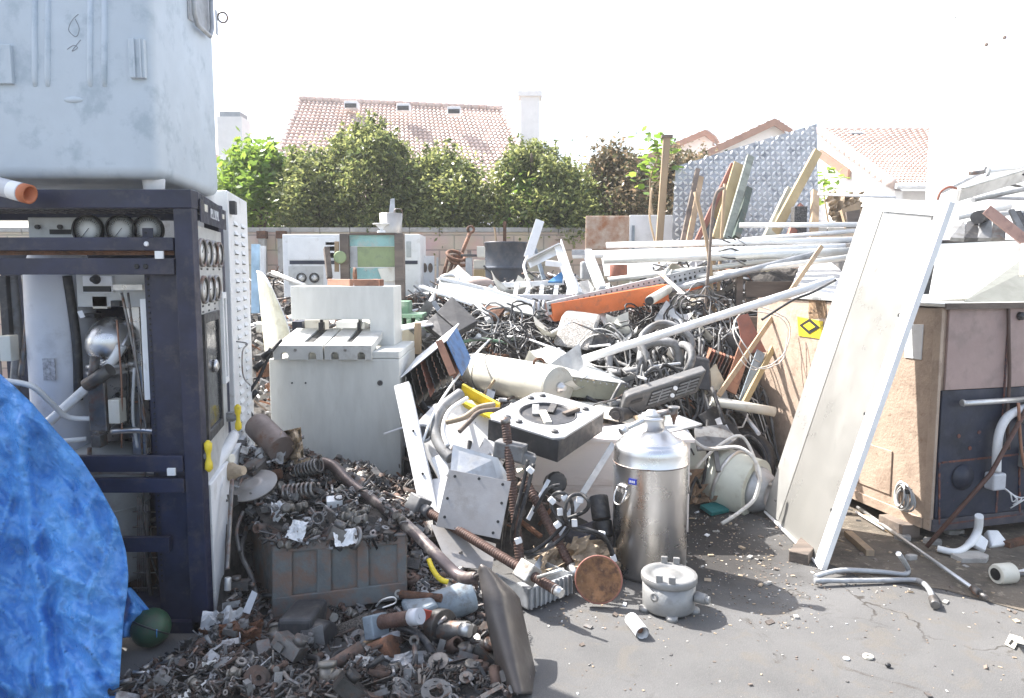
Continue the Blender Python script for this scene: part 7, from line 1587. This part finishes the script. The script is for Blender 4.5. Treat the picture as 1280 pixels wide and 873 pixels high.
obj('front_seam', MB().pbox(c0_+bx_*dx-by_*.011+V((0,0,zB+.07)), bx_*.012, by_*.006, (0,0,zT-zB-.09)), rustnavy, pm)
for a_,b_ in (((1175,578),(1285,566)),((1172,578),(1172,655)),((1175,655),(1275,642)),((1272,575),(1272,640))):
    obj('hatch_edge', MB().bar(fpt(*a_,.010), fpt(*b_,.010), .010,.008, -by_), rustnavy, nf_)
for k in range(12):
    pass
obj('round_cover', MB().lathe(fpt(1200,596,.010), -by_, [(.075,0),(.075,.008),(.05,.014),(.048,.022),(.001,.022)], 26), navyp, nf_); obj('cover_rust', MB().torus(fpt(1200,596,.011), -by_, .062,.006,26,6), rustnavy, nf_)
obj('grab_rail', MB().tube([fpt(1194,502,.05),fpt(1196,502,.06),fpt(1285,496,.06)],.016,12).lathe(fpt(1194,502,.05),-bx_,[(.020,0),(.018,.012)],12), alu, pm)
cdt = obj('conduit', MB().tube(curve([fpt(1290,502,.06),fpt(1268,508,.06),fpt(1248,518,.06),fpt(1238,536,.06),fpt(1234,560,.06),fpt(1233,586,.06)],6),.024,14), white2, pm)
obj('conduit_box', MB().box(fpt(1233,598,.05), (.09,.07,.10), Matrix.Rotation(math.atan2(bx_.y,bx_.x),3,'Z')), palegrey, cdt, .012); 
for k in range(4): obj('loose_wire', MB().tube(curve([fpt(1238,604,.06),fpt(1244+3*k,610+2*k,.09),fpt(1249+2*k,622-3*k,.08+.02*k),fpt(1256-3*k,618+4*k,.08)],4),.004,5), whitemark, cdt)
obj('switch_box', MB().box(fpt(1277,512,.06), (.10,.10,.14), Matrix.Rotation(math.atan2(bx_.y,bx_.x),3,'Z')), galv, pm, .008); obj('switch_box', MB().box(fpt(1278,570,.05), (.09,.09,.12), Matrix.Rotation(math.atan2(bx_.y,bx_.x),3,'Z')), mgrey, pm, .008)
obj('front_knob', MB().lathe(fpt(1273,395,.01), -by_, [(.025,0),(.022,.02),(.012,.03)], 16), dgrey, uf)
for k,(px,py) in enumerate(((1196,545),(1222,540),(1210,560))): obj('chipped_spot', MB().lathe(fpt(px,py,.009), -by_, [(.013,0),(.012,.003)],7), rustnavy, nf_)
pl_z = lambda py: P(1145,py,ft+.12).z
def LP(px,py,off=.010):    # point on the left face
    for k in range(600):
        q=c0_+by_*(k*.003); pr=P(px,py,q.y)
        if pr.x>=q.x: return V((q.x,q.y,pr.z))-bx_*off
    return V((q.x,q.y,pr.z))-bx_*off
obj('white_plate', MB().slab([LP(1134,405),LP(1156,406),LP(1153,450),LP(1132,447)],.006,(1,0,0)), white2, lf, .002)
sg = obj('yellow_sticker', MB().slab([LP(998,396),LP(1030,402),LP(1030,424),LP(1000,420)],.003,(1,0,0)), yellowp, lf); cc_=LP(1014,408,.014); uu_=by_; 
ds_ = obj('diamond_mark', MB().slab([cc_+by_*.11,cc_+Z0*.055,cc_-by_*.11,cc_-Z0*.055],.002,(1,0,0)), blackmark, sg); c2_=cc_-bx_*.002; obj('diamond_centre', MB().slab([c2_+by_*.065,c2_+Z0*.030,c2_-by_*.065,c2_-Z0*.030],.002,(1,0,0)), yellowp, ds_)
obj('torn_patch', MB().grid(lambda u,v: LP(1012+22*u,372+26*v,.006+.012*abs(mn.noise(V((u*5,v*5,3))))),10,10,False), mat('torn brown backing',(.25,.16,.09),.9,0,.3,(.12,.08,.05),.3,12,.6), lf)
one('timber_block', MB().box(G(1131,667,.04)+V((.03,.12,0)),(.12,.2,.085),Matrix.Rotation(.2,3,'Z')), wooddk, 'dark timber block under the near corner of the peach machine', 'wood block', bevel=.004)
one('timber_block', MB().box(c0_+bx_*1.9+by_*.3+V((0,0,.04)),(.12,.2,.08)), wooddk, 'dark timber block under the far front of the peach machine', 'wood block', bevel=.004)
one('timber_block', MB().box(c0_+bx_*.25+by_*1.5+V((0,0,.04)),(.12,.2,.08)), wooddk, 'dark timber block under the rear corner of the peach machine', 'wood block', bevel=.004)
# coiled lead on the left face
r0=thing('lead_coil','coil of pale lead tied with black hanging low on the peach machine','cable coil'); q=LP(1140,625,.04)
for k in range(6): obj('turn', MB().torus(q+Z0*(.012*(k%3))+by_*.01*k, (-1,-.3+.1*k,.15*(k%2)), .065+.004*(k%3), .006, 22,5), cablew if k%2 else galv, r0)
obj('tie', MB().box(q+Z0*.06,(.04,.06,.03)), blackp, r0, .004)
# brown pole leaning across the front
pipe('leaning_pole','thin brown rusty pole leaning across the machine front','pole',[G(1158,684,.02),fpt(1215,585,.12),fpt(1290,465,.08)],.012,mat('brown pole',(.12,.06,.045),.6,.2,.2,(.07,.04,.03),.3,9,.2),1)
pipe('hanging_cable','brown cable hanging down the pink and navy machine front','cable',[fpt(1256,382,.02),fpt(1254,420,.03),fpt(1255,470,.03),fpt(1251,520,.04),fpt(1254,560,.03)],.010,mat('brown cable',(.08,.045,.035),.5))
pipe('hanging_cable','second brown cable curling beside the white conduit','cable',[fpt(1252,500,.1),fpt(1256,560,.1),fpt(1268,600,.1),fpt(1283,612,.1)],.008,coppr)

# ---- sheet metal trays on top of the peach machine
r0=thing('sheet_tray','big bright folded sheet metal tray lying on top of the peach machine','tray')
q0=c0_-bx_*.02-by_*.03+V((0,0,zT)); s0=obj('tray_floor', MB().pbox(q0,bx_*1.9,by_*1.5,(0,0,.02)), mould, r0,.003)
obj('tray_edge', MB().pbox(q0+V((0,0,-.012))-by_*.01,bx_*1.9,by_*.01,(0,0,.034)), wooddk, r0)
W=[P(1188,378,ft+.25),P(1330,360,ft+.3),P(1330,300,ft+.9),P(1262,312,ft+.9)]
sheet('slanted_sheet','grey green slanted sheet leaning on the bright tray at the right','sheet',[P(1205,377,ft+.15),P(1330,384,ft+.2),P(1330,315,ft+.85),P(1280,322,ft+.8)],.006,mat('grey green sheet',(.2,.205,.18),.4,.3,.08,(.16,.16,.14),.3,5,.05))
sheet('sheet_cover','bright white sheet lid stretching behind the slanted sheet','sheet',[P(1160,375,ft+.3),P(1215,372,ft+.35),P(1320,318,ft+1.3),P(1170,322,ft+1.3)],.008,mould,back=(0,0,-1))
sheet('sheet_cover','long bright cover edge below the pipe stack at the top right','sheet',[P(1165,330,ft+1.25),P(1340,325,ft+1.25),P(1340,298,ft+1.35),P(1175,305,ft+1.35)],.02,mould)
bar('cream_stake','cream upright stake at the right edge before the slanted sheet','stake',P(1278,345,ft+.12),P(1280,305,ft+.2),.03,.02,cream)
# rack of pipes and plates behind the machine, at the upper right
YJ=ft+1.7
one('junk_bench', MB().pbox((2.9,YJ+.0,0),(2.4,0,0),(0,1.6,0),(0,0,P(1250,300,YJ).z)), dgrey, 'dark steel bench behind the peach machine carrying pipes and plates', 'bench', bevel=.01)
for k,(a_,b_,rr,m,l) in enumerate([((1232,215),(1330,201),.018,white,'white tube with fitting, topmost of the stack at the right edge'),((1178,240),(1235,212),.014,galv,'thin grey tube slanting up to the white topmost tube'),((1216,250),(1320,228),.022,galv,'grey tube slanting right below the aluminium channel'),((1212,247),(1330,249),.016,palegrey,'bluish thin tube lying level over the plates'),((1195,272),(1262,258),.028,white,'fat white pipe lying behind the leaning white tray top'),((1188,287),(1235,276),.03,white2,'chalky pipe stub behind the leaning white tray'),((1235,268),(1330,262),.024,white2,'chalky pipe above the dark plates at the far right'),((1240,226),(1330,245),.012,dsteel,'thin dark rod crossing the tubes at the upper right')]):
    rod('stacked_tube',l,'tube',P(*a_,YJ+.1+.06*k),P(*b_,YJ+.25+.06*k),rr,m)
r0=thing('tube_fitting','small ringed fitting on the end of the topmost white tube','fitting'); q=P(1234,214,YJ+.05); obj('ring', MB().torus(q,(1,-.1,.1),.035,.010,18,6), galv, r0); obj('tip', MB().cyl(P(1212,217,YJ+.05),P(1230,215,YJ+.05),.016), steel, r0)
r0=thing('aluminium_channel','broad aluminium channel slanting up to the right over the stacked plates','channel'); a_,b_=P(1198,244,YJ),P(1330,204,YJ+.2); obj('channel_web', MB().bar(a_,b_,.03,.10,(0,-.5,1)), alu, r0,.003); obj('channel_flange', MB().bar(a_+V((0,-.04,.05)),b_+V((0,-.04,.05)),.06,.008), alu, r0)
pipe('red_hose','thin dark red hose arching over the tray top at the upper right','hose',[P(1172,250,YJ-.1),P(1176,240,YJ-.1),P(1186,234,YJ-.1),P(1196,236,YJ-.1)],.010,redbrown)
pipe('black_hose','thin black wire arching at the upper right edge','wire',[P(1248,232,YJ+.1),P(1262,221,YJ+.1),P(1278,218,YJ+.1),P(1300,224,YJ+.1)],.010,cableb)
bar('brown_bar','flat pinkish brown bar with bolt holes slanting down at the right edge','bar',P(1233,262,YJ-.35),P(1330,340,YJ-.5),.085,.012,mat('pink brown bar',(.33,.2,.16),.6,0,.1,(.2,.12,.1),.3,6,.1),up=(0,-1,.2))
for k in range(4): sheet('stacked_plate','grey plate leaning %s in the left row behind the machine'%['first','second','third','fourth'][k],'plate',[P(1188+17*k,297,YJ-.15),P(1206+17*k,298,YJ-.15),P(1198+17*k+8,276-k*2,YJ+.1),P(1182+17*k+10,279-k*2,YJ+.1)],.03,[mgrey,dgrey,mgrey,steel][k])
for k in range(5): sheet('stacked_plate','dark grey slat standing %s in the right row at the frame edge'%['first','second','third','fourth','fifth'][k],'plate',[P(1262+8*k,262+2*k,YJ-.05),P(1268+8*k,261+2*k,YJ-.05),P(1284+8*k,292,YJ-.2),P(1276+8*k,294,YJ-.2)],.025,[mgrey,dgrey][k%2])
rod('dark_roll','dark roll end poking out between the fat white pipes','roll',P(1222,272,YJ-.1),P(1232,270,YJ+.2),.05,dgrey)
# things right of the diamond plate
pipe('white_tube','thin white tube level between the diamond plate and the leaning tray','tube',[P(1022,243,7.0),P(1120,247,6.6)],.012,white2,1)
rag('foliage_litter','clump of dry brown brush behind the leaning tray top left','brush',1055,262,7.2,.35,.3,bagp,71,.12,(1.2,.1,0))
r0=thing('wood_box','small broken wooden box behind the leaning tray','box'); obj('box_side', MB().slab([P(1052,262,7.0),P(1075,252,7.1),P(1078,275,7.0),P(1058,284,6.9)],.03), wood, r0); obj('box_side', MB().slab([P(1058,265,6.95),P(1075,262,6.95),P(1075,284,6.9),P(1060,284,6.9)],.03), wooddk, r0)
sheet('white_sheet','broad white sheet lying on the pile left of the leaning tray','sheet',[P(1000,332,6.6),P(1085,322,6.6),P(1080,372,5.9),P(985,368,6.0)],.01,white2)

# ---- leaning white tray
BL,BR,TL,TR = G(957,641,.03), G(1029,713,.0), P(1086,247,4.35), P(1190,253,3.52)
tr_ = thing('leaning_tray','tall white sheet metal light tray with a milky panel leaning on the peach machine','tray')
nT=(BL-BR).cross(TR-BR).normalized(); nT = nT if nT.x<0 else -nT
def TP(u,v): return (BL*(1-u)+BR*u)*(1-v)+(TL*(1-u)+TR*u)*v
obj('tray_back', MB().slab([TP(.0,0),TP(1,0),TP(1,1),TP(0,1)],.012,-nT), diff, tr_, .002)
wing = MB(); wa,wb,wc,wd = TP(0,.012),TP(.24,.012),TP(.26,.985),TP(0,.985); wing.add([wa+nT*.016,wd+nT*.016,wb+nT*.003,wc+nT*.003,wa+nT*.003,wd+nT*.003],[(0,2,3,1),(0,1,5,4),(0,4,2),(1,3,5)]); obj('left_wing', wing, mat('pale tray wing',(.35,.345,.325),.36,.35,.03,(.33,.325,.305),.3,3,.05), tr_)
# deep right flange standing out toward the yard
fw=.10
obj('right_flange', MB().pbox(TP(1,0)-nT*.012, (TP(1,1)-TP(1,0)), nT*.030, (TP(1,0)-TP(0,0)).normalized()*.012), white, tr_, .003)
obj('right_face', MB().slab([TP(.915,.004)+nT*.022,TP(1.0,0)+nT*.022,TP(1.0,1)+nT*.022,TP(.915,.996)+nT*.022],.005,-nT), white2, tr_, .002)
obj('inner_step', MB().slab([TP(.895,.01)+nT*.006,TP(.914,.01)+nT*.019,TP(.914,.985)+nT*.019,TP(.895,.985)+nT*.006],.003,-nT), galv, tr_)
obj('top_lip', MB().slab([TP(.27,.985)+nT*.012,TP(.895,.985)+nT*.012,TP(.895,.962)+nT*.012,TP(.27,.962)+nT*.012],.010,-nT), galv, tr_)
obj('bottom_lip', MB().pbox(TP(0,0)-nT*.012, TP(1,0)-TP(0,0), nT*.026, (TP(0,1)-TP(0,0)).normalized()*.012), white, tr_, .002)
for v in (.155,.43,.70,.955): obj('flange_screw', MB().lathe(TP(.90,v)+nT*.014, nT, [(.011,0),(.009,.006)], 12), blackmark, tr_)
one('timber_chock', MB().box(G(985,690,.03)+V((.12,.05,0)),(.34,.10,.06),Matrix.Rotation(.95,3,'Z')), wooddk, 'dark timber wedge under the bottom edge of the leaning white tray', 'wood block', bevel=.004)
# ---- dirty strip of floor along the machine
pts_=[G(1032,704),G(1075,722),G(1180,738),G(1290,768),G(1420,800),G(1420,640),G(1180,610),G(1010,600),G(940,610),G(965,650)]
mb=MB(); mb.add([V((p.x,p.y,.004)) for p in pts_],[tuple(range(len(pts_)))])
tag(one('dirt_strip',mb,mat('dusty oily dirt',(.15,.125,.097),.95,0,.2,(.09,.077,.06),.4,4,.8,60,c3=(.3,.26,.2),amt3=.3),'strip of dusty oily floor beneath and before the peach machine','ground'),kind='structure')
# ---- things lying on the yard floor
def gp(px,py,z=.0): return G(px,py,z)
pipe('bent_tube','grey bent tube at the foot of the leaning tray, behind its twin','tube',[gp(1019,721,.03),gp(1052,713,.03),gp(1100,715,.02),gp(1130,718,.02),gp(1135,712,.03),gp(1130,702,.10),gp(1123,692,.16)],.013,galv,5)
pipe('bent_tube','nearer grey bent tube with an end collar','tube',[gp(1018,726,.03),gp(1080,726,.02),gp(1138,725,.02),gp(1152,728,.03),gp(1162,738,.04),gp(1167,752,.025)],.013,galv,5)
cylpiece('tube_collar','grey collar on the end of the nearer bent tube','collar',gp(1166,748,.025),gp(1169,757,.025),.02,steel)
pipe('long_rod','long pale rod with a dark end fitting lying before the peach machine','rod',[gp(1072,634,.03),gp(1222,740,.03)],.010,alu,1)
r0=thing('rod_fitting','dark threaded fitting at the near end of the long pale rod','fitting'); obj('collar', MB().cyl(gp(1216,736,.03),gp(1225,742,.03),.020).cyl(gp(1222,740,.03),gp(1233,747,.03),.010), dsteel, r0)
rod('thin_rod','second shorter pale rod beside the long one','rod',gp(1070,640,.02),gp(1105,662,.02),.007,white2)
bar('wood_stick','short square wood stick lying right of the leaning tray','stick',gp(1060,667,.02),gp(1088,692,.02),.045,.035,wood)
bar('wood_stick','splintered thin wood stick under the long pale rod','stick',gp(1080,645,.015),gp(1128,672,.015),.03,.02,wood)
r0=thing('white_bracket','white curved bracket with a broad foot lying under the machine front','bracket'); obj('curved_arm', MB().tube(curve([gp(1172,686,.03),gp(1195,690,.03),gp(1212,680,.05),gp(1222,664,.10),gp(1224,645,.20)],6),[.018]*12+[.022]*13,10), white, r0); obj('broad_foot', MB().slab([gp(1212,678,.05),gp(1232,688,.03),gp(1236,676,.06),gp(1222,664,.10)],.03), white, r0,.006)
r0=thing('white_casting','white tapered foot casting lying right of the curved bracket','casting'); obj('foot_body', MB().slab([gp(1234,662,.08),gp(1248,662,.08),gp(1262,680,.02),gp(1240,683,.02)],.05,(0,.5,-1)), white, r0,.01); obj('foot_arm', MB().bar(gp(1258,681,.02),gp(1310,668,.03),.04,.03), rusty, r0)
sheet('white_offcut','white offcut corner at the right edge of the yard floor','offcut',[gp(1268,714,.02),gp(1300,706,.04),gp(1300,716,.02),gp(1270,718,.02)],.02,white)
r0=thing('dirty_roller','dirty cream roller with a dark bore lying on the yard floor at right','roller'); obj('roller_body', MB().lathe(gp(1245,718,.05),(1,.2,0),[(.045,0),(.05,.01),(.05,.09),(.04,.10)],22), cream, r0); obj('roller_bore', MB().lathe(gp(1245,718,.05)-V((.004,0,0)),(1,.2,0),[(.03,0),(.028,.002)],18), blackp, r0); obj('roller_shaft', MB().cyl(gp(1258,718,.05),gp(1300,718,.05),.012), dsteel, r0)
for k,(px,py,s,l) in enumerate([(1215,700,.11,'flat broken pale concrete slab right of the long rod'),(1130,675,.05,'small stone chip near the wood sticks'),(1166,680,.05,'grey stone at the foot of the leaning brown pole'),(1190,668,.06,'crumpled pale rubble piece beneath the machine front'),(1140,700,.03,'little flat chip beside the bent tube end')]):
    rn=random.Random(90+k); q=gp(px,py,.0); one('concrete_chip', MB().slab([q+V((s*math.cos(t)*rn.uniform(.7,1.3),s*.7*math.sin(t)*rn.uniform(.7,1.3),.028)) for t in (0,.9,2.0,2.9,4.0,5.2)],.028,(0,0,-1)), concrete, l, 'rubble', bevel=.004)
r0=thing('steel_clip','pale angled clip with slotted holes lying alone on the near asphalt','clip'); a_=gp(1256,806,.004); obj('clip_plate', MB().slab([a_,gp(1262,794,.004),gp(1276,798,.004),gp(1268,812,.004)],.006,(0,0,1)), cream, r0,.001); obj('clip_flange', MB().slab([gp(1264,797,.01),gp(1278,799,.01),gp(1280,806,.06),gp(1268,803,.06)],.005), cream, r0); obj('clip_slot', MB().slab([gp(1260,805,.0105),gp(1265,799,.0105),gp(1268,801,.0105),gp(1263,807,.0105)],.001,(0,0,1)), blackmark, r0)
for k,(px,py,l) in enumerate([(1085,822,'cream ring washer lying alone on the near asphalt'),(1058,824,'pale flat token left of the cream ring washer'),(1110,834,'dark pebble right of the cream ring washer')]):
    q=gp(px,py,.002); one(['ring_washer','flat_token','pebble'][k], [MB().ring(q,(0,0,1),.020,.009,.008,18),MB().lathe(q,(0,0,1),[(.013,0),(.012,.005)],14),MB().sphere(q+V((0,0,.008)),.012,10,6,(1,.8,.7))][k], [cream,white,blackp][k], l, ['washer','token','pebble'][k])
# small loose grit, chips and leaf crumbs
mb=MB(); rn=random.Random(77)
GM=[wooddk,concrete,bagp,dsteel,white2]
for i in range(3400):
    if i<1500: x,y=rn.uniform(1.2,3.6),rn.uniform(3.3,4.6)
    elif i<2900: x,y=rn.uniform(.1,1.4),rn.uniform(3.0,4.6)
    else: x,y=rn.uniform(.2,3.4),rn.uniform(2.5,4)
    s=rn.uniform(.002,.008) if rn.random()<.95 else rn.uniform(.01,.022); mb.cm=rn.choices(range(5),[5,2,3,3,.25])[0]
    E=Matrix.Rotation(rn.uniform(0,6.28),3,'Z')@Matrix.Rotation(rn.gauss(0,.3),3,'X'); mb.box((x,y,s*.25),(s*rn.uniform(.8,2.2),s,s*rn.uniform(.2,.6)),E)
o=one('grit',mb,GM,'grit, splinters and leaf crumbs scattered over the asphalt','grit'); tag(o,kind='stuff')


# ================================================================= BRIGHT FLARE VEIL, imitated by an added thin volume
mb = MB(); mb.pbox((-60,-10,-1), (120,0,0), (0,60,0), (0,0,13))
hm = bpy.data.materials.new('flare veil'); hm.use_nodes = True; n = hm.node_tree.nodes; n.remove(n['Principled BSDF'])
pv = n.new('ShaderNodeVolumePrincipled'); pv.inputs['Color'].default_value = (.95,.95,.95,1); pv.inputs['Density'].default_value = .0024; pv.inputs['Anisotropy'].default_value = .2
hm.node_tree.links.new(pv.outputs[0], n['Material Output'].inputs['Volume'])
tag(one('flare_haze', mb, hm, 'added bright veil imitating lens flare over the yard', 'flare_haze'), kind='stuff')
fix_all()
